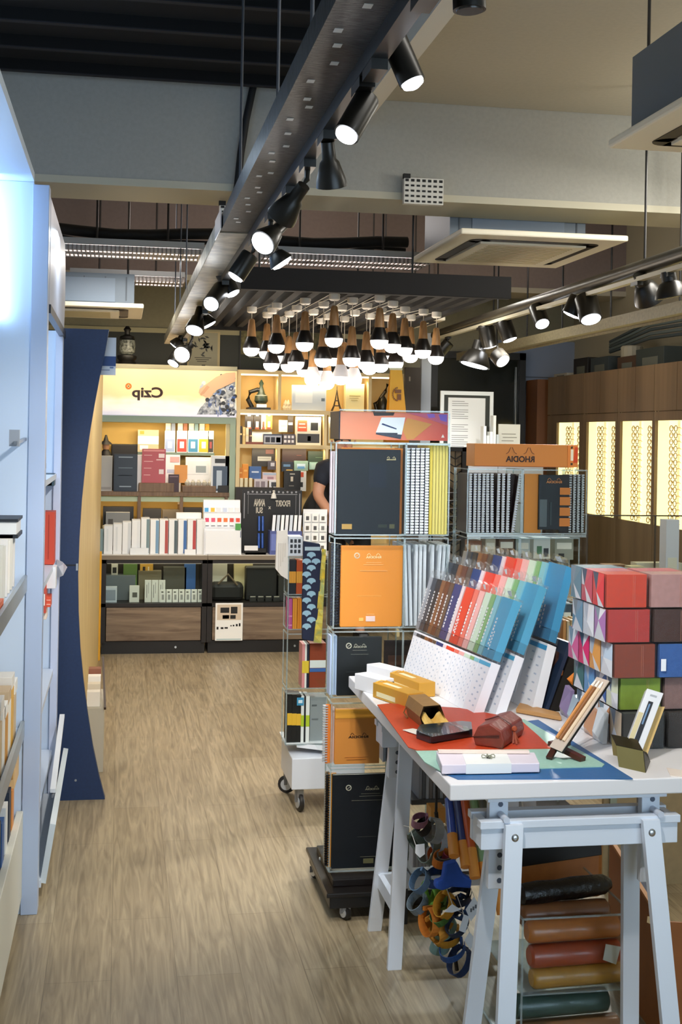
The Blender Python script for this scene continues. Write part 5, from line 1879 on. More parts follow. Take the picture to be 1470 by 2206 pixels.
def pocket(parent, x0, x1, y0, y1, z0, z1, name='acrylic_pocket', top=True):
    """open acrylic box: thin clear walls and brighter edges"""
    b = MB()
    e = .003
    b.box(x0, x1, y0, y0 + e, z0, z1, ACR)
    b.box(x0, x0 + e, y0 + e, y1, z0, z1, ACR)
    b.box(x1 - e, x1, y0 + e, y1, z0, z1, ACR)
    b.box(x0, x1, y0, y1, z0 - e, z0, ACR)
    w_ = .0022
    for (a, c2) in (((x0, y0), (x0, y0)), ((x1, y0), (x1, y0)), ((x0, y1), (x0, y1)), ((x1, y1), (x1, y1))):
        b.box(a[0] - w_, a[0] + w_, a[1] - w_, a[1] + w_, z0, z1, EDGE)
    for z in (z0, z1):
        b.box(x0, x1, y0 - w_, y0 + w_, z - w_, z + w_, EDGE)
        b.box(x0 - w_, x0 + w_, y0, y1, z - w_, z + w_, EDGE)
        b.box(x1 - w_, x1 + w_, y0, y1, z - w_, z + w_, EDGE)
    return b.build(name, parent)


def face_notebook(p, Y, col, label, dep=.014, text=None, tcol='#c9b98c', spiral=False, ds=(), base_z=None, mir=True, group=None, tpos=(.62, .83), tsize=(.30, .035), peaks=True, logo=False):
    x0, x1, z0, z1 = span(p, Y)
    if base_z is not None:
        z0 = base_z
    t = thing('notebook', ((x0 + x1) / 2, Y, z0), label, 'notebook', group)
    b = MB()
    b.box(x0, x1, Y, Y + .002, z0, z1, C(col, .45))
    b.box(x0 + .002, x1 - .002, Y + .002, Y + dep - .002, z0 + .002, z1 - .002, C('#e9e4d6', .7))
    b.box(x0, x1, Y + dep - .002, Y + dep, z0, z1, C(col, .45))
    decals(b, x0, x1, Y, z0, z1, [(d[0], d[1], d[2], d[3], C(d[4], .5)) for d in ds])
    b.build('cover', t)
    W_, H_ = x1 - x0, z1 - z0
    if text:
        cx, cz = x0 + W_ * tpos[0], z0 + H_ * tpos[1]
        lettering(text, (cx, Y, cz), W_ * tsize[0], H_ * tsize[1], C(tcol, .5), t)
        if peaks:
            b = MB()
            for s in (-1, 1):
                xx = cx + s * W_ * tsize[0] * .30
                hh = H_ * tsize[1] * .8
                for (u0, v0, u1, v1) in ((-1.0, 0, -.12, 1), (.12, 1, 1.0, 0)):
                    b.bar((xx + u0 * hh, Y - .0008, cz + hh * (.9 + v0 * 1.1)), (xx + u1 * hh, Y - .0008, cz + hh * (.9 + v1 * 1.1)), .0012, .0014, C(tcol, .5))
            b.build('twin_peak_emblem', t)
    if logo:
        b = MB()
        cx, cz = x0 + W_ * .25, z0 + H_ * (tpos[1] + .02)
        b.lathe((cx, Y - .001, cz), (0, 1, 0), [(.010, 0), (.010, .001)], C('#cfc7b4', .4), 16)
        b.lathe((cx, Y - .0014, cz), (0, 1, 0), [(.007, 0), (.007, .001)], C(col, .4), 16)
        b.bar((cx - .008, Y - .0016, cz - .006), (cx + .008, Y - .0016, cz + .006), .002, .001, C('#cfc7b4'))
        b.build('emblem', t)
    if spiral:
        b = MB()
        n = int(H_ / .0085)
        for k in range(n):
            z = z0 + .006 + k * (H_ - .012) / max(1, n - 1)
            b.box(x0 - .010, x0 + .006, Y - .003, Y + dep + .003, z, z + .0035, C('#1a1a1e' if spiral == 1 else '#c9ccd2', .35, metal=.5))
        b.build('spiral_binding', t)
    return t


def spine_notebook(px, py0, py1, Y, wd, dep, cover, label, group, wire=None, lean=0, base_z=None, cat='notebook'):
    """notebook seen spine-on in a pocket"""
    p0, p1 = PY(px, py1, Y), PY(px, py0, Y)
    z0 = p0.z if base_z is None else base_z
    z1 = p1.z
    T = Matrix.Translation((p0.x, Y, z0)) @ Matrix.Rotation(math.radians(lean), 4, 'Y')
    t = thing('notebook', (p0.x, Y, z0), label, cat, group)
    b = MB(T)
    H_ = z1 - z0
    b.box(-wd / 2, -wd / 2 + .0012, 0, dep, 0, H_, C(cover, .5))
    b.box(wd / 2 - .0012, wd / 2, 0, dep, 0, H_, C(cover, .5))
    b.box(-wd / 2 + .0012, wd / 2 - .0012, .003, dep - .002, .001, H_ - .001, C('#ece6d6' if wire else cover, .6))
    b.build('pages', t)
    if wire:
        b = MB(T)
        n = int(H_ / .0095)
        for k in range(n):
            z = .004 + k * (H_ - .008) / max(1, n - 1)
            b.box(-wd * .42, wd * .42, -.006, .006, z, z + .0055, C(wire, .35))
        b.build('spiral_binding', t)
    return t


# ---------------------------------------------------------------- main rack on the black cart
YR = 4.20
t = thing('rack_cart', (.9, 4.33, 0), 'low black square cart on castors carrying the tall notebook rack', 'cart')
b = MB()
cx0, cx1, cy0, cy1 = .69, 1.12, 4.085, 4.56
b.box(cx0, cx1, cy0, cy1, .085, .10, C('#15110f', .3))
b.box(cx0 + .012, cx1 - .012, cy0 + .012, cy1 - .012, .045, .085, C('#0d0a09', .4))
b.box(cx0 + .03, cx1 - .02, cy0 + .06, cy1 - .06, .10, .125, C('#17110f', .3))
b.build('platform', t, bev=.003)


def castor(x, y, z, r, parent, wheel='#c9ccd0', ang=.5):
    b = MB()
    ax = Vector((math.cos(ang), math.sin(ang), 0))
    b.lathe(Vector((x, y, r)) - ax * .010, ax, [(r * .55, 0), (r * .96, .003), (r, .010), (r * .96, .017), (r * .55, .020)], C('#1c1a1a', .5), 20)
    o = b.build('castor', parent, smooth=True)
    b = MB()
    b.lathe(Vector((x, y, r)) - ax * .013, ax, [(r * .62, 0), (r * .62, .026)], C(wheel, .3, metal=.4), 18)
    b.build('wheel_disc', o, smooth=True)
    b = MB()
    b.box(x - .014, x + .014, y - .014, y + .014, r * 1.3, z, C('#8d9094', .3, metal=.8))
    b.bar((x - ax.x * .014, y - ax.y * .014, r), (x - ax.x * .014, y - ax.y * .014, z), .018, .003, C('#8d9094', .3, metal=.8))
    b.build('fork', o)


for x, y in ((cx0 + .03, cy1 - .04), (cx0 + .07, cy0 + .035), (cx1 - .05, cy0 + .035), (cx1 - .05, cy1 - .04)):
    castor(x, y, .046, .024, t, '#d6d9dc')
b = MB()
b.lathe((cx0 + .035, 4.42, .10), (0, 0, 1), [(.009, 0), (.009, .006), (.004, .010)], C('#dfe1e4', .3, metal=.6), 12)
b.build('bolt', t, smooth=True)

RX0, RXM, RX1 = .722, .952, 1.10
tiers = [(1.266, 1.575), (.953, 1.255), (.72, .94), (.488, .70), (.135, .478)]
t = thing('notebook_rack', (.90, 4.33, .125), 'tall clear acrylic notebook rack of five tiers with a coloured picture header', 'display rack')
b = MB()
b.box(.885, .915, 4.335, 4.365, .126, 1.60, ACR)
b.build('centre_post', t)
for (za, zb_) in tiers:
    pocket(t, RX0 - .008, RXM + .002, YR - .008, YR + .10, za, zb_)
    pocket(t, RXM + .004, RX1 + .006, YR - .008, YR + .24, za, zb_)
    b = MB()
    b.box(RX0 - .012, RX1 + .01, YR + .10, YR + .34, za - .006, za - .003, ACR)
    b.build('tier_plate', t)
b = MB()
hx0, hx1, hz0, hz1 = span((733, 888, 965, 948), YR + .02)
hdr = MB()
sgm = bpy.data.materials.new('header_print')
sgm.use_nodes = True
nt = sgm.node_tree
bs = nt.nodes['Principled BSDF']
bs.inputs['Roughness'].default_value = .3
tc = nt.nodes.new('ShaderNodeTexCoord')
sep = nt.nodes.new('ShaderNodeSeparateXYZ')
nt.links.new(tc.outputs['Generated'], sep.inputs[0])
cr = nt.nodes.new('ShaderNodeValToRGB')
cr.color_ramp.elements[0].position = 0
cr.color_ramp.elements[0].color = lin('#dc8a68')
cr.color_ramp.elements[1].position = 1
cr.color_ramp.elements[1].color = lin('#c83a1e')
e = cr.color_ramp.elements.new(.45)
e.color = lin('#d87a56')
nt.links.new(sep.outputs['X'], cr.inputs[0])
nt.links.new(cr.outputs[0], bs.inputs['Base Color'])
hdr.box(hx0, hx1, YR + .02, YR + .03, hz0, hz1, sgm)
W_, H_ = hx1 - hx0, hz1 - hz0
def hp(u, v, k=1):
    return (hx0 + W_ * u, YR + .02 - .0006 * k, hz0 + H_ * v)
hdr.prism([hp(.62, .02, 1), hp(.57, .40, 1), hp(.62, .80, 1), hp(.85, .60, 1), hp(.68, .04, 1)], (0, .0005, 0), C('#c98f4e', .5))
hdr.prism([hp(.33, .26, 2), hp(.38, .80, 2), hp(.60, .82, 2), hp(.57, .20, 2)], (0, .0005, 0), C('#dde2ea', .4))
hdr.prism([hp(.33, .26, 3), hp(.33, .20, 3), hp(.56, .04, 3), hp(.57, .20, 3), hp(.53, .20, 3), hp(.53, .26, 3)], (0, .0005, 0), C('#3a3c4a', .4))
hdr.prism([hp(.38, .55, 4), hp(.39, .60, 4), hp(.52, .42, 4), hp(.52, .38, 4)], (0, .0005, 0), C('#2b3a66', .4))
hdr.prism([hp(.31, .86, 2), hp(.30, .99, 2), hp(.50, .99, 2), hp(.49, .88, 2)], (0, .0005, 0), C('#2b1c16', .4))
hdr.prism([hp(.62, .98, 2), hp(1.0, .98, 2), hp(1.0, .55, 2), hp(.80, .80, 2)], (0, .0005, 0), C('#c05a7a', .4))
hdr.prism([hp(.80, .96, 3), hp(.87, .97, 3), hp(.88, .84, 3), hp(.82, .82, 3)], (0, .0005, 0), C('#8a5ac0', .4))
hdr.prism([hp(.91, .95, 3), hp(.99, .95, 3), hp(.99, .68, 3), hp(.93, .74, 3)], (0, .0005, 0), C('#7a5cc8', .4))
hdr.prism([hp(.94, .12, 3), hp(.955, .24, 3), hp(.97, .12, 3)], (0, .0005, 0), C('#f0e6dc', .4))
hdr.box(hx0 - .004, hx0, YR + .018, YR + .20, hz0, hz1, C('#1b1f2c', .4))
hdr.build('header_picture', t)
b = MB()
b.box(hx0 - .004, hx1 + .004, YR + .005, YR + .16, hz0 - .014, hz0 - .010, ACR)
b.box(hx0 - .006, hx1 + .006, YR + .003, YR + .007, hz0 - .016, hz0 - .008, EDGE)
b.box(hx0 - .004, hx1 + .004, YR + .012, YR + .015, hz0 - .01, hz1 + .004, ACR)
b.box(hx0 - .004, hx1 + .004, YR + .011, YR + .016, hz1 + .002, hz1 + .007, EDGE)
b.box(hx1 + .002, hx1 + .006, YR + .011, YR + .016, hz0, hz1, EDGE)
b.build('header_holder', t)

face_notebook((727, 968, 862, 1152), YR + .02, '#0b0f18', 'large black notebook with gold foil on the top tier of the tall rack', dep=.012, text='Rhodia', tcol='#c9b98c', tpos=(.85, .885), tsize=(.15, .02), base_z=tiers[0][0],
              ds=[(.08, .06, .24, .12, '#b08a4a'), (.66, .08, .80, .115, '#2a2f26'), (.84, .07, .92, .12, '#55543a'), (.5, .55, .78, .84, '#111827')])
face_notebook((735, 965, 867, 1153), YR + .040, '#d07a28', 'orange backed notebook directly behind the large black one on the top tier', dep=.012, base_z=tiers[0][0])
for k in range(3):
    spine_notebook(712 + k * 5, 972, 1152, YR + .07, .005, .02, '#dcd2da', 'thin pale notebook edge in the left pocket of the top tier', 'pale thin notebooks at the top tier', base_z=tiers[0][0])
for k in range(5):
    spine_notebook(877 + k * 10.2, 966, 1153, YR + .02, .0145, .19, '#1a2140', 'dark blue notebook with white wire binding on the top tier of the tall rack', 'white wire notebooks on the top tier', wire='#f4f5ff', base_z=tiers[0][0])
for k in range(6):
    spine_notebook(927 + k * 6.6, 955, 1153, YR + .015, .0088, .19, '#eadc84' if k else '#e2cf62', 'yellow softcover notebook standing spine out on the top tier', 'yellow notebooks on the top tier', base_z=tiers[0][0])
# tier two
face_notebook((735, 1176, 867, 1360), YR + .02, ORG, 'large orange notepad on the second tier of the tall rack', dep=.016, text='RHODIA', tcol='#f2d7a0', tpos=(.52, .86), tsize=(.25, .03), base_z=tiers[1][0], logo=True,
              ds=[(.40, .79, .65, .793, '#f0c98a'), (.36, .765, .68, .768, '#f0c98a'), (.30, .69, .75, .693, '#f0c98a'), (.26, .38, .66, .383, '#f0b860'), (.42, .15, .55, .154, '#f0c98a'), (.41, .065, .56, .13, '#e9c9c4'), (.30, .07, .37, .11, '#f0b860')])
for k in range(4):
    spine_notebook(713 + k * 6.0, 1170 + k, 1356, YR + .03 + .012 * k, .009, .05, '#10131c', 'black wire-bound notebook in the left of the second tier', 'black wire notebooks on the second tier', wire='#2a2d3a', base_z=tiers[1][0])
for k in range(9):
    spine_notebook(877 + k * 9.0 + (8 if k > 4 else 0), 1174, 1358, YR + .02, .010, .18, '#dde1e8', 'thin white notebook standing spine out on the second tier', 'white notebooks on the second tier', base_z=tiers[1][0], lean=(-2.5 if k < 2 else (2.5 if k > 5 else 0)))
b = MB()
b.box(RXM + .11, RX1 - .004, YR + .10, YR + .23, tiers[1][0] + .001, tiers[1][1] - .05, C('#1a1214', .6))
tag(b.build('notebook', bev=.002), 'dark maroon notebook behind the white ones on the second tier', 'notebook')
# tier three
face_notebook((727, 1372, 822, 1512), YR + .02, '#0d1114', 'black notepad on the third tier of the tall rack, half behind the white table', dep=.014, text='RHODIA', tcol='#b9b3a0', tpos=(.50, .83), tsize=(.30, .032), base_z=tiers[2][0], logo=True,
              ds=[(.34, .77, .66, .774, '#8a8678'), (.30, .70, .70, .703, '#8a8678'), (.2, .4, .5, .402, '#3a3e40')])
for k in range(3):
    spine_notebook(712 + k * 5.0, 1370, 1510, YR + .03, .007, .06, '#b9c8e2', 'pale blue notebook at the left of the third tier', 'pale blue notebooks on the third tier', base_z=tiers[2][0])
face_notebook((828, 1380, 905, 1512), YR + .10, '#2a1a14', 'dark brown notebook in the right pocket of the third tier', dep=.014, base_z=tiers[2][0], ds=[(.1, .5, .9, .7, '#4a2c1c'), (.3, .3, .5, .45, '#8a8678')])
# tier four
face_notebook((722, 1527, 818, 1661), YR + .02, '#d98a3c', 'orange-tan notepad lettered RHODIA on the fourth tier of the tall rack', dep=.016, text='RHODIA', tcol='#2a1206', tpos=(.52, .49), tsize=(.45, .045), base_z=tiers[3][0],
              ds=[(0, .83, 1, 1, '#e8a038'), (.22, .12, .75, .124, '#b9702c'), (.26, .08, .7, .083, '#b9702c')])
for k in range(3):
    face_notebook((702 + k * 4, 1518 + k * 5, 716 + k * 4, 1660), YR + .035 + k * .014, ['#e07c2c', '#d9c6c0', '#d9803a'][k], ['orange wire-bound pad at the left of the fourth tier', 'pale pink pad behind the orange wire-bound one', 'last orange pad in the left of the fourth tier'][k], dep=.010, spiral=2 if k != 1 else False, base_z=tiers[3][0])
for k in range(6):
    spine_notebook(828 + k * 8, 1600, 1656, YR + .03, .009, .1, ['#b9bfcf', '#8f94a8', '#c9cedb'][k % 3], 'grey striped pad standing spine out on the fourth tier', 'grey pads on the fourth tier', base_z=tiers[3][0])
item('card_box', (818, 1570, 868, 1600), YR + .02, .1, '#e3e5ea', 'small white open box over the grey pads on the fourth tier', 'box', ds=[(.1, .45, .9, .5, '#c3c8d2')])
# tier five
face_notebook((716, 1668, 852, 1868), YR + .02, '#0b0c14', 'tall black notepad on the lowest tier of the tall rack', dep=.016, text='RHODIA', tcol='#a89f88', tpos=(.62, .84), tsize=(.22, .02), base_z=tiers[4][0] + .0, logo=True,
              ds=[(.45, .79, .75, .792, '#77705e'), (.42, .765, .8, .767, '#77705e'), (.3, .72, .82, .722, '#77705e'), (.4, .33, .7, .332, '#4a4840'), (.5, .045, .66, .095, '#6a6444'), (.45, .115, .7, .117, '#77705e')])
face_notebook((707, 1667, 724, 1862), YR + .040, '#e0922c', 'orange wire-bound pad at the left of the lowest tier', dep=.014, spiral=1, base_z=tiers[4][0])
for k in range(2):
    spine_notebook(702 + k * 3, 1664, 1850, YR + .065 + .01 * k, .006, .02, '#d9b48a', 'tan notebook edge at the left of the lowest tier', 'tan notebooks on the lowest tier', base_z=tiers[4][0], wire='#4a4238')

# yellow tent card on top
x0, x1, z0, z1 = span((833, 795, 878, 889), YR + .14)
t = thing('tent_card', ((x0 + x1) / 2, YR + .14, hz1 + .003), 'bright yellow tapered tent card with a round brown logo standing on the rack header', 'tent card')
b = MB()
ym = C('#fbb420', .45)
top0, top1 = x0 + .012, x1 - .022
zbm = hz0 - .009
b.prism([(x0, YR + .10, zbm), (x1, YR + .10, zbm), (top1, YR + .135, z1), (top0, YR + .135, z1)], (0, .002, 0), ym)
b.prism([(x0, YR + .18, zbm), (x1, YR + .18, zbm), (top1, YR + .14, z1), (top0, YR + .14, z1)], (0, .002, 0), ym)
b.box(top0 - .002, top1 + .002, YR + .134, YR + .143, z1 - .004, z1 + .004, C('#f2e3b0', .5))
b.build('folded_card', t)
b = MB()
cx, cz = (x0 + x1) / 2 - .002, z0 + (z1 - z0) * .42
Yq = YR + .118
for a in range(10):
    aa = math.radians(100 + a * 18)
    b.box(cx + .018 * math.cos(aa) - .002, cx + .018 * math.cos(aa) + .002, Yq - .004, Yq - .002, cz + .022 * math.sin(aa) - .0025, cz + .022 * math.sin(aa) + .0025, C('#8a5210'))
b.box(cx - .010, cx + .012, Yq - .004, Yq - .002, cz + .004, cz + .016, C('#8a5210'))
b.box(cx - .002, cx + .012, Yq - .004, Yq - .002, cz - .020, cz + .000, C('#8a5210'))
b.build('logo', t)

# ---------------------------------------------------------------- rear rack on a white cart (rack 2)
Y2 = 5.38
t = thing('rack_cart', (.9, 5.5, 0), 'white cart with sloping top lip on castors under the smaller rack', 'cart')
b = MB()
wx0, wx1, wy0, wy1 = .737, 1.05, 5.30, 5.66
b.box(wx0, wx1, wy0, wy1, .10, .232, C('#d3d9e2', .4))
b.build('body', t, bev=.003)
b = MB()
b.prism([(wx0 + .03, wy0 + .08, .26), (wx1, wy0 - .0, .236), (wx1, wy1 - .02, .236), (wx0 + .03, wy1 - .02, .26)], (0, 0, .018), C('#e3e6ea', .4))
b.build('top_tray', t)
castor(wx0 + .04, wy0 + .03, .10, .04, t, '#b9bdc2', .2)
castor(wx0 + .02, wy1 - .05, .10, .04, t, '#b9bdc2', 1.2)
castor(wx1 - .05, wy0 + .03, .10, .04, t, '#b9bdc2', .2)
castor(wx1 - .05, wy1 - .05, .10, .04, t, '#b9bdc2', .2)

t = thing('notebook_rack', (.85, 5.5, .28), 'smaller clear acrylic rack behind the tall one, on the white cart', 'display rack')
RZ = lambda py: PY(660, py, Y2).z
t2z = [(RZ(1280), RZ(1200)), (RZ(1355), RZ(1285)), (RZ(1482), RZ(1365)), (RZ(1602), RZ(1492))]
xa = PY(620, 1300, Y2).x
for za, zb_ in t2z:
    pocket(t, xa, xa + .19, Y2 - .01, Y2 + .12, za, zb_)
b = MB()
b.box(xa - .001, xa + .003, Y2 - .012, Y2 - .008, .282, RZ(1200), EDGE)
b.box(xa + .10, xa + .12, Y2 + .14, Y2 + .16, .282, RZ(1160), ACR)
b.box(xa, xa + .19, Y2 - .01, Y2 + .2, .276, .281, C('#dfe3e6', .3))
b.build('post', t)
item('pen_box', (622, 1156, 652, 1200), Y2, .10, '#cdd5de', 'pale grey box printed with nine little black squares on top of the smaller rack', 'box', base_z=t2z[0][1] + .004,
     ds=[(.12 + .28 * i, .15 + .27 * j, .30 + .28 * i, .33 + .27 * j, '#2a3038') for i in range(3) for j in range(3)])
for k in range(2):
    item('notebook', (623 + k * 16, 1207, 638 + k * 16, 1278), Y2, .08, ['#1a1c24', '#b54a1c'][k], ['black notebook with an orange belly band on the smaller rack', 'rust notebook with an orange belly band on the smaller rack'][k], 'notebook', base_z=t2z[0][0], ds=[(0, .33, 1, .67, '#e09a34'), (.3, .33, .33, .67, '#c07a20'), (.66, .33, .69, .67, '#c07a20')])
for k in range(3):
    item('notebook', (621 + k * 10, 1290, 630 + k * 10, 1354), Y2, .08, ['#b54a8a', '#e0922c', '#d9841f'][k], ['pink checked notebook on the second tier of the smaller rack', 'orange notebook right of the pink checked one', 'orange-brown notebook under the patterned pouch'][k], 'notebook', base_z=t2z[1][0], ds=[(0, .1, 1, .15, '#d98ab0'), (0, .4, 1, .45, '#d98ab0'), (.3, 0, .4, 1, '#d98ab0')] if k == 0 else [(.4, 0, .5, 1, '#b86a14')])
for k, (a, w_, c_, nm) in enumerate(((651, 6, '#d98c8c', 'pink'), (657, 4, '#e9e6df', 'white'), (661, 5, '#1f2436', 'black and white'))):
    item('notebook', (a, 1388, a + w_, 1482), Y2, .1, c_, '%s notebook with a yellow band on the third tier of the smaller rack' % nm, 'notebook', base_z=t2z[2][0], ds=[(0, .34, 1, .62, '#e0c038')])
item('notebook', (667, 1386, 702, 1482), Y2 - .002, .1, '#8a3a1c', 'rust brown notebook with white and blue band on the smaller rack', 'notebook', base_z=t2z[2][0], ds=[(0, .45, 1, .62, '#dfe3e0'), (0, .36, 1, .44, '#3a66a8'), (0, 0, .02, 1, '#6a2a14')])
for k in range(3):
    item('notebook', (619 + k * 10, 1496 + k, 629 + k * 10, 1600), Y2, .10, '#120f0e', 'black notebook with a yellow band on the lowest tier of the smaller rack', 'notebook', 'black banded notebooks on the lowest tier', base_z=t2z[3][0], ds=[(0, .38, 1, .62, '#e8b432')])
item('notebook', (648, 1500, 655, 1602), Y2, .1, '#e6e6e3', 'white notebook with a green band on the lowest tier of the smaller rack', 'notebook', base_z=t2z[3][0], ds=[(0, .36, 1, .6, '#b4c82c')])
item('notebook', (655, 1500, 659, 1602), Y2, .1, '#14141a', 'thin black notebook between the white and grey ones on the lowest tier', 'notebook', base_z=t2z[3][0])
item('notebook', (659, 1500, 667, 1602), Y2, .1, '#e9e9e6', 'second white notebook with a green band beside the grey one', 'notebook', base_z=t2z[3][0], ds=[(0, .36, 1, .6, '#b4c82c')])
item('notebook', (668, 1502, 704, 1604), Y2 + .02, .1, '#8f9698', 'mid grey notebook at the right of the lowest tier of the smaller rack', 'notebook', base_z=t2z[3][0], ds=[(.1, .8, .4, .84, '#5c6264'), (.1, .5, .5, .53, '#6a7072')])
item('notebook', (640, 1503, 655, 1520), Y2 - .003, .003, '#3f8fb8', 'small blue sticker card on the black notebooks of the lowest tier', 'card', ds=[(.2, .3, .8, .7, '#d6e6ee')])

# patterned pouch and yellow cloth
YP = Y2 - .05
ol = [(655, 1166), (690, 1172), (694, 1195), (692, 1240), (688, 1300), (682, 1350), (676, 1382), (652, 1378), (652, 1290), (654, 1230)]
t = thing('fabric_pouch', PY(672, 1384, YP), 'long navy fabric pouch with pale blue scallop pattern hanging on the smaller rack', 'pouch')
b = MB()
b.prism([PY(x, y, YP) for x, y in ol], (0, .03, 0), C('#16203c', .8))
b.build('pouch_body', t, bev=.004)
b = MB()
row = 0
y = 1196
blue = C('#8fb4c8', .8)
while y < 1376:
    xs = [660]
    for x in ([661, 681] if row % 2 else [671, 688]):
        lim = 692 - (y - 1190) * .085
        if x + 7 > lim:
            continue
        p = PY(x, y, YP - .0012)
        r_ = .0190
        pts = [Vector((p.x + r_ * math.cos(a), YP - .0016, p.z + r_ * .72 * math.sin(a) + (.006 if math.sin(a) < -.5 and abs(math.cos(a)) > .3 else 0))) for a in [k * math.pi / 8 for k in range(16)]]
        b.prism(pts, (0, .0012, 0), blue)
    y += 14
    row += 1
b.box(PY(657, 1180, YP).x, PY(690, 1180, YP).x, YP - .001, YP, PY(672, 1186, YP).z, PY(672, 1178, YP).z, C('#a9c0cc', .8))
b.build('scallop_print', t)
b = MB()
n = 14
L_, R_ = [], []
for k in range(n + 1):
    v = k / n
    y_ = 1182 + 202 * v
    xl = 694 - 18 * v ** 1.2
    xr = 703 - 10 * v
    L_.append(PY(xl, y_, YP - .002 + .006 * math.sin(v * 20)))
    R_.append(PY(xr, y_ + 2, YP + .008 + .006 * math.cos(v * 20)))
vs = L_ + R_ + [p + Vector((0, .006, 0)) for p in L_] + [p + Vector((0, .006, 0)) for p in R_]
m_ = n + 1
fs = []
for k in range(n):
    fs += [(k, k + 1, m_ + k + 1, m_ + k), (2 * m_ + k, 3 * m_ + k, 3 * m_ + k + 1, 2 * m_ + k + 1), (k, 2 * m_ + k, 2 * m_ + k + 1, k + 1), (m_ + k, m_ + k + 1, 3 * m_ + k + 1, 3 * m_ + k)]
fs += [(0, m_, 3 * m_, 2 * m_), (n, 2 * m_ + n, 3 * m_ + n, m_ + n)]
b.add(vs, fs, C('#d9bf3c', .8, h2='#9aa66a', scale=30))
tag(b.build('folded_cloth'), 'yellow and green patterned cloth hanging in folds beside the navy pouch', 'cloth')
# cream pleated holder left of it
ol = [(597, 1145), (620, 1142), (622, 1200), (622, 1250), (606, 1240), (594, 1225)]
b = MB()
b.prism([PY(x, y, 5.39) for x, y in ol], (0, .02, 0), C('#e6e0d6', .6))
for k in range(4):
    p = PY(600 + k * 4.5, 1200, 5.388)
    b.box(p.x, p.x + .002, 5.387, 5.39, p.z - .06 + .02 * k, p.z + .06, C('#c9c2b6'))
tag(b.build('tote'), 'cream pleated paper tote hanging left of the smaller rack', 'bag')

# ---------------------------------------------------------------- right rack with the orange header (rack 3)
Y3 = 4.80
t = thing('notebook_rack', (1.6, 4.95, 0), 'clear acrylic rack with a wide orange header lettered RHODIA in mirror writing', 'display rack')
hx0, hx1, hz0, hz1 = span((1023, 957, 1223, 1006), Y3)
hx2 = PY(1263, 980, Y3 + .01).x
b = MB()
b.box(hx0, hx1, Y3, Y3 + .12, hz0, hz1, C('#de8a34', .45))
b.box(hx0, hx1, Y3 - .001, Y3, hz0, hz0 + .003, C('#a85a1c', .45))
b.build('header_box', t, bev=.001)
p = PY(1121, 989, Y3)
lettering('RHODIA', (p.x, Y3 - .001, p.z), .118, .024, C('#2a0f04', .5), t)
b = MB()
for s in (-1, 1):
    cx = p.x + s * .036
    for (u0, v0, u1, v1) in ((-.022, 0, -.012, .006), (-.012, .006, -.003, .026), (.003, .026, .012, .006), (.012, .006, .022, 0)):
        b.bar((cx + u0, Y3 - .0012, p.z + .020 + v0), (cx + u1, Y3 - .0012, p.z + .020 + v1), .0014, .0016, C('#5a2a10', .5))
b.build('twin_peak_emblem', t)
b = MB()
b.add([(hx1 + .001, Y3, hz0), (hx2, Y3 + .10, hz0), (hx2, Y3 + .10, hz1), (hx1 + .001, Y3, hz1), (hx1 + .001, Y3 + .12, hz0), (hx2, Y3 + .13, hz0), (hx2, Y3 + .13, hz1), (hx1 + .001, Y3 + .12, hz1)],
      [(0, 1, 2, 3), (4, 7, 6, 5), (0, 4, 5, 1), (3, 2, 6, 7), (1, 5, 6, 2), (0, 3, 7, 4)], C('#d9803c', .45))
def sp(u, v, k=1):
    return Vector((hx1 + (hx2 - hx1) * u, Y3 + .10 * u - .001 * k, hz0 + (hz1 - hz0) * v))
b.prism([sp(.55, .2), sp(.95, .2), sp(.98, .9), sp(.7, .9)], (0, .0005, 0), C('#cf3f1c'))
b.prism([sp(.3, .3), sp(.55, .3), sp(.55, .8), sp(.3, .8)], (0, .0005, 0), C('#e9e3d2'))
b.prism([sp(.3, .82), sp(.5, .85), sp(.48, .95), sp(.3, .92)], (0, .0005, 0), C('#2a1c14'))
b.prism([sp(.3, .1), sp(.5, .1), sp(.5, .2), sp(.3, .2)], (0, .0005, 0), C('#2a1c14'))
b.build('header_picture', t)
zt3, zb3 = PY(1130, 1012, Y3).z, PY(1130, 1149, Y3).z
xm0, xm1, xm2 = PY(1006, 1080, Y3).x, PY(1122, 1080, Y3).x, PY(1262, 1080, Y3).x
pocket(t, xm0, xm1, Y3 - .01, Y3 + .19, zb3, zt3)
pocket(t, xm1 + .006, xm2, Y3 - .01, Y3 + .12, zb3, zt3)
for (a, c2) in ((zb3 - .26, zb3 - .02), (zb3 - .53, zb3 - .28), (zb3 - .80, zb3 - .55)):
    pocket(t, xm0 + .01, xm1, Y3 + .01, Y3 + .19, max(.12, a), c2)
    pocket(t, xm1 + .006, xm2 - .02, Y3 + .01, Y3 + .12, max(.12, a), c2)
b = MB()
b.box(xm0, xm2, Y3 - .012, Y3 + .2, zb3 - .012, zb3 - .005, ACR)
b.box(xm0, xm2, Y3 - .014, Y3 - .010, zb3 - .014, zb3 - .004, EDGE)
for x in (xm0 + .002, xm2 - .024):
    b.box(x, x + .01, Y3 + .2, Y3 + .21, .1, zt3, EDGE)
b.box(xm0 - .02, xm2 + .02, Y3 - .05, Y3 + .3, .04, .10, C('#15110f', .3))
b.build('shelf_plate', t)
for x in (xm0 + .03, xm2 - .03):
    castor(x, Y3 + .05, .04, .022, t)
    castor(x, Y3 + .22, .04, .022, t)
ws = [(1012, 0), (1022, 0), (1031, 0), (1040, .3), (1050, -.6), (1060, -1), (1072, .5), (1083, 0), (1093, .6), (1104, 7)]
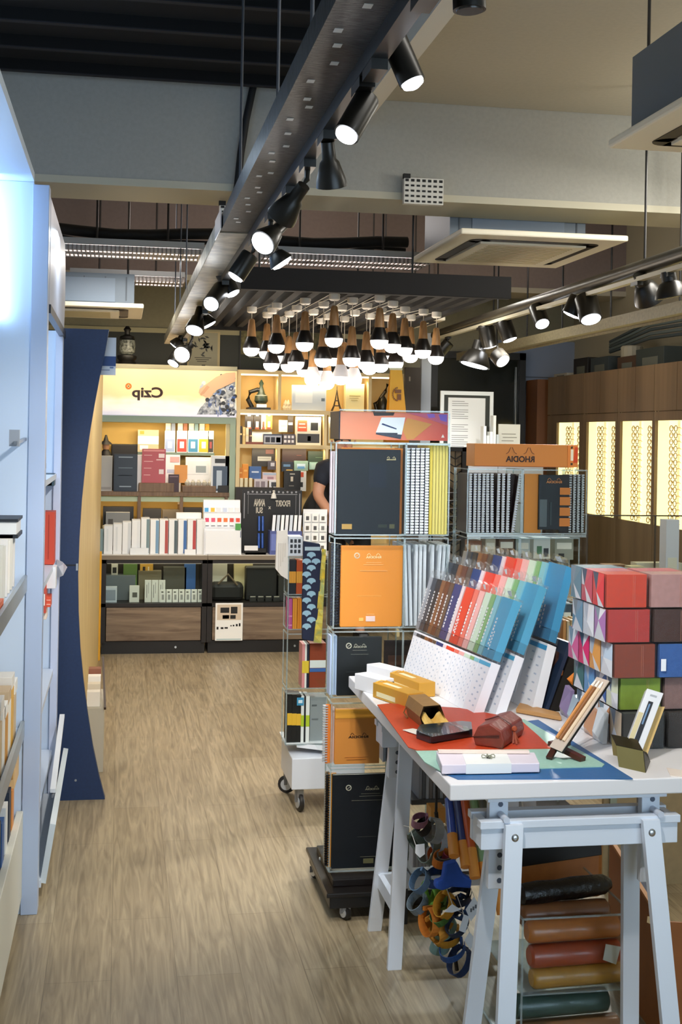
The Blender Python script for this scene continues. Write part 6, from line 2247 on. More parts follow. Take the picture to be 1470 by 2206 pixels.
for k, (px, ln_) in enumerate(ws):
    spine_notebook(px, 1021, 1147, Y3 + .01, .0135, .17, '#1c1a30' if k < 6 else '#2a1410', 'notebook with white wire binding leaning in the left pocket of the orange headed rack', 'wire notebooks in the orange headed rack', wire='#eceffc', lean=ln_, base_z=zb3)
b = MB()
b.box(PY(1094, 1080, Y3).x, xm1 - .006, Y3 + .05, Y3 + .18, zb3 + .001, zt3 - .02, C('#2a1410', .5))
tag(b.build('notebook', bev=.002), 'dark maroon notebook behind the leaning wire-bound one', 'notebook')
face_notebook((1130, 1021, 1166, 1147), Y3 + .012, '#e08e2c', 'orange notepad at the left of the right pocket under the orange header', dep=.02, base_z=zb3)
face_notebook((1161, 1023, 1206, 1140), Y3 + .002, '#14181f', 'black notebook lettered RHODIA under the orange header', dep=.008, text='RHODIA', tcol='#d98a4c', tpos=(.72, .87), tsize=(.75, .045), base_z=zb3 + .015, ds=[(.05, .05, .4, .55, '#5c666c'), (.55, .08, .62, .5, '#3a4448')])
t_ = face_notebook((1205, 1023, 1230, 1147), Y3 + .006, '#1a0f0a', 'black strip notebook with four orange squares under the orange header', dep=.010, base_z=zb3, ds=[(.05, .12, .95, .26, '#d98234'), (.05, .30, .95, .44, '#d98234'), (.05, .48, .95, .62, '#d98234'), (.05, .66, .95, .78, '#d98234')])
for k in range(4):
    spine_notebook(1227 + k * 9, 1023, 1147, Y3 + .012 + .012 * k, .012, .07, '#14100e' if k % 2 else '#4a4e50', 'dark notebook with silver rings at the right of the orange headed rack', 'ringed notebooks in the orange headed rack', wire='#b9bfc6', base_z=zb3)

for k, (px, py, w_, c_) in enumerate(((1012, 1165, 26, '#7a4a2c'), (1046, 1160, 22, '#b9b09a'), (1075, 1158, 34, '#5c4228'), (1112, 1160, 30, '#a8b0ac'), (1150, 1158, 36, '#c9cfca'), (1196, 1160, 40, '#8f8f80'), (1212, 1300, 20, '#3a4650'))):
    item('stationery_box', (px, py, px + w_, py + 46 + (50 if k == 6 else 0)), Y3 + .03, .07, c_, ['small brown box under the left end of the orange headed rack pockets', 'beige box beside the small brown one under the pockets', 'dark brown box seen through the acrylic above the marker packs', 'grey-green box above the red marker packs', 'pale box with a green bottle print under the black notebook', 'olive grey box under the ringed notebooks', 'slate notebook low in the right rack'][k], 'box', ds=[(.1, .5, .9, .8, '#d9d6c8'), (.2, .1, .5, .3, '#2f2b26')] if k != 4 else [(.2, .2, .5, .6, '#4f7a58'), (.6, .1, .9, .5, '#33363a')])
for k in range(5):
    item('notebook', (1213 + k * 8, 1336 + 2 * (k % 2), 1220 + k * 8, 1428), 4.0, .10, ['#c98e4a', '#c9b48a', '#b9a06c', '#c4ac78', '#d0ba8c'][k], 'tan paper file standing upright behind the light blue marker packs', 'file', 'tan files behind the marker packs', base_z=.8005)

# black jewellery/pen display between the racks
x0, x1, z0, z1 = span((958, 963, 1008, 1180), 5.6)
t = thing('jewellery_stand', ((x0 + x1) / 2, 5.6, 0), 'black framed stand with a wave pattern of wire between the two notebook racks', 'display stand')
z0 = .0
b = MB()
b.box(x1 - .028, x1, 5.6, 5.63, z0, z1, BLACK)
b.box(x0, x0 + .02, 5.6, 5.63, z0, z1, BLACK)
b.box(x0, x1, 5.6, 5.63, z1 - .02, z1, BLACK)
b.box(x0 - .05, x1 + .05, 5.5, 5.75, 0, .03, BLACK)
b.build('frame', t)
b = MB()
b.box(x0 + .02, x1 - .028, 5.622, 5.628, .8, z1 - .02, C('#b9a884', .4, h2='#4a3a28', scale=18))
b.build('backing', t)
b = MB()
for k in range(14):
    z = z1 - .05 - k * .036
    xm = (x0 + x1) / 2 - .004
    b.bar((x0 + .02, 5.612, z + .012), (xm, 5.608, z - .006), .004, .005, BLACK)
    b.bar((xm, 5.608, z - .006), (x1 - .03, 5.612, z + .012), .004, .005, BLACK)
b.bar((xm, 5.61, z1), (xm, 5.61, .85), .004, .004, BLACK)
b.build('wire_pattern', t)
for k in range(7):
    p = PY(980 - (k % 2) * 4, 1062 + k * 17, 5.57)
    b = MB()
    b.prism([p + Vector((-.05, 0, -.02)), p + Vector((.04, 0, .02)), p + Vector((.045, 0, .012)), p + Vector((-.045, 0, -.028))], (0, .02, 0), C('#0f0e10', .3))
    b.box(p.x - .045, p.x + .03, p.y - .001, p.y + .001, p.z + .001, p.z + .003, C('#b9bcc4', .3))
    tag(b.build('pen_tray'), 'slanting black pen tray on the black stand between the racks', 'pen tray', 'pen trays on the black stand')

# ---------------------------------------------------------------- glass showcase island on the right
sx0, sx1, sy0, sy1, szt = 2.20, 3.15, 5.75, 6.9, .93
t = thing('glass_showcase', (2.7, 6.3, 0), 'brown wood showcase topped by tall clear glass panels at the right', 'showcase')
b = MB()
b.box(sx0, sx1, sy0, sy1, .0, .78, BROWNW)
b.box(sx0 - .01, sx1, sy0 - .01, sy1, .78, .81, C('#6a4526', .4))
b.build('base_cabinet', t, bev=.003)
gz = PY(1350, 1112, sy0).z
b = MB()
b.box(sx0, sx1, sy0, sy0 + .006, .81, gz, GLS)
b.box(sx0, sx0 + .006, sy0 + .006, sy1, .81, gz, GLS)
b.build('glass_panels', t)
b = MB()
dk = C('#3a3226', .3)
b.box(sx0 - .002, sx1, sy0 - .002, sy0 + .008, gz, gz + .006, dk)
b.box(sx0 - .002, sx0 + .008, sy0, sy1, gz, gz + .006, dk)
for x in (sx0, PY(1412, 1150, sy0).x):
    b.box(x - .003, x + .004, sy0 - .003, sy0 + .004, .81, gz, dk)
b.build('glass_edges', t)
rr = random.Random(11)
gi = [((1300, 1165, 1345, 1190), '#c9cdc6', 'white rolled paper lying in the glass showcase', 'paper'), ((1326, 1163, 1352, 1198), '#3f6fae', 'blue box standing in the glass showcase', 'box'),
      ((1360, 1180, 1390, 1210), '#b3ab8c', 'beige block standing in the glass showcase', 'box'), ((1305, 1192, 1350, 1212), '#7a5a44', 'brown boxed set in the glass showcase', 'box'),
      ((1372, 1205, 1470, 1222), '#c4bfae', 'long pale box at the front of the glass showcase', 'box'), ((1390, 1186, 1450, 1202), '#22355e', 'dark blue folded umbrella in the glass showcase', 'umbrella'),
      ((1436, 1120, 1464, 1195), '#c9ccd8', 'white paper column standing in the glass showcase', 'paper'), ((1305, 1132, 1328, 1160), '#b9b8a8', 'glass flask with a white ball in the glass showcase', 'ornament'),
      ((1265, 1160, 1296, 1186), '#8fa09a', 'grey-green crumpled paper in the glass showcase', 'paper')]
for k, (p, h, lab, cat) in enumerate(gi):
    yy = 6.0 + .09 * (k % 5)
    x0, x1, z0, z1 = span(p, yy)
    z1 = min(max(z1, .85), .95) if k != 6 else z1
    b = MB()
    if cat in ('paper', 'umbrella', 'ornament') and k not in (6,):
        if cat == 'ornament':
            b.lathe(((x0 + x1) / 2, yy, .811), (0, 0, 1), [(.04, 0), (.05, .02), (.03, .08), (.02, z1 - .85), (.026, z1 - .82)], C(h, .2), 14)
        else:
            zc = .836
            r_ = min((z1 - z0) / 2, zc - .812, .022)
            b.lathe((x0, yy, zc), (x1 - x0, .05, 0), [(r_ * .5, 0), (r_, .03), (r_ * .9, (x1 - x0) * .6), (r_ * .6, (x1 - x0))], C(h, .6, noise=.2), 9)
            b.box(x0, x1, yy - .02, yy + .02, .811, zc, C(h, .6))
    else:
        b.box(x0, x1, yy, yy + .08, .811, z1, C(h, .5))
        b.box(x0 + .01, x1 - .01, yy - .001, yy, .82, .811 + (z1 - .811) * .5, C('#d6d2c4', .5))
    tag(b.build(cat, bev=.002), lab, cat)
for k in range(14):
    yy = 6.2 + rr.random() * .5
    xx = 2.3 + rr.random() * .75
    b = MB()
    s_ = rr.uniform(.015, .03)
    b.lathe((xx, yy, .8105), (0, 0, 1), [(s_, 0), (s_ * 1.1, s_), (s_ * .4, s_ * 2), (s_ * .5, s_ * 2.4)], C(['#d9d6c8', '#2a2f33', '#a8a48c', '#c9cdd2', '#6a4a30'][k % 5], .3), 9)
    tag(b.build('trinket', smooth=True), 'small ornament standing inside the glass showcase', 'ornament', 'ornaments in the glass showcase')
# second, lower glass showcase row between rack 3 and the island
t = thing('glass_showcase', (1.95, 5.9, 0), 'narrow dark wood showcase with glass shelves behind the orange headed rack', 'showcase')
b = MB()
b.box(1.62, 2.10, 5.85, 6.35, 0, .70, C('#3a2c20', .4))
b.build('base_cabinet', t)
b = MB()
b.box(1.62, 2.10, 5.85, 5.856, .70, 1.08, GLS)
for z in (.70, .86, 1.08):
    b.box(1.62, 2.10, 5.85, 6.3, z, z + .005, GLS)
    b.box(1.62, 2.10, 5.848, 5.852, z, z + .006, EDGE)
for x in (1.62, 2.0, 2.097):
    b.box(x, x + .005, 5.846, 5.851, .70, 1.08, EDGE)
b.build('glass_panels', t)
for k in range(10):
    b = MB()
    xx = 1.66 + k * .043
    z = .706 if k % 2 else .866
    b.box(xx, xx + .035, 5.95 + .02 * (k % 3), 6.05, z, z + .06 + .02 * (k % 4), C(['#7a4a2c', '#c9cdd0', '#2a3038', '#8f9a8c', '#b9a884'][k % 5], .4))
    b.box(xx + .005, xx + .03, 5.949, 5.95 + .02 * (k % 3), z + .01, z + .04, C('#d9d9d0'))
    tag(b.build('gift_box', bev=.001), 'small gift box on the shelves of the narrow dark showcase', 'box', 'gift boxes in the narrow showcase')
# ================================================================== THE WHITE TRESTLE TABLE
TZ0, TT = .762, .80
TX_0, TX_1, TY_0, TY_1 = .762, 1.62, 2.83, 4.15
tw = C('#dfe7f2', .35)
t = thing('table_top', (1.19, 3.5, TZ0), 'long white table top resting on two white trestles in the foreground', 'table')
b = MB()
b.box(TX_0, TX_1, TY_0, TY_1, TZ0, TT, C('#ebe9ea', .35))
b.build('board', t, bev=.003)


def trestle(yc, xl, xr, label, sp=.15):
    t = thing('trestle', ((xl + xr) / 2, yc, 0), label, 'trestle')
    bx0, bx1 = xl - .075, xr + .075
    b = MB()
    b.box(bx0, bx1, yc - .048, yc - .028, .640, .705, tw)
    b.box(bx0, bx1, yc + .028, yc + .048, .640, .705, tw)
    b.box(bx0 - .004, bx1 + .004, yc - .055, yc - .026, .690, .708, tw)
    b.box(bx0 - .004, bx1 + .004, yc + .026, yc + .055, .690, .708, tw)
    b.box(bx0 + .001, bx0 + .02, yc - .030, yc + .030, .641, .704, tw)
    b.box(bx1 - .02, bx1 - .001, yc - .030, yc + .030, .641, .704, tw)
    b.build('crossbar', t, bev=.0015)
    b = MB()
    b.box(bx0 + .02, bx1 - .02, yc - .03, yc + .03, .745, TZ0 - .001, tw)
    for x in (xl - .022, xr + .022):
        b.box(x - .023, x + .023, yc - .012, yc + .012, .535, .746, tw)
    b.build('lift_frame', t, bev=.0015)
    for x in (xl - .022, xr + .022):
        b = MB()
        for z in (.735, .555, .585, .615):
            b.cyl((x + .004, yc - .0128, z), (x + .004, yc - .0118, z), .0062, C('#4b5668', .5), n=14)
        b.build('peg_holes', t)
        b = MB()
        b.cyl((x + .004, yc - .062, .712), (x + .004, yc + .02, .712), .0078, C('#ccd4e2', .4), n=14)
        b.build('peg', t, smooth=True)
    for sx, x, xf in ((-1, xl, xl - .048), (1, xr, xr + .048)):
        for sy in (-1, 1):
            b = MB()
            y0 = yc + sy * .058
            y1 = yc + sy * sp
            top = Vector((x, y0, .702))
            bot = Vector((xf, y1, 0.0))
            wv = Vector((.0215, 0, 0))
            tv = Vector((0, .0095, 0))
            vs = []
            for c_ in (top, bot):
                vs += [c_ - wv - tv, c_ + wv - tv, c_ + wv + tv, c_ - wv + tv]
            b.add(vs, [(0, 1, 2, 3), (7, 6, 5, 4), (0, 4, 5, 1), (1, 5, 6, 2), (2, 6, 7, 3), (3, 7, 4, 0)], tw)
            b.build('leg', t, bev=.001)
            b = MB()
            b.lathe((x, y0 + sy * .009, .672), (0, sy, 0), [(.0115, 0), (.0115, .002), (.007, .006), (.002, .0065)], C('#c9ccd2', .25, metal=1), 16)
            b.build('bolt', t, smooth=True)
        b = MB()
        z = .17 if yc > 3.4 else .09
        k = z / .70
        xx = xf + (x - xf) * k
        b.bar((xx, yc - sp + (sp - .058) * k, z), (xx, yc + sp - (sp - .058) * k, z), .018, .045, tw)
        b.build('side_brace', t)
    if yc > 3.4:
        b = MB()
        b.bar((xl - .04, yc + sp - .03, z), (xr + .04, yc + sp - .03, z), .02, .05, tw)
        b.build('long_brace', t)
    return t


trestle(2.895, .918, 1.255, 'white wooden trestle under the near end of the table, cut by the bottom edge')
trestle(3.868, .885, 1.255, 'white wooden trestle under the far end of the table, beside the tall rack')

# mats on the table
def mat_piece(nm, pts, z, h, label, th=.0022):
    b = MB()
    b.prism([(p.x, p.y, z) for p in pts], (0, 0, th), C(h, .45, noise=.08, scale=120))
    return tag(b.build(nm), label, 'mat')


mat_piece('desk_mat', [PZ(958, 1668, TT), PZ(987, 1680, TT), PZ(1364, 1679, TT), PZ(1160, 1552, TT), PZ(1135, 1555, TT), PZ(930, 1640, TT)], TT, '#2f669e', 'blue desk mat, largest and lowest of the three on the table')
mat_piece('desk_mat', [PZ(893, 1617, TT), PZ(915, 1645, TT), PZ(950, 1665, TT), PZ(1298, 1655, TT), PZ(1303, 1650, TT), PZ(1130, 1553, TT), PZ(1060, 1552, TT)], TT + .0024, '#9fc8b8', 'mint green desk mat between the blue and the red ones')
mat_piece('desk_mat', [PZ(813, 1523, TT), PZ(880, 1615, TT), PZ(898, 1621, TT), PZ(1188, 1617, TT), PZ(1160, 1590, TT), PZ(1118, 1553, TT), PZ(990, 1530, TT), PZ(840, 1520, TT)], TT + .0048, '#c3401c', 'red desk mat on top of the mint green one')
ZM = TT + .0072


def lying_box(nm, a, b_, wpx, h, z, m, label, cat, extra=None, bev=.002):
    """box lying on the table: a->b_ = near long bottom edge (world xy), depth vector wpx, height h"""
    bb = MB()
    a, b_ = Vector(a), Vector(b_)
    w_ = Vector(wpx)
    pts = [a, b_, b_ + w_, a + w_]
    bb.prism([(p.x, p.y, z) for p in pts], (0, 0, h), m)
    if extra:
        extra(bb, a, b_, w_)
    return tag(bb.build(nm, bev=bev), label, cat)


def V2(px, py, z):
    p = PZ(px, py, z)
    return Vector((p.x, p.y))


# white cartons at the far left corner
def on_table(nm, pts_px, z, h, m, label, cat, cap=None, bev=.002):
    pts = [V2(x, y, z) for x, y in pts_px]
    b = MB()
    b.prism([(p.x, p.y, z) for p in pts], (0, 0, h), m)
    if cap:
        cap(b, pts)
    return tag(b.build(nm, bev=bev), label, cat)


for (cx, cy, lab) in ((830, 1468, 'white carton behind the other, at the far corner of the table'), (806, 1490, 'white carton with black end, nearest the far left corner of the table')):
    p = V2(cx, cy, TT)
    d = Vector((.10, -.20)).normalized()
    n_ = Vector((d.y, -d.x)) * -1
    L_, W_ = .13, .055
    a = p - d * L_ * .5
    b = MB()
    q = [a - n_ * W_ / 2, a + d * L_ - n_ * W_ / 2, a + d * L_ + n_ * W_ / 2, a + n_ * W_ / 2]
    b.prism([(v.x, v.y, TT) for v in q], (0, 0, .05), C('#e6e6e8', .4))
    e0 = a + d * (L_ - .004)
    q = [e0 - n_ * W_ / 2 * 1.02, e0 + d * .006 - n_ * W_ / 2 * 1.02, e0 + d * .006 + n_ * W_ / 2 * 1.02, e0 + n_ * W_ / 2 * 1.02]
    b.prism([(v.x, v.y, TT + .006) for v in q], (0, 0, .034), C('#2b2622', .5))
    tag(b.build('carton', bev=.002), lab, 'carton')

kraft = C('#c9952f', .55)
for k, (cx, cy, L_, lab) in enumerate(((888, 1490, .19, 'mustard kraft pen carton, the farther of two with a string tag'), (857, 1513, .19, 'mustard kraft pen carton with a white label on its side, the nearer of two'))):
    p = V2(cx, cy, TT)
    d = Vector((.42, -.90)).normalized()
    d = (V2(914, 1520, TT) - V2(825, 1490, TT)).normalized() if k else (V2(930, 1506, TT) - V2(850, 1475, TT)).normalized()
    n_ = Vector((-d.y, d.x))
    W_ = .058
    a = p - d * L_ * .5
    t = thing('pen_carton', (p.x, p.y, TT), lab, 'carton')
    b = MB()
    q = [a - n_ * W_ / 2, a + d * L_ - n_ * W_ / 2, a + d * L_ + n_ * W_ / 2, a + n_ * W_ / 2]
    b.prism([(v.x, v.y, TT + .001) for v in q], (0, 0, .045), kraft)
    b.build('box_body', t, bev=.002)
    b = MB()
    q2 = [a + d * L_ * .12 - n_ * (W_ / 2 + .001), a + d * L_ * .66 - n_ * (W_ / 2 + .001), a + d * L_ * .66 - n_ * (W_ / 2), a + d * L_ * .12 - n_ * (W_ / 2)]
    b.prism([(v.x, v.y, TT + .008) for v in q2], (0, 0, .014), C('#e9dcae', .5))
    q2 = [a + d * L_ * .15 - n_ * .012, a + d * L_ * .6 - n_ * .012, a + d * L_ * .6 + n_ * .004, a + d * L_ * .15 + n_ * .004]
    b.prism([(v.x, v.y, TT + .0462) for v in q2], (0, 0, .0006), C('#eadfb8', .5))
    b.build('paper_label', t)
    b = MB()
    s0 = a + d * .004
    b.tube([(s0.x - n_.x * .02, s0.y - n_.y * .02, TT + .046), (s0.x, s0.y, TT + .05), (s0.x + .012, s0.y + .0, TT + .047), (s0.x + n_.x * .02, s0.y + n_.y * .02, TT + .048)], .0018, C('#dfae4a', .6), n=6)
    b.build('string', t)

# open kraft pen case (prism with flap, cloth spilling out)
t = thing('pen_case', PZ(915, 1560, ZM), 'brown kraft pen case lying open with a yellow cloth spilling from its end', 'pen case')
kc = C('#9a7442', .6, noise=.12, scale=40)
A0, A1 = V2(868, 1536, ZM), V2(918, 1577, ZM)
d = (A1 - A0).normalized()
n_ = Vector((-d.y, d.x)) * -1
if n_.x < 0:
    n_ = -n_
L_, W_, Hh = .150, .070, .062
sec = [(-W_ * .40, 0), (W_ * .45, 0), (W_ * .5, Hh * .45), (W_ * .30, Hh), (-W_ * .38, Hh * .96), (-W_ * .52, Hh * .5)]
mid = (A0 + A1) / 2 + n_ * W_ * .45
st = mid - d * L_ * .5
b = MB()
th = 5
ring = []
for f_ in (0, 1):
    ring.append([Vector((st.x + d.x * L_ * f_ + n_.x * u, st.y + d.y * L_ * f_ + n_.y * u, ZM + v)) for u, v in sec])
vs = ring[0] + ring[1]
N = len(sec)
b.add(vs, [tuple(range(N))[::-1]] + [(i, (i + 1) % N, N + (i + 1) % N, N + i) for i in range(N)], kc)
inn = [Vector((st.x + d.x * L_ * f_ + n_.x * u * .9, st.y + d.y * L_ * f_ + n_.y * u * .9, ZM + Hh * .05 + v * .9)) for f_ in (.25, 1) for u, v in sec]
b.add(inn, [tuple(range(N))] + [(i, N + i, N + (i + 1) % N, (i + 1) % N) for i in range(N)], C('#4a3216', .7))
b.build('case_body', t)
b = MB()
e0 = st + d * L_
cl = []
for k in range(9):
    a = k / 8
    cl.append(Vector((e0.x + n_.x * W_ * (a - .5) * .9 - d.x * .02, e0.y + n_.y * W_ * (a - .5) * .9 - d.y * .02, ZM + .03 + .012 * math.sin(a * 9))))
for k in range(9):
    a = k / 8
    cl.append(Vector((e0.x + n_.x * W_ * (a - .35) * 1.1 + d.x * (.045 + .012 * math.sin(a * 7)), e0.y + n_.y * W_ * (a - .35) * 1.1 + d.y * (.045 + .012 * math.sin(a * 7)), ZM + .002 + .006 * math.cos(a * 11))))
b.add(cl + [v - Vector((0, 0, .0015)) for v in cl], [(k, k + 1, 10 + k, 9 + k) for k in range(8)] + [(18 + k, 27 + k, 28 + k, 19 + k) for k in range(8)], C('#c9963a', .6, h2='#e6c474', scale=35))
b.build('yellow_cloth', t, smooth=True)
b = MB()
s0 = st + d * .006
b.tube([(s0.x - n_.x * W_ * .5, s0.y - n_.y * W_ * .5, ZM + .028), (s0.x - n_.x * W_ * .6, s0.y - n_.y * W_ * .6, ZM + .012), (s0.x - n_.x * W_ * .55 + d.x * .03, s0.y - n_.y * W_ * .55 + d.y * .03, ZM + .004)], .0022, C('#7a5426', .6), n=6)
b.build('string_tie', t)
mat_pts = [(868, 1573), (890, 1570), (928, 1579), (904, 1585)]
b = MB()
b.prism([PZ(x, y, ZM + .002) for x, y in mat_pts], (0, 0, .0012), C('#ece6da', .5))
tag(b.build('swing_tag'), 'small white tag lying in front of the open kraft pen case', 'tag')

# flat dark pen box
def slab(nm, corners, z, h, m, label, cat, bev=.003, cover=None):
    b = MB()
    b.prism([PZ(x, y, z) for x, y in corners], (0, 0, h), m)
    o = b.build(nm, bev=bev)
    if label:
        tag(o, label, cat)
    return o


t = thing('pen_box', PZ(950, 1600, ZM), 'flat dark grey pen box in clear wrap lying on the red mat', 'box')
b = MB()
b.prism([PZ(x, y, ZM) for x, y in ((897, 1591), (927, 1602), (1018, 1588), (1016, 1572), (995, 1570), (905, 1578))], (0, 0, .022), C('#1f2b33', .3, coat=.6))
b.build('box_body', t, bev=.002)
b = MB()
b.prism([PZ(x, y, ZM + .022) for x, y in ((903, 1578), (932, 1588), (1012, 1574), (1008, 1566), (990, 1563), (912, 1569))], (0, 0, .0012), C('#2e3a40', .25, coat=.8))
b.build('wrap', t)

# red-brown leather roll case with tie
t = thing('leather_case', PZ(1075, 1600, ZM), 'red-brown leather pen case with a wrapped tie, lying across the red mat', 'pen case')
lm = C('#7a2f22', .4, noise=.15, scale=60, bump=.2)
A0 = V2(1022, 1606, ZM)
A1 = V2(1082, 1614, ZM)
ax = (V2(1126, 1583, ZM) - A1)
Lc = ax.length
ax.normalize()
n_ = (A0 - A1).normalized()
W_ = (A0 - A1).length
sec = [(0, 0), (W_, 0), (W_ * 1.10, .022), (W_ * .92, .052), (W_ * .45, .064), (W_ * .02, .046), (-W_ * .08, .02)]
b = MB()
vs = []
for f_ in (0, .5, 1):
    for u, v in sec:
        sc_ = 1 if f_ == .5 else .96
        vs.append(Vector((A1.x + ax.x * Lc * f_ + n_.x * u * sc_, A1.y + ax.y * Lc * f_ + n_.y * u * sc_, ZM + v * sc_)))
N = len(sec)
fs = [tuple(range(N))[::-1], tuple(range(2 * N, 3 * N))]
for r_ in range(2):
    fs += [(r_ * N + i, r_ * N + (i + 1) % N, (r_ + 1) * N + (i + 1) % N, (r_ + 1) * N + i) for i in range(N)]
b.add(vs, fs, lm)
b.build('case_body', t, bev=.004)
b = MB()
for z_ in (.030, .034):
    b.bar((A1.x + n_.x * W_ * 1.08 - ax.x * .0015, A1.y + n_.y * W_ * 1.08 - ax.y * .0015, ZM + .022), (A1.x + n_.x * W_ * .1 - ax.x * .0015, A1.y + n_.y * W_ * .1 - ax.y * .0015, ZM + z_), .0016, .0022, C('#4a1a12', .5))
m0 = A1 + ax * Lc * .42
b.tube([(m0.x - n_.x * W_ * .10, m0.y - n_.y * W_ * .10, ZM + .022), (m0.x + n_.x * W_ * .0, m0.y + n_.y * W_ * .0, ZM + .050), (m0.x + n_.x * W_ * .45, m0.y + n_.y * W_ * .45, ZM + .0665), (m0.x + n_.x * W_ * .95, m0.y + n_.y * W_ * .95, ZM + .052)], .0018, C('#5a2016', .5), n=6)
b.build('stitching', t)
b = MB()
q0 = Vector((m0.x - n_.x * W_ * .12, m0.y - n_.y * W_ * .12, ZM + .030))
for (dx, dz, dy) in ((.010, -.026, -.012), (-.006, -.027, -.010), (.0, -.027, -.02)):
    b.bar(q0, q0 + Vector((dx, dy, dz)), .005, .002, C('#8a3a1c', .6))
b.lathe(q0 + Vector((0, 0, .008)), (0, -1, 0), [(.006, -.004), (.008, 0), (.005, .004)], C('#9a4420', .6), 10)
b.build('tie', t)

# white wrapped gift box with bow and cream lid strip
t = thing('gift_box', PZ(1050, 1668, ZM), 'flat pale pink gift box with a white paper band and bow on the mats', 'gift box')
zg0 = TT + .0050
b = MB()
cor = [(952, 1668), (1163, 1664), (1152, 1640), (940, 1637)]
b.prism([PZ(x, y, zg0) for x, y in cor], (0, 0, .022), C('#dcd3de', .5))
b.build('box_body', t, bev=.002)
b = MB()
bot = [PZ(x, y, zg0) for x, y in ((1004, 1667), (1102, 1665.4), (1090, 1639), (994, 1637.6))]
b.prism([p + Vector((0, -.0008, -.0002)) for p in bot], (0, 0, .0232), C('#e9ebe9', .45))
b.build('paper_band', t)
b = MB()
a = PZ(944, 1622, zg0 + .023)
c2 = PZ(1140, 1623, zg0 + .023)
b.bar(a + Vector((0, .0, .004)), c2 + Vector((0, 0, .004)), .012, .007, C('#e3d2c6', .5))
b.build('pencil_strip', t)
b = MB()
c0 = PZ(1053, 1633, zg0 + .0235)
for (dx, dy, r_) in ((-.012, .002, .009), (.012, .003, .008), (.0, .010, .007), (.004, -.008, .006)):
    loop = [c0 + Vector((dx * .5 + dx * .9 * math.cos(a_) , dy + r_ * .6 * math.sin(a_), .004 + .003 * math.sin(a_ * 2))) for a_ in [k * math.pi / 5 for k in range(11)]]
    b.tube(loop, .0012, C('#8a8c78', .5), n=5)
b.lathe(c0, (0, 0, 1), [(.005, 0), (.006, .004), (.002, .007)], C('#3a3a34', .5), 10)
b.build('bow', t, smooth=True)


# ---- easel with a card and pens (wood cross stand)
t = thing('card_easel', PZ(1240, 1635, ZM), 'dark wooden cross easel holding a leaning card of wooden pens', 'easel')
dw = C('#3a1a10', .4)
pB = PZ(1180, 1635, TT + .005)
b = MB()
b.bar(PZ(1186, 1600, TT + .03) * 1.0, PZ(1257, 1636, TT + .010), .020, .012, C('#4a2014', .4))
b.bar(PZ(1183, 1634, TT + .008), PZ(1252, 1515, TT + .115), .016, .008, dw)
b.bar(PZ(1196, 1598, TT + .008), PZ(1196, 1598, TT + .008) + Vector((.03, -.03, .0)), .014, .012, dw)
b.build('stand', t, bev=.001)
P0 = PZ(1184, 1608, TT + .030)
P1 = PY(1286, 1458, P0.y + .06)
P0b = P0 + Vector((.018, -.035, .0))
ax3 = P1 - P0
b = MB()
wv = Vector((.012, -.052, 0))
nrm = ax3.cross(wv).normalized()
b.prism([P0, P1, P1 + wv, P0 + wv], nrm * .003, C('#c9b8a8', .4))
b.prism([P0 + nrm * .003, P1 + nrm * .003, P1 + nrm * .003 + wv, P0 + nrm * .003 + wv], nrm * .006, C('#15100e', .4))
b.build('card', t)
b = MB()
for k, c_ in enumerate(('#c98a4c', '#8a5a34', '#d9c0a0')):
    o_ = P0 + wv * (.22 + .28 * k) - nrm * .004
    if nrm.y > 0:
        pass
    b.cyl(o_ + ax3 * .12, o_ + ax3 * .86, .0045, C(c_, .4), n=8)
    b.cyl(o_ + ax3 * .86, o_ + ax3 * .95, .0045, C('#e9e3da', .3), r1=.002, n=8)
b.build('wooden_pen', t)

# ---- brass stand with a pen box (right)
t = thing('pen_display', PZ(1385, 1655, TT), 'brass sheet stand holding a boxed dark pen upright, at the right of the table', 'display stand')
br_ = C('#8f8352', .3, metal=.7)
f0, f1 = PZ(1334, 1652, TT), PZ(1391, 1665, TT)
b = MB()
up = Vector((0, 0, .052))
k0 = f0 + Vector((.004, .03, .045))
k1 = f1 + Vector((.006, .03, .045))
b.prism([f0, f1, k1, k0], (0, .0015, .001), br_)
b.prism([k0, k1, k1 + Vector((.01, .06, .012)), k0 + Vector((.01, .06, .012))], (0, 0, .0018), C('#3a3420', .4, metal=.6))
b.prism([k1, f1, f1 + Vector((.055, .10, 0)), k1 + Vector((.045, .08, -.025))], (.0015, 0, 0), C('#2f2a1c', .4, metal=.6))
b.prism([k0 + Vector((.01, .06, .012)), k1 + Vector((.01, .06, .012)), f1 + Vector((.03, .11, 0)), f0 + Vector((.03, .11, 0))], (0, .0015, 0), br_)
b.build('stand', t)


def leaning_box(a_px, b_px, c_px, Yb, Yt, dep, m, nm, parent):
    """front face given by bottom-left, bottom-right, top-left pixels; bottom at Yb, top at Yt"""
    A, B, D = PY(*a_px, Yb), PY(*b_px, Yb - .02), PY(*c_px, Yt)
    return A, B, D


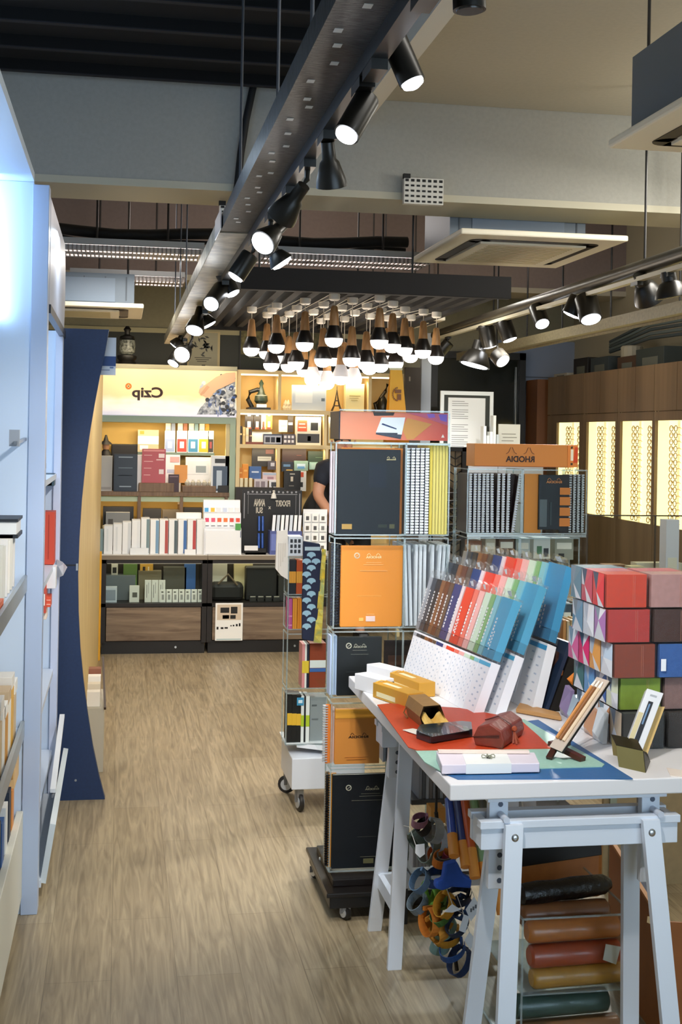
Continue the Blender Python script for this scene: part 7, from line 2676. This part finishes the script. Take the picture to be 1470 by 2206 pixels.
YS0 = f0.y + .035
A = PY(1345, 1616, YS0)
B = PY(1381, 1627, YS0 - .012)
D = PY(1395, 1483, YS0 + .055)
E_ = D + (B - A)
upv = (D - A)
nr = (B - A).cross(upv).normalized()
if nr.y < 0:
    nr = -nr
b = MB()
b.prism([A, B, E_, D], nr * .03, C('#dcdde0', .4))
b.build('pen_box', t, bev=.001)
b = MB()
s_ = B - A
for (u0, u1, v0, v1, c_, o_) in ((.02, .30, .02, .62, '#cdbf94', .0006), (.34, .62, .10, .82, '#20242c', .0010), (.40, .50, .45, .78, '#6a88a8', .0015), (.3, .7, .90, .93, '#a8acb0', .0008)):
    q = [A + s_ * u + upv * v - nr * o_ for u, v in ((u0, v0), (u1, v0), (u1, v1), (u0, v1))]
    b.prism(q, nr * .0004, C(c_, .4))
b.build('pen_print', t)
b = MB()
A2, D2 = B + nr * .02 + Vector((.004, 0, -.004)), E_ + nr * .02
A2 = B + Vector((.008, .02, -.004))
D2 = A2 + upv * .78
b.prism([A2, A2 + Vector((.016, -.004, 0)), D2 + Vector((.016, -.004, 0)), D2], nr * .018, C('#c9a868', .45))
b.build('kraft_side_box', t)
slab('slip', [(1437, 1655), (1470, 1660), (1480, 1675), (1445, 1672)], TT, .0015, C('#e9dcd0'), 'small white and orange slip at the right edge of the table', 'slip', 0)

# ================================================================== MARKER PACKS
names = [('#a9b0ba', 'clear grey', .026), ('#3c4450', 'slate grey', .030), ('#23252b', 'black', .034), ('#8a5a34', 'tan brown', .028), ('#6a3a1e', 'dark brown', .032), ('#5c4a3c', 'grey brown', .028),
         ('#1d3878', 'navy blue', .052), ('#e9d8dc', 'white edged pink', .022), ('#e23c22', 'bright red', .060), ('#e87464', 'coral red', .030), ('#f0b4b0', 'pale pink', .036), ('#cfe6d0', 'pale mint', .040), ('#86b878', 'leaf green', .026), ('#8fd0dc', 'pale turquoise', .030)]
wide = ('#58b4dc', 'sky blue')
mid_n = Vector((1, 0, 0))


def marker_box(base, yw, top, col, label, group, wdir, first, seed):
    """tilted tall pack: base = centre of the bottom front edge, top = centre of the top front edge"""
    t = thing('marker_pack', base, label, 'marker pack')
    if group:
        t['group'] = group
    u = (top - base)
    L_ = u.length
    u.normalize()
    s_ = wdir * yw
    n = wdir.cross(u).normalized()
    if n.x < 0:
        n = -n
    dep = n * .030
    def fb_(v0, v1, m, o0=0.0, w_=1.0, dp=None, nm=None):
        b = MB()
        a0 = base + u * (L_ * v0) - s_ * .5 * w_ - n * o0
        a1 = base + u * (L_ * v1) - s_ * .5 * w_ - n * o0
        b.prism([a0, a0 + s_ * w_, a1 + s_ * w_, a1], dep if dp is None else n * dp, m)
        return b
    b = fb_(0, .44, C('#f1f4fa', .4))
    b2 = MB()
    lw_ = C('#bcc8da', .5)
    for k in range(2):
        for r_ in range(6):
            v = .06 + .055 * r_ + .02 * k
            if v > .38:
                continue
            w1 = .13
            c0 = base + u * (L_ * v) + s_ * (-.30 + .36 * k) - n * .0006
            b.prism([c0, c0 + s_ * w1, c0 + s_ * w1 + u * .005, c0 + u * .005], n * .0004, lw_)
    b.build('label_sleeve', t)
    b = fb_(.395, .425, C(col, .4), .0008, 1.0, .001)
    b.build('colour_band', t)
    b = fb_(.535, .965, C(col, .35), -.001, .97, .027)
    dk_ = '#%02x%02x%02x' % tuple(int(int(col[i:i + 2], 16) * .86) for i in (1, 3, 5))
    for j in range(2):
        a0 = base + u * (L_ * .46) + s_ * (-.485 + .49 * j) + n * .001
        b.prism([a0, a0 + s_ * .48, a0 + s_ * .48 + u * L_ * .068, a0 + u * L_ * .075], n * .025, C(dk_, .35))
    wh = C('#f0f2f4', .5)
    nl = 10 if yw < .06 else 8
    for k in range(nl):
        v = .56 + .030 * k
        c0 = base + u * (L_ * v) + s_ * (.18 if yw < .06 else .22) - n * .0004
        hh = L_ * .030 * random.choice((.55, .75, .6))
        ww = min(.0085, yw * .34)
        b.prism([c0, c0 + wdir * ww, c0 + wdir * ww + u * hh, c0 + u * hh], n * .0006, wh)
    if yw > .06:
        for k in range(6):
            c0 = base + u * (L_ * (.52 + .028 * k)) + s_ * .08 - n * .0004
            b.prism([c0, c0 + wdir * .006, c0 + wdir * .006 + u * L_ * .018, c0 + u * L_ * .018], n * .0006, wh)
    b.build('marker_sleeve', t)
    b = fb_(.45, .985, CELO, .0022, 1.02, .033)
    tp = base + u * L_ * .985
    b.prism([tp - s_ * .45, tp + s_ * .45, tp + s_ * .3 + u * .022, tp - s_ * .25 + u * .016], n * .012, CELO)
    b.build('clear_wrap', t)
    if first % 2 == 0:
        b = MB()
        q = tp + n * .006
        b.prism([q - s_ * .14, q + s_ * .12, q + s_ * .2 + u * .012 - n * .007, q - s_ * .03 + u * .016 - n * .005], n * .0008, C('#b9c3ca', .3))
        b.build('hang_tab', t)
    return t


rows = [
    # (near base pixel, far base pixel, near top pixel, far top pixel, near Y, far Y)
    ((1020, 1541), (851, 1430), (1112, 1284), (928, 1235), 3.53, 4.14, 'front', .075),
    ((1068, 1541), (900, 1425), (1168, 1252), (960, 1200), 3.60, 4.22, 'middle', .078),
    ((1146, 1535), (950, 1420), (1226, 1207), (1000, 1178), 3.70, 4.34, 'rear', .10),
]
for (nb, fb2, nt_, ft, Yn, Yf, rn, wlast) in rows:
    NB_, FB_ = PZ(*nb, TT), PY(*fb2, Yf)
    FB_.z = max(FB_.z, TT + .0)
    FB_.z = TT
    NB_.z = TT
    FB_ = Vector((NB_.x - .075, Yf, TT))
    NT_ = PY(*nt_, Yn + .02)
    FT_ = PY(*ft, Yf + .02)
    NT_.x = max(NT_.x, NB_.x + .05)
    dirv = (FB_ - NB_)
    Ltot = dirv.length
    dirn = dirv.normalized()
    pos = 0.0
    seq = [(wide[0], wide[1], wlast)] + names[::-1]
    if rn != 'front':
        seq = [(wide[0] if rn == 'middle' else '#3f9fd4', wide[1] if rn == 'middle' else 'deep sky blue', wlast)] + names[::-1]
    tw_ = sum(q[2] for q in seq)
    sc_ = Ltot / tw_
    lean_n = NT_ - NB_
    lean_f = FT_ - FB_
    for k, (c_, nm_, w_) in enumerate(seq):
        w2 = w_ * sc_
        f_ = (pos + w2 / 2) / Ltot
        base = NB_ + dirn * (pos + w2 / 2) + Vector((0, 0, .001))
        top = base + lean_n * (1 - f_) + lean_f * f_
        if k == 0 and rn == 'front':
            pass
        marker_box(base, w2 * .97, top, c_, '%s marker pack in the %s row of white sleeved packs' % (nm_, rn), None, dirn, k, k)
        pos += w2
# support behind the rear row
b = MB()
A = PZ(1152, 1534, TT)
Bk = PY(1205, 1385, A.y + .06)
t = thing('pack_easel', A, 'dark navy board holding up the marker packs from behind', 'easel')
d_ = Vector((-.06, .60, 0))
b.prism([A + Vector((.03, 0, 0)), A + Vector((.03, 0, 0)) + d_, Bk + d_ + Vector((.03, 0, 0)), Bk + Vector((.03, 0, 0))], (.012, .0, 0), C('#1c2c44', .35))
b.build('board', t)
b = MB()
b.prism([A + Vector((.046, 0, 0)), A + Vector((.18, .02, 0)), Bk + Vector((.05, 0, 0))], (0, .02, 0), C('#15100e', .5))
b.build('strut', t)
b = MB()
b.prism([PZ(1112, 1535, TT + .002), PZ(1210, 1553, TT + .002), PZ(1205, 1543, TT + .002), PZ(1120, 1522, TT + .002)], (0, 0, .012), C('#b98a54', .5))
tag(b.build('wood_strip', bev=.002), 'light wood strip lying at the foot of the marker packs', 'wood strip')

# ================================================================== WRAPPED CASES STACKED AT THE RIGHT
levels = [
    # (z0, z1, left px edge used for X, Y front, [(width, colour, word)], end colours)
    (TT, .896, 1.290, 3.10, [(.118, '#3b3f40', 'charcoal'), (.10, '#2c2622', 'dark brown')], ['#b9a890', '#c98a5c', '#dfe3e6', '#6d8794']),
    (.897, .983, 1.287, 3.12, [(.118, '#86a32e', 'lime green'), (.10, '#8a6a64', 'grey-pink')], ['#dfe6c8', '#2f62a8', '#5c9ad0', '#2f6a6c']),
    (.984, 1.075, 1.262, 3.10, [(.118, '#8a3a22', 'rust brown'), (.12, '#2f62a8', 'blue')], ['#c9dcee', '#e8a24c', '#e0246c', '#d96a9c']),
    (1.076, 1.165, 1.242, 3.10, [(.122, '#b8302a', 'crimson'), (.12, '#43241a', 'dark chocolate')], ['#b07ab4', '#dfe3ea', '#6d93ac']),
    (1.166, 1.256, 1.236, 3.10, [(.118, '#cf3a16', 'orange-red'), (.13, '#b98a84', 'dusty pink')], ['#e0484c', '#c85a6a', '#6a8c9c']),
]
lv = ['lowest', 'second', 'third', 'fourth', 'top']
rr = random.Random(4)
for li, (z0, z1, xs, yf, fr_, ends) in enumerate(levels):
    x = xs
    for ci, (w_, col, word) in enumerate(fr_):
        for di in range(len(ends) if ci == 0 else 2):
            y0 = yf + di * .082
            c_ = col if di == 0 else ends[min(di, len(ends) - 1)]
            if ci == 0 and di > 0:
                lab = ['', 'second', 'third', 'fourth'][di] + ' wrapped case from the front in the %s layer, only its folded end showing' % lv[li]
            elif di > 0:
                lab = 'wrapped case hidden behind the %s one in the %s layer of the stack' % (word, lv[li])
            else:
                lab = '%s fabric case in clear wrap, front of the %s layer of the stack' % (word, lv[li])
            t = thing('wrapped_case', (x + w_ / 2, y0, z0), lab, 'case')
            b = MB()
            b.box(x + .006, x + w_ - .003, y0, y0 + .078, z0 + .002, z1 - .003, C(c_, .75, noise=.12, scale=60))
            b.box(x + w_ * .66, x + w_ * .665, y0 - .0008, y0, z0 + .004, z1 - .006, C('#d98a6a' if di == 0 else c_, .5))
            b.box(x + w_ * .70, x + w_ * .705, y0 - .0008, y0, z0 + .004, z1 - .006, C('#c98a7a' if di == 0 else c_, .5))
            b.build('case_body', t, bev=.007)
            b = MB()
            b.box(x, x + w_, y0 - .0015, y0 + .0805, z0 + .0005, z1 - .001, CELO)
            b.build('clear_wrap', t)
            if ci == 0:
                # folded end: triangles of wrapping on the left face
                b = MB()
                e_ = C(ends[di] if di < len(ends) else '#dfe3ea', .3)
                e2 = C('#e6e9ee', .25)
                e3 = C(['#6d8390', '#3f5870', '#7d93a4', '#a8b6c6'][rr.randrange(4)], .3)
                ya, yb = y0 + .001, y0 + .079
                ym = (ya + yb) / 2 + rr.uniform(-.01, .01)
                zm = (z0 + z1) / 2
                X_ = x - .0012
                out_ = x - .007
                c3 = Vector((out_, ym, zm + rr.uniform(-.01, .01)))
                P00, P01, P11, P10 = Vector((X_, ya, z0 + .002)), Vector((X_, yb, z0 + .002)), Vector((X_, yb, z1 - .002)), Vector((X_, ya, z1 - .002))
                for (p, q, m_) in ((P00, P01, e2), (P01, P11, e_), (P11, P10, e3), (P10, P00, e_)):
                    m1 = (p + q) / 2 + Vector((.0, 0, 0))
                    b.add([p, m1, c3], [(0, 1, 2)], m_)
                    b.add([m1, q, c3], [(0, 1, 2)], rr.choice((e_, e_, e2, m_)))
                b.add([P00, P01, P11, P10], [(0, 1, 2, 3)], e2)
                b.build('folded_end', t)
        x += w_ + .004
item('sticker_tag', (1425, 1420, 1436, 1446), 3.094, .001, '#e9edf2', 'small white tag on the blue wrapped case', 'tag')
# colourful cloth bundles and cellophane behind the packs
for k, (pts, h, lab) in enumerate((([(1200, 1447), (1240, 1440), (1242, 1500), (1225, 1480)], '#e88a2c', 'orange folded paper fan between the packs and the wrapped cases'),
                                   ([(1203, 1465), (1238, 1505), (1236, 1515), (1205, 1485)], '#e6cf2c', 'yellow folded paper fan under the orange one'),
                                   ([(1205, 1480), (1236, 1508), (1232, 1530), (1203, 1505)], '#6fae5c', 'green folded paper fan under the yellow one'),
                                   ([(1216, 1505), (1240, 1500), (1236, 1560), (1222, 1545)], '#4a3a78', 'purple foil bag below the paper fans'),
                                   ([(1190, 1395), (1240, 1430), (1200, 1450), (1186, 1440)], '#3a1e14', 'dark brown pleated pouch above the orange paper fan'))):
    b = MB()
    y = 3.60 + .01 * k
    p = [PY(a, c2, y) for a, c2 in pts]
    cm = (p[0] + p[1] + p[2] + p[3]) / 4 + Vector((0, -.02, 0))
    pb_ = [q + Vector((0, .03, 0)) for q in p]
    b.add(p + [cm] + pb_, [(0, 1, 4), (1, 2, 4), (2, 3, 4), (3, 0, 4), (8, 7, 6, 5), (0, 5, 6, 1), (1, 6, 7, 2), (2, 7, 8, 3), (3, 8, 5, 0)], C(h, .4))
    tag(b.build('paper_fan' if k < 3 else 'pouch'), lab, 'paper fan' if k < 3 else 'pouch')
for k in range(5):
    y = 3.16 + k * .075
    xa = 1.262 + .004 * k
    b = MB()
    hgt = .085 - .012 * (k % 2)
    P = [Vector((xa, y, TT + .001)), Vector((xa, y + .07, TT + .001)), Vector((xa + .01, y + .06, TT + hgt)), Vector((xa + .012, y + .02, TT + hgt * .9)), Vector((xa - .018, y + .03, TT + hgt * .35))]
    b.add(P + [q + Vector((.012, 0, 0)) for q in P[:4]], [(0, 1, 4), (1, 2, 4), (2, 3, 4), (3, 0, 4), (8, 7, 6, 5), (0, 5, 6, 1), (1, 6, 7, 2), (2, 7, 8, 3), (3, 8, 5, 0)],
          C(['#c9cdd0', '#b98a6a', '#dfe3e6', '#9fb0bc', '#8a7aa0'][k], .2))
    tag(b.build('cello_bag'), 'small crumpled clear bag in the row at the foot of the wrapped cases', 'bag', 'clear bags at the foot of the wrapped cases')

# ================================================================== UNDER THE TABLE
# transparent bin with rolled cases
YU = 3.07
bx0, bx1, bz0, bz1 = PY(1125, 2100, YU).x, PY(1362, 2100, YU).x, .0, PY(1240, 1975, YU).z
t = thing('clear_bin', ((bx0 + bx1) / 2, YU + .15, 0), 'clear plastic bin of rolled leather cases under the table', 'bin')
pocket(t, bx0, bx1, YU, YU + .36, .004, bz1, 'bin_wall')
b = MB()
b.box(bx0 + .004, bx1 - .004, YU + .004, YU + .35, PY(1240, 2138, YU).z - .004, PY(1240, 2138, YU).z, EDGE)
b.build('middle_shelf', t)


def roll(p, Y, h, label, dy=0.05, h2=None):
    x0, x1, z0, z1 = span(p, Y)
    r_ = (z1 - z0) / 2
    zc = (z0 + z1) / 2
    t = thing('rolled_case', ((x0 + x1) / 2, Y + r_, z0), label, 'rolled case')
    b = MB()
    m = C(h, .4, noise=.12, scale=50, coat=.3)
    b.lathe((x0, Y + r_, zc), (1, dy, 0), [(r_ * .72, 0), (r_ * .95, .006), (r_, .016), (r_, (x1 - x0) * .5), (r_ * .99, (x1 - x0) - .016), (r_ * .95, (x1 - x0) - .006), (r_ * .7, (x1 - x0))], m, 22)
    b.build('roll', t, smooth=True)
    b = MB()
    b.lathe((x0 + .004, Y + r_, zc), (1, dy, 0), [(r_ * 1.03, 0), (r_ * 1.03, (x1 - x0) - .008)], CELO, 22)
    b.build('clear_wrap', t, smooth=True)
    return t


roll((1128, 1952, 1322, 2000), YU + .10, '#8a5224', 'brown rolled case at the back top of the clear bin')
roll((1142, 1988, 1346, 2036), YU + .02, '#c9742c', 'light orange-brown rolled case, upper of the three in front in the clear bin')
r1 = roll((1148, 2040, 1348, 2090), YU + .012, '#b8481c', 'rust red rolled case with a white sticker in the clear bin')
roll((1152, 2088, 1360, 2134), YU + .012, '#cf9234', 'mustard rolled case, lowest of the three in front in the clear bin')
b = MB()
q = [PY(x, y, YU + .008) for x, y in ((1306, 2034), (1338, 2040), (1328, 2078), (1300, 2068))]
b.prism(q, (0, .002, 0), C('#e6e3da', .4))
b.build('sticker', r1, )
roll((1112, 2148, 1322, 2200), YU + .012, '#2c4a40', 'dark green rolled case below the mustard one, at the bottom edge')
roll((1122, 2204, 1345, 2250), YU + .012, '#8a5a30', 'brown rolled case under the dark green one, mostly below the photo')
b = MB()
pts = []
x0, x1, z0, z1 = span((1127, 1908, 1336, 1956), YU + .10)
r_ = (z1 - z0) / 2
b.lathe((x0, YU + .14, (z0 + z1) / 2 - .004), (1, .1, .04), [(r_ * .6, 0), (r_ * .95, .01), (r_ * 1.05, .06), (r_ * .92, .11), (r_ * 1.02, .16), (r_ * .9, x1 - x0 - .02), (r_ * .5, x1 - x0)], C('#080708', .35, coat=.3, bump=.4, scale=70), 18)
tag(b.build('bin_bag_roll', smooth=True), 'shiny black plastic wrapped roll lying above the brown rolled cases', 'roll')
# large brown and black satchel behind
YB2 = 3.42
x0, x1, z0, z1 = span((1080, 1735, 1302, 1925), YB2)
t = thing('satchel', ((x0 + x1) / 2, YB2, z0), 'large tan leather satchel with a black arched flap standing under the table', 'bag')
b = MB()
b.box(x0, x1, YB2, YB2 + .10, z0 - .02, z1 - .03, C('#a8642a', .45, noise=.15, scale=30))
b.build('bag_body', t, bev=.015)
b = MB()
W_ = x1 - x0
arc = [Vector((x0 + .004, YB2 - .006, z0 + .075)), Vector((x1 - .008, YB2 - .006, z0 + .105)), Vector((x1 - .012, YB2 - .006, z1 - .075)), Vector((x1 - .045, YB2 - .006, z1 - .025)), Vector((x1 - .10, YB2 - .006, z1 - .012)), Vector((x0 + .10, YB2 - .006, z1 - .03)), Vector((x0 + .004, YB2 - .006, z1 - .045))]
b.prism(arc, (0, .006, 0), C('#0f0b09', .35))
b.build('flap', t, bev=.002)
b = MB()
arc2 = [(x0 + .01, YB2 - .004, z1 - .035), (x0 + .10, YB2 - .004, z1 - .020), (x1 - .10, YB2 - .004, z1 - .004), (x1 - .04, YB2 - .004, z1 - .016), (x1 - .002, YB2 - .004, z1 - .07)]
b.tube(arc2, .006, C('#8a5a34', .4), n=8)
b.build('piping', t, smooth=True)
p = PY(1128, 1752, YB2 - .01)
b = MB()
b.tube([p + Vector((-.012, 0, .010)), p + Vector((-.004, 0, .016)), p + Vector((0, 0, .006)), p + Vector((-.008, 0, -.008)), p + Vector((-.018, 0, -.014))], .0016, C('#b9b3a8', .3, metal=.5), n=5)
b.tube([p + Vector((.010, 0, .008)), p + Vector((.018, 0, .006)), p + Vector((.014, 0, -.002)), p + Vector((.024, 0, -.004))], .0014, C('#b9b3a8', .3, metal=.5), n=5)
b.build('silver_script', t)
# kraft corrugated box at the right
t = thing('cardboard_box', (1.42, 3.35, 0), 'big orange-brown cardboard box standing open under the right of the table', 'box')
kb = C('#a8642c', .6, noise=.12, scale=12)
b = MB()
x0 = PY(1325, 1890, 3.55).x
pA, pB2 = PY(1312, 1885, 3.62), PY(1425, 1985, 3.18)
pA.z = max(pA.z, .40)
dv = Vector((pB2.x - pA.x, pB2.y - pA.y, 0))
b.add([Vector((pA.x, pA.y, 0)), Vector((pB2.x, pB2.y, 0)), pB2, pA] + [q + Vector((.006, .004, 0)) for q in (Vector((pA.x, pA.y, 0)), Vector((pB2.x, pB2.y, 0)), pB2, pA)],
      [(0, 1, 2, 3), (7, 6, 5, 4), (3, 2, 6, 7), (1, 5, 6, 2), (0, 3, 7, 4)], kb)
b.add([Vector((pB2.x, pB2.y, 0)), Vector((pB2.x + .16, pB2.y - .02, 0)), pB2 + Vector((.16, -.02, -.01)), pB2] + [q + Vector((0, .006, 0)) for q in (Vector((pB2.x, pB2.y, 0)), Vector((pB2.x + .16, pB2.y - .02, 0)), pB2 + Vector((.16, -.02, -.01)), pB2)],
      [(0, 1, 2, 3), (7, 6, 5, 4), (3, 2, 6, 7), (1, 5, 6, 2), (0, 3, 7, 4)], kb)
b.build('wall', t)
b = MB()
b.bar(pA + Vector((0, 0, .004)), pB2 + Vector((0, 0, .004)), .012, .008, C('#c98a4a', .6))
b.prism([pB2 + Vector((-.03, .02, .006)), pB2 + Vector((.005, -.005, .004)), pB2 + Vector((-.005, -.015, -.014)), pB2 + Vector((-.035, .012, -.006))], (0, 0, .002), C('#e0bf8c', .5))
b.build('rim', t)
# beige panel and grey post behind
b = MB()
x0, x1, z0, z1 = span((1300, 1700, 1440, 1960), 4.3)
b.box(x0, x1 + .3, 4.3, 4.32, .0, .72, C('#a8916a', .6, noise=.12, scale=30))
b.box(x0 + .02, x0 + .045, 4.29, 4.3, 0, .72, C('#9aa08c', .5))
tag(b.build('fibre_panel'), 'beige board standing behind the table at the right', 'board')
x0, x1, z0, z1 = span((1374, 1815, 1412, 2000), 3.7)
b = MB()
b.box(x0, x1, 3.7, 3.72, 0, .62, C('#8c8f98', .5))
tag(b.build('grey_slat', bev=.002), 'grey upright slat behind the right leg of the near trestle', 'slat')

# notebook bundles standing on the floor behind the near-left corner (below the table edge)
for k in range(9):
    p0 = PY(903 + k * 7.6, 1690, 3.95)
    b = MB()
    b.box(p0.x, p0.x + .0105, 3.95, 4.06, .44, .66, C(['#8d9196', '#5c6064', '#a8acb0', '#77706a'][k % 4], .6))
    tag(b.build('notebook', bev=.001), 'grey notebook spine in the bundle under the table behind the far trestle', 'notebook', 'grey notebooks under the table')
b = MB()
x0 = PY(893, 1690, 3.95).x
b.box(x0 - .01, x0 + .30, 3.94, 4.075, .425, .44, C('#4a4a4c', .5))
b.box(x0 - .005, x0 + .01, 4.055, 4.07, 0, .66, C('#3a3a3c', .5))
b.box(x0 + .28, x0 + .295, 4.055, 4.07, 0, .66, C('#3a3a3c', .5))
b.box(x0 - .01, x0 + .30, 3.93, 4.08, .20, .21, C('#4a4a4c', .5))
tag(b.build('wire_shelf'), 'small dark shelf under the table carrying the grey notebooks', 'shelf')
item('box', (929, 1741, 960, 1774), 3.72, .06, '#c98a34', 'small kraft bag end under the table beside the grey notebooks', 'box')
item('box', (890, 1828, 928, 1868), 3.80, .05, '#a8a8ac', 'grey striped notebook lying at the foot of the strap bundle', 'notebook', ds=[(.1 + .2 * k, 0, .14 + .2 * k, 1, '#77777c') for k in range(5)])
# tall wrapped tubes: blue, red, green
for k, (a, c2, h, nm) in enumerate((((968, 1722), (975, 1800), '#2f4a9c', 'royal blue'), ((987, 1722), (998, 1815), '#26366e', 'dark blue'), ((1002, 1722), (1016, 1830), '#c2521f', 'orange-red'), ((1022, 1722), (1042, 1860), '#7a9a6a', 'green'), ((1042, 1722), (1068, 1880), '#4a4a3a', 'olive'))):
    y = 3.35 - .02 * k
    A, B = PY(*a, y), PY(*c2, y - .08)
    A.z = min(A.z, .752)
    tip = B + (B - A) * .55
    t = thing('wrapped_strap_roll', tip, '%s wrapped fabric roll with an orange paper sleeve, leaning under the table' % nm, 'fabric roll')
    b = MB()
    b.cyl(B, A, .0125, C(h, .3, coat=.6), n=14)
    b.build('fabric', t, smooth=True)
    b = MB()
    b.cyl(tip, B + (A - B) * .02, .0142, C('#d98a34', .5), n=14)
    b.build('paper_sleeve', t, smooth=True)

# bundle of coloured straps (wrist bands) hanging under the table
YS_ = 3.42


def strap(px, py, r, h, rot, label, wd=.016, Y=YS_, squash=.75, grp=None):
    c0 = PY(px, py, Y)
    b = MB()
    n = 18
    e1 = Vector((math.cos(rot), .35, math.sin(rot))).normalized()
    e2 = Vector((-math.sin(rot) * .45, .85, math.cos(rot) * .5)).normalized()
    e2 = (e2 - e1 * e2.dot(e1)).normalized()
    ax_ = e1.cross(e2).normalized()
    vs = []
    for k in range(n + 1):
        a = k / n * math.pi * 2 * .93
        p = c0 + e1 * r * 1.15 * math.cos(a) + e2 * r * 1.15 * squash * math.sin(a)
        q = c0 + e1 * (r * 1.15 - .0022) * math.cos(a) + e2 * (r * 1.15 - .0022) * squash * math.sin(a)
        vs += [p - ax_ * wd / 2, p + ax_ * wd / 2, q + ax_ * wd / 2, q - ax_ * wd / 2]
    fs = []
    for k in range(n):
        for j in range(4):
            fs.append((4 * k + j, 4 * k + (j + 1) % 4, 4 * (k + 1) + (j + 1) % 4, 4 * (k + 1) + j))
    b.add(vs, fs, C(h, .7, noise=.15, scale=40))
    b.bar(c0 + e1 * r - ax_ * wd * .6, c0 + e1 * r + ax_ * wd * .6, .006, .012, C(h, .6))
    return tag(b.build('fabric_strap', smooth=False), label, 'strap', grp)


sl = [(905, 1768, .022, '#9a6a7c', .2, 'mauve strap at the top of the strap bundle'), (912, 1782, .020, '#23201f', .9, 'black strap under the mauve one'),
      (935, 1790, .030, '#aab0b4', 1.4, 'light grey looped strap, uppermost of the grey ones'), (945, 1806, .032, '#c3c9d4', 1.7, 'silver grey looped strap under the light grey one'),
      (900, 1812, .026, '#5f6a5c', 2.2, 'grey-green strap at the left of the bundle'), (925, 1830, .036, '#8d9a92', 1.3, 'sage grey wide strap behind the orange loops'),
      (948, 1838, .034, '#d9691c', .5, 'bright orange wide looped strap in the upper bundle'), (955, 1850, .028, '#e0802c', .2, 'second orange strap below the bright orange one'),
      (962, 1845, .026, '#8a8c84', .4, 'thin grey strap inside the orange loop'), (970, 1842, .020, '#c85a78', .1, 'pink strap beside the orange loops'),
      (905, 1898, .030, '#5c7a98', 1.0, 'steel blue strap at the left middle of the bundle'), (940, 1890, .028, '#2a4a86', .3, 'blue strap right of the steel blue one'),
      (930, 1925, .034, '#7fb44a', 1.9, 'lime green looped strap in the middle of the bundle'), (948, 1935, .028, '#9ac860', 1.5, 'light green strap inside the lime one'),
      (958, 1950, .032, '#d99a2c', 1.2, 'golden looped strap below the lime green one'), (950, 1970, .030, '#4f7a3a', .8, 'dark green strap crossing the golden one'),
      (925, 1985, .036, '#d9812c', 1.6, 'orange looped strap at the lower left of the bundle'), (940, 2000, .034, '#e09a3a', 2.0, 'amber looped strap beside the lower left orange one'),
      (958, 1998, .034, '#7aa8a4', .7, 'pale teal strap at the lower left'), (965, 2015, .036, '#d99a30', .3, 'ochre striped strap near the bottom of the bundle'),
      (950, 2035, .028, '#86aeb0', .1, 'pale blue-green strap end under the ochre one'), (985, 1990, .034, '#2a3c5a', .9, 'dark navy strap in the lower middle'),
      (990, 1930, .032, '#1f2a44', .2, 'black-blue strap under the big blue one'), (995, 1955, .030, '#31507e', 1.2, 'denim blue strap beside the white tags'),
      (975, 2045, .036, '#2f5aa0', .5, 'cobalt strap at the bottom of the bundle'), (990, 2070, .038, '#26406e', 1.1, 'navy strap, lowest of the bundle'), (885 + 15, 1945, .028, '#7a8a94', .9, 'slate grey strap beside the far trestle leg')]
for k, (px, py, r, h, rot, lab) in enumerate(sl):
    strap(px, py, r, h, rot, lab, wd=.024 + .005 * (k % 3), Y=3.45 + .012 * (k % 7))
# big blue strap piece
b = MB()
pp = [(960, 1862), (985, 1856), (1000, 1885), (1018, 1895), (1016, 1915), (975, 1912), (955, 1920), (938, 1915), (940, 1900), (955, 1896)]
b.prism([PY(x, y, 3.36) for x, y in pp], (0, .03, 0), C('#2a56b4', .75, noise=.12, scale=50))
tag(b.build('fabric_strap', bev=.006), 'large royal blue folded strap in the centre of the bundle', 'strap')
# cord that carries the bundle
t = thing('strap_hanger', PY(975, 2080, 3.52), 'dark hanging rail carrying the strap bundle under the table', 'hanger')
b = MB()
b.tube([PY(940, 1750, 3.56), PY(950, 1850, 3.56), PY(965, 1950, 3.56), PY(985, 2090, 3.56)], .006, C('#1a1614', .5))
b.build('cord', t, smooth=True)
b = MB()
a_ = PY(940, 1750, 3.56)
b.cyl(a_, (a_.x, a_.y, TZ0), .004, C('#1a1614', .5), n=8)
b.build('hook', t)
for k, (pts, lab) in enumerate((([(1022, 1932), (1037, 1955), (1015, 1985), (1004, 1960)], 'white tag with writing, highest of the swing tags by the straps'),
                                ([(1000, 1970), (1012, 1975), (1003, 2010), (990, 2005)], 'narrow white tag left of the highest one'),
                                ([(1012, 2008), (1022, 2020), (1015, 2048), (1001, 2026)], 'cream tag, lowest of the swing tags by the straps'),
                                ([(975, 1948), (994, 1960), (975, 1966), (957, 1965)], 'white folded label among the golden straps'),
                                ([(896, 1820), (915, 1818), (916, 1840), (905, 1848), (895, 1838)], 'round-edged white tag on the grey straps'))):
    b = MB()
    y = 3.34
    b.prism([PY(x, c2, y) for x, c2 in pts], (0, .002, 0), C('#dfe0e2', .5))
    q_ = PY(*pts[0], y)
    b.tube([q_, q_ + Vector((-.004, .06, .03)), q_ + Vector((-.006, .12, .015))], .001, C('#d0ccc4'), n=5)
    if k == 0:
        for j in range(3):
            p = PY(1015 + j * 5, 1960 - j * 4, y)
            b.box(p.x - .002, p.x + .003, y - .0008, y, p.z - .006, p.z + .004, C('#6a6c70'))
    tag(b.build('swing_tag'), lab, 'tag')
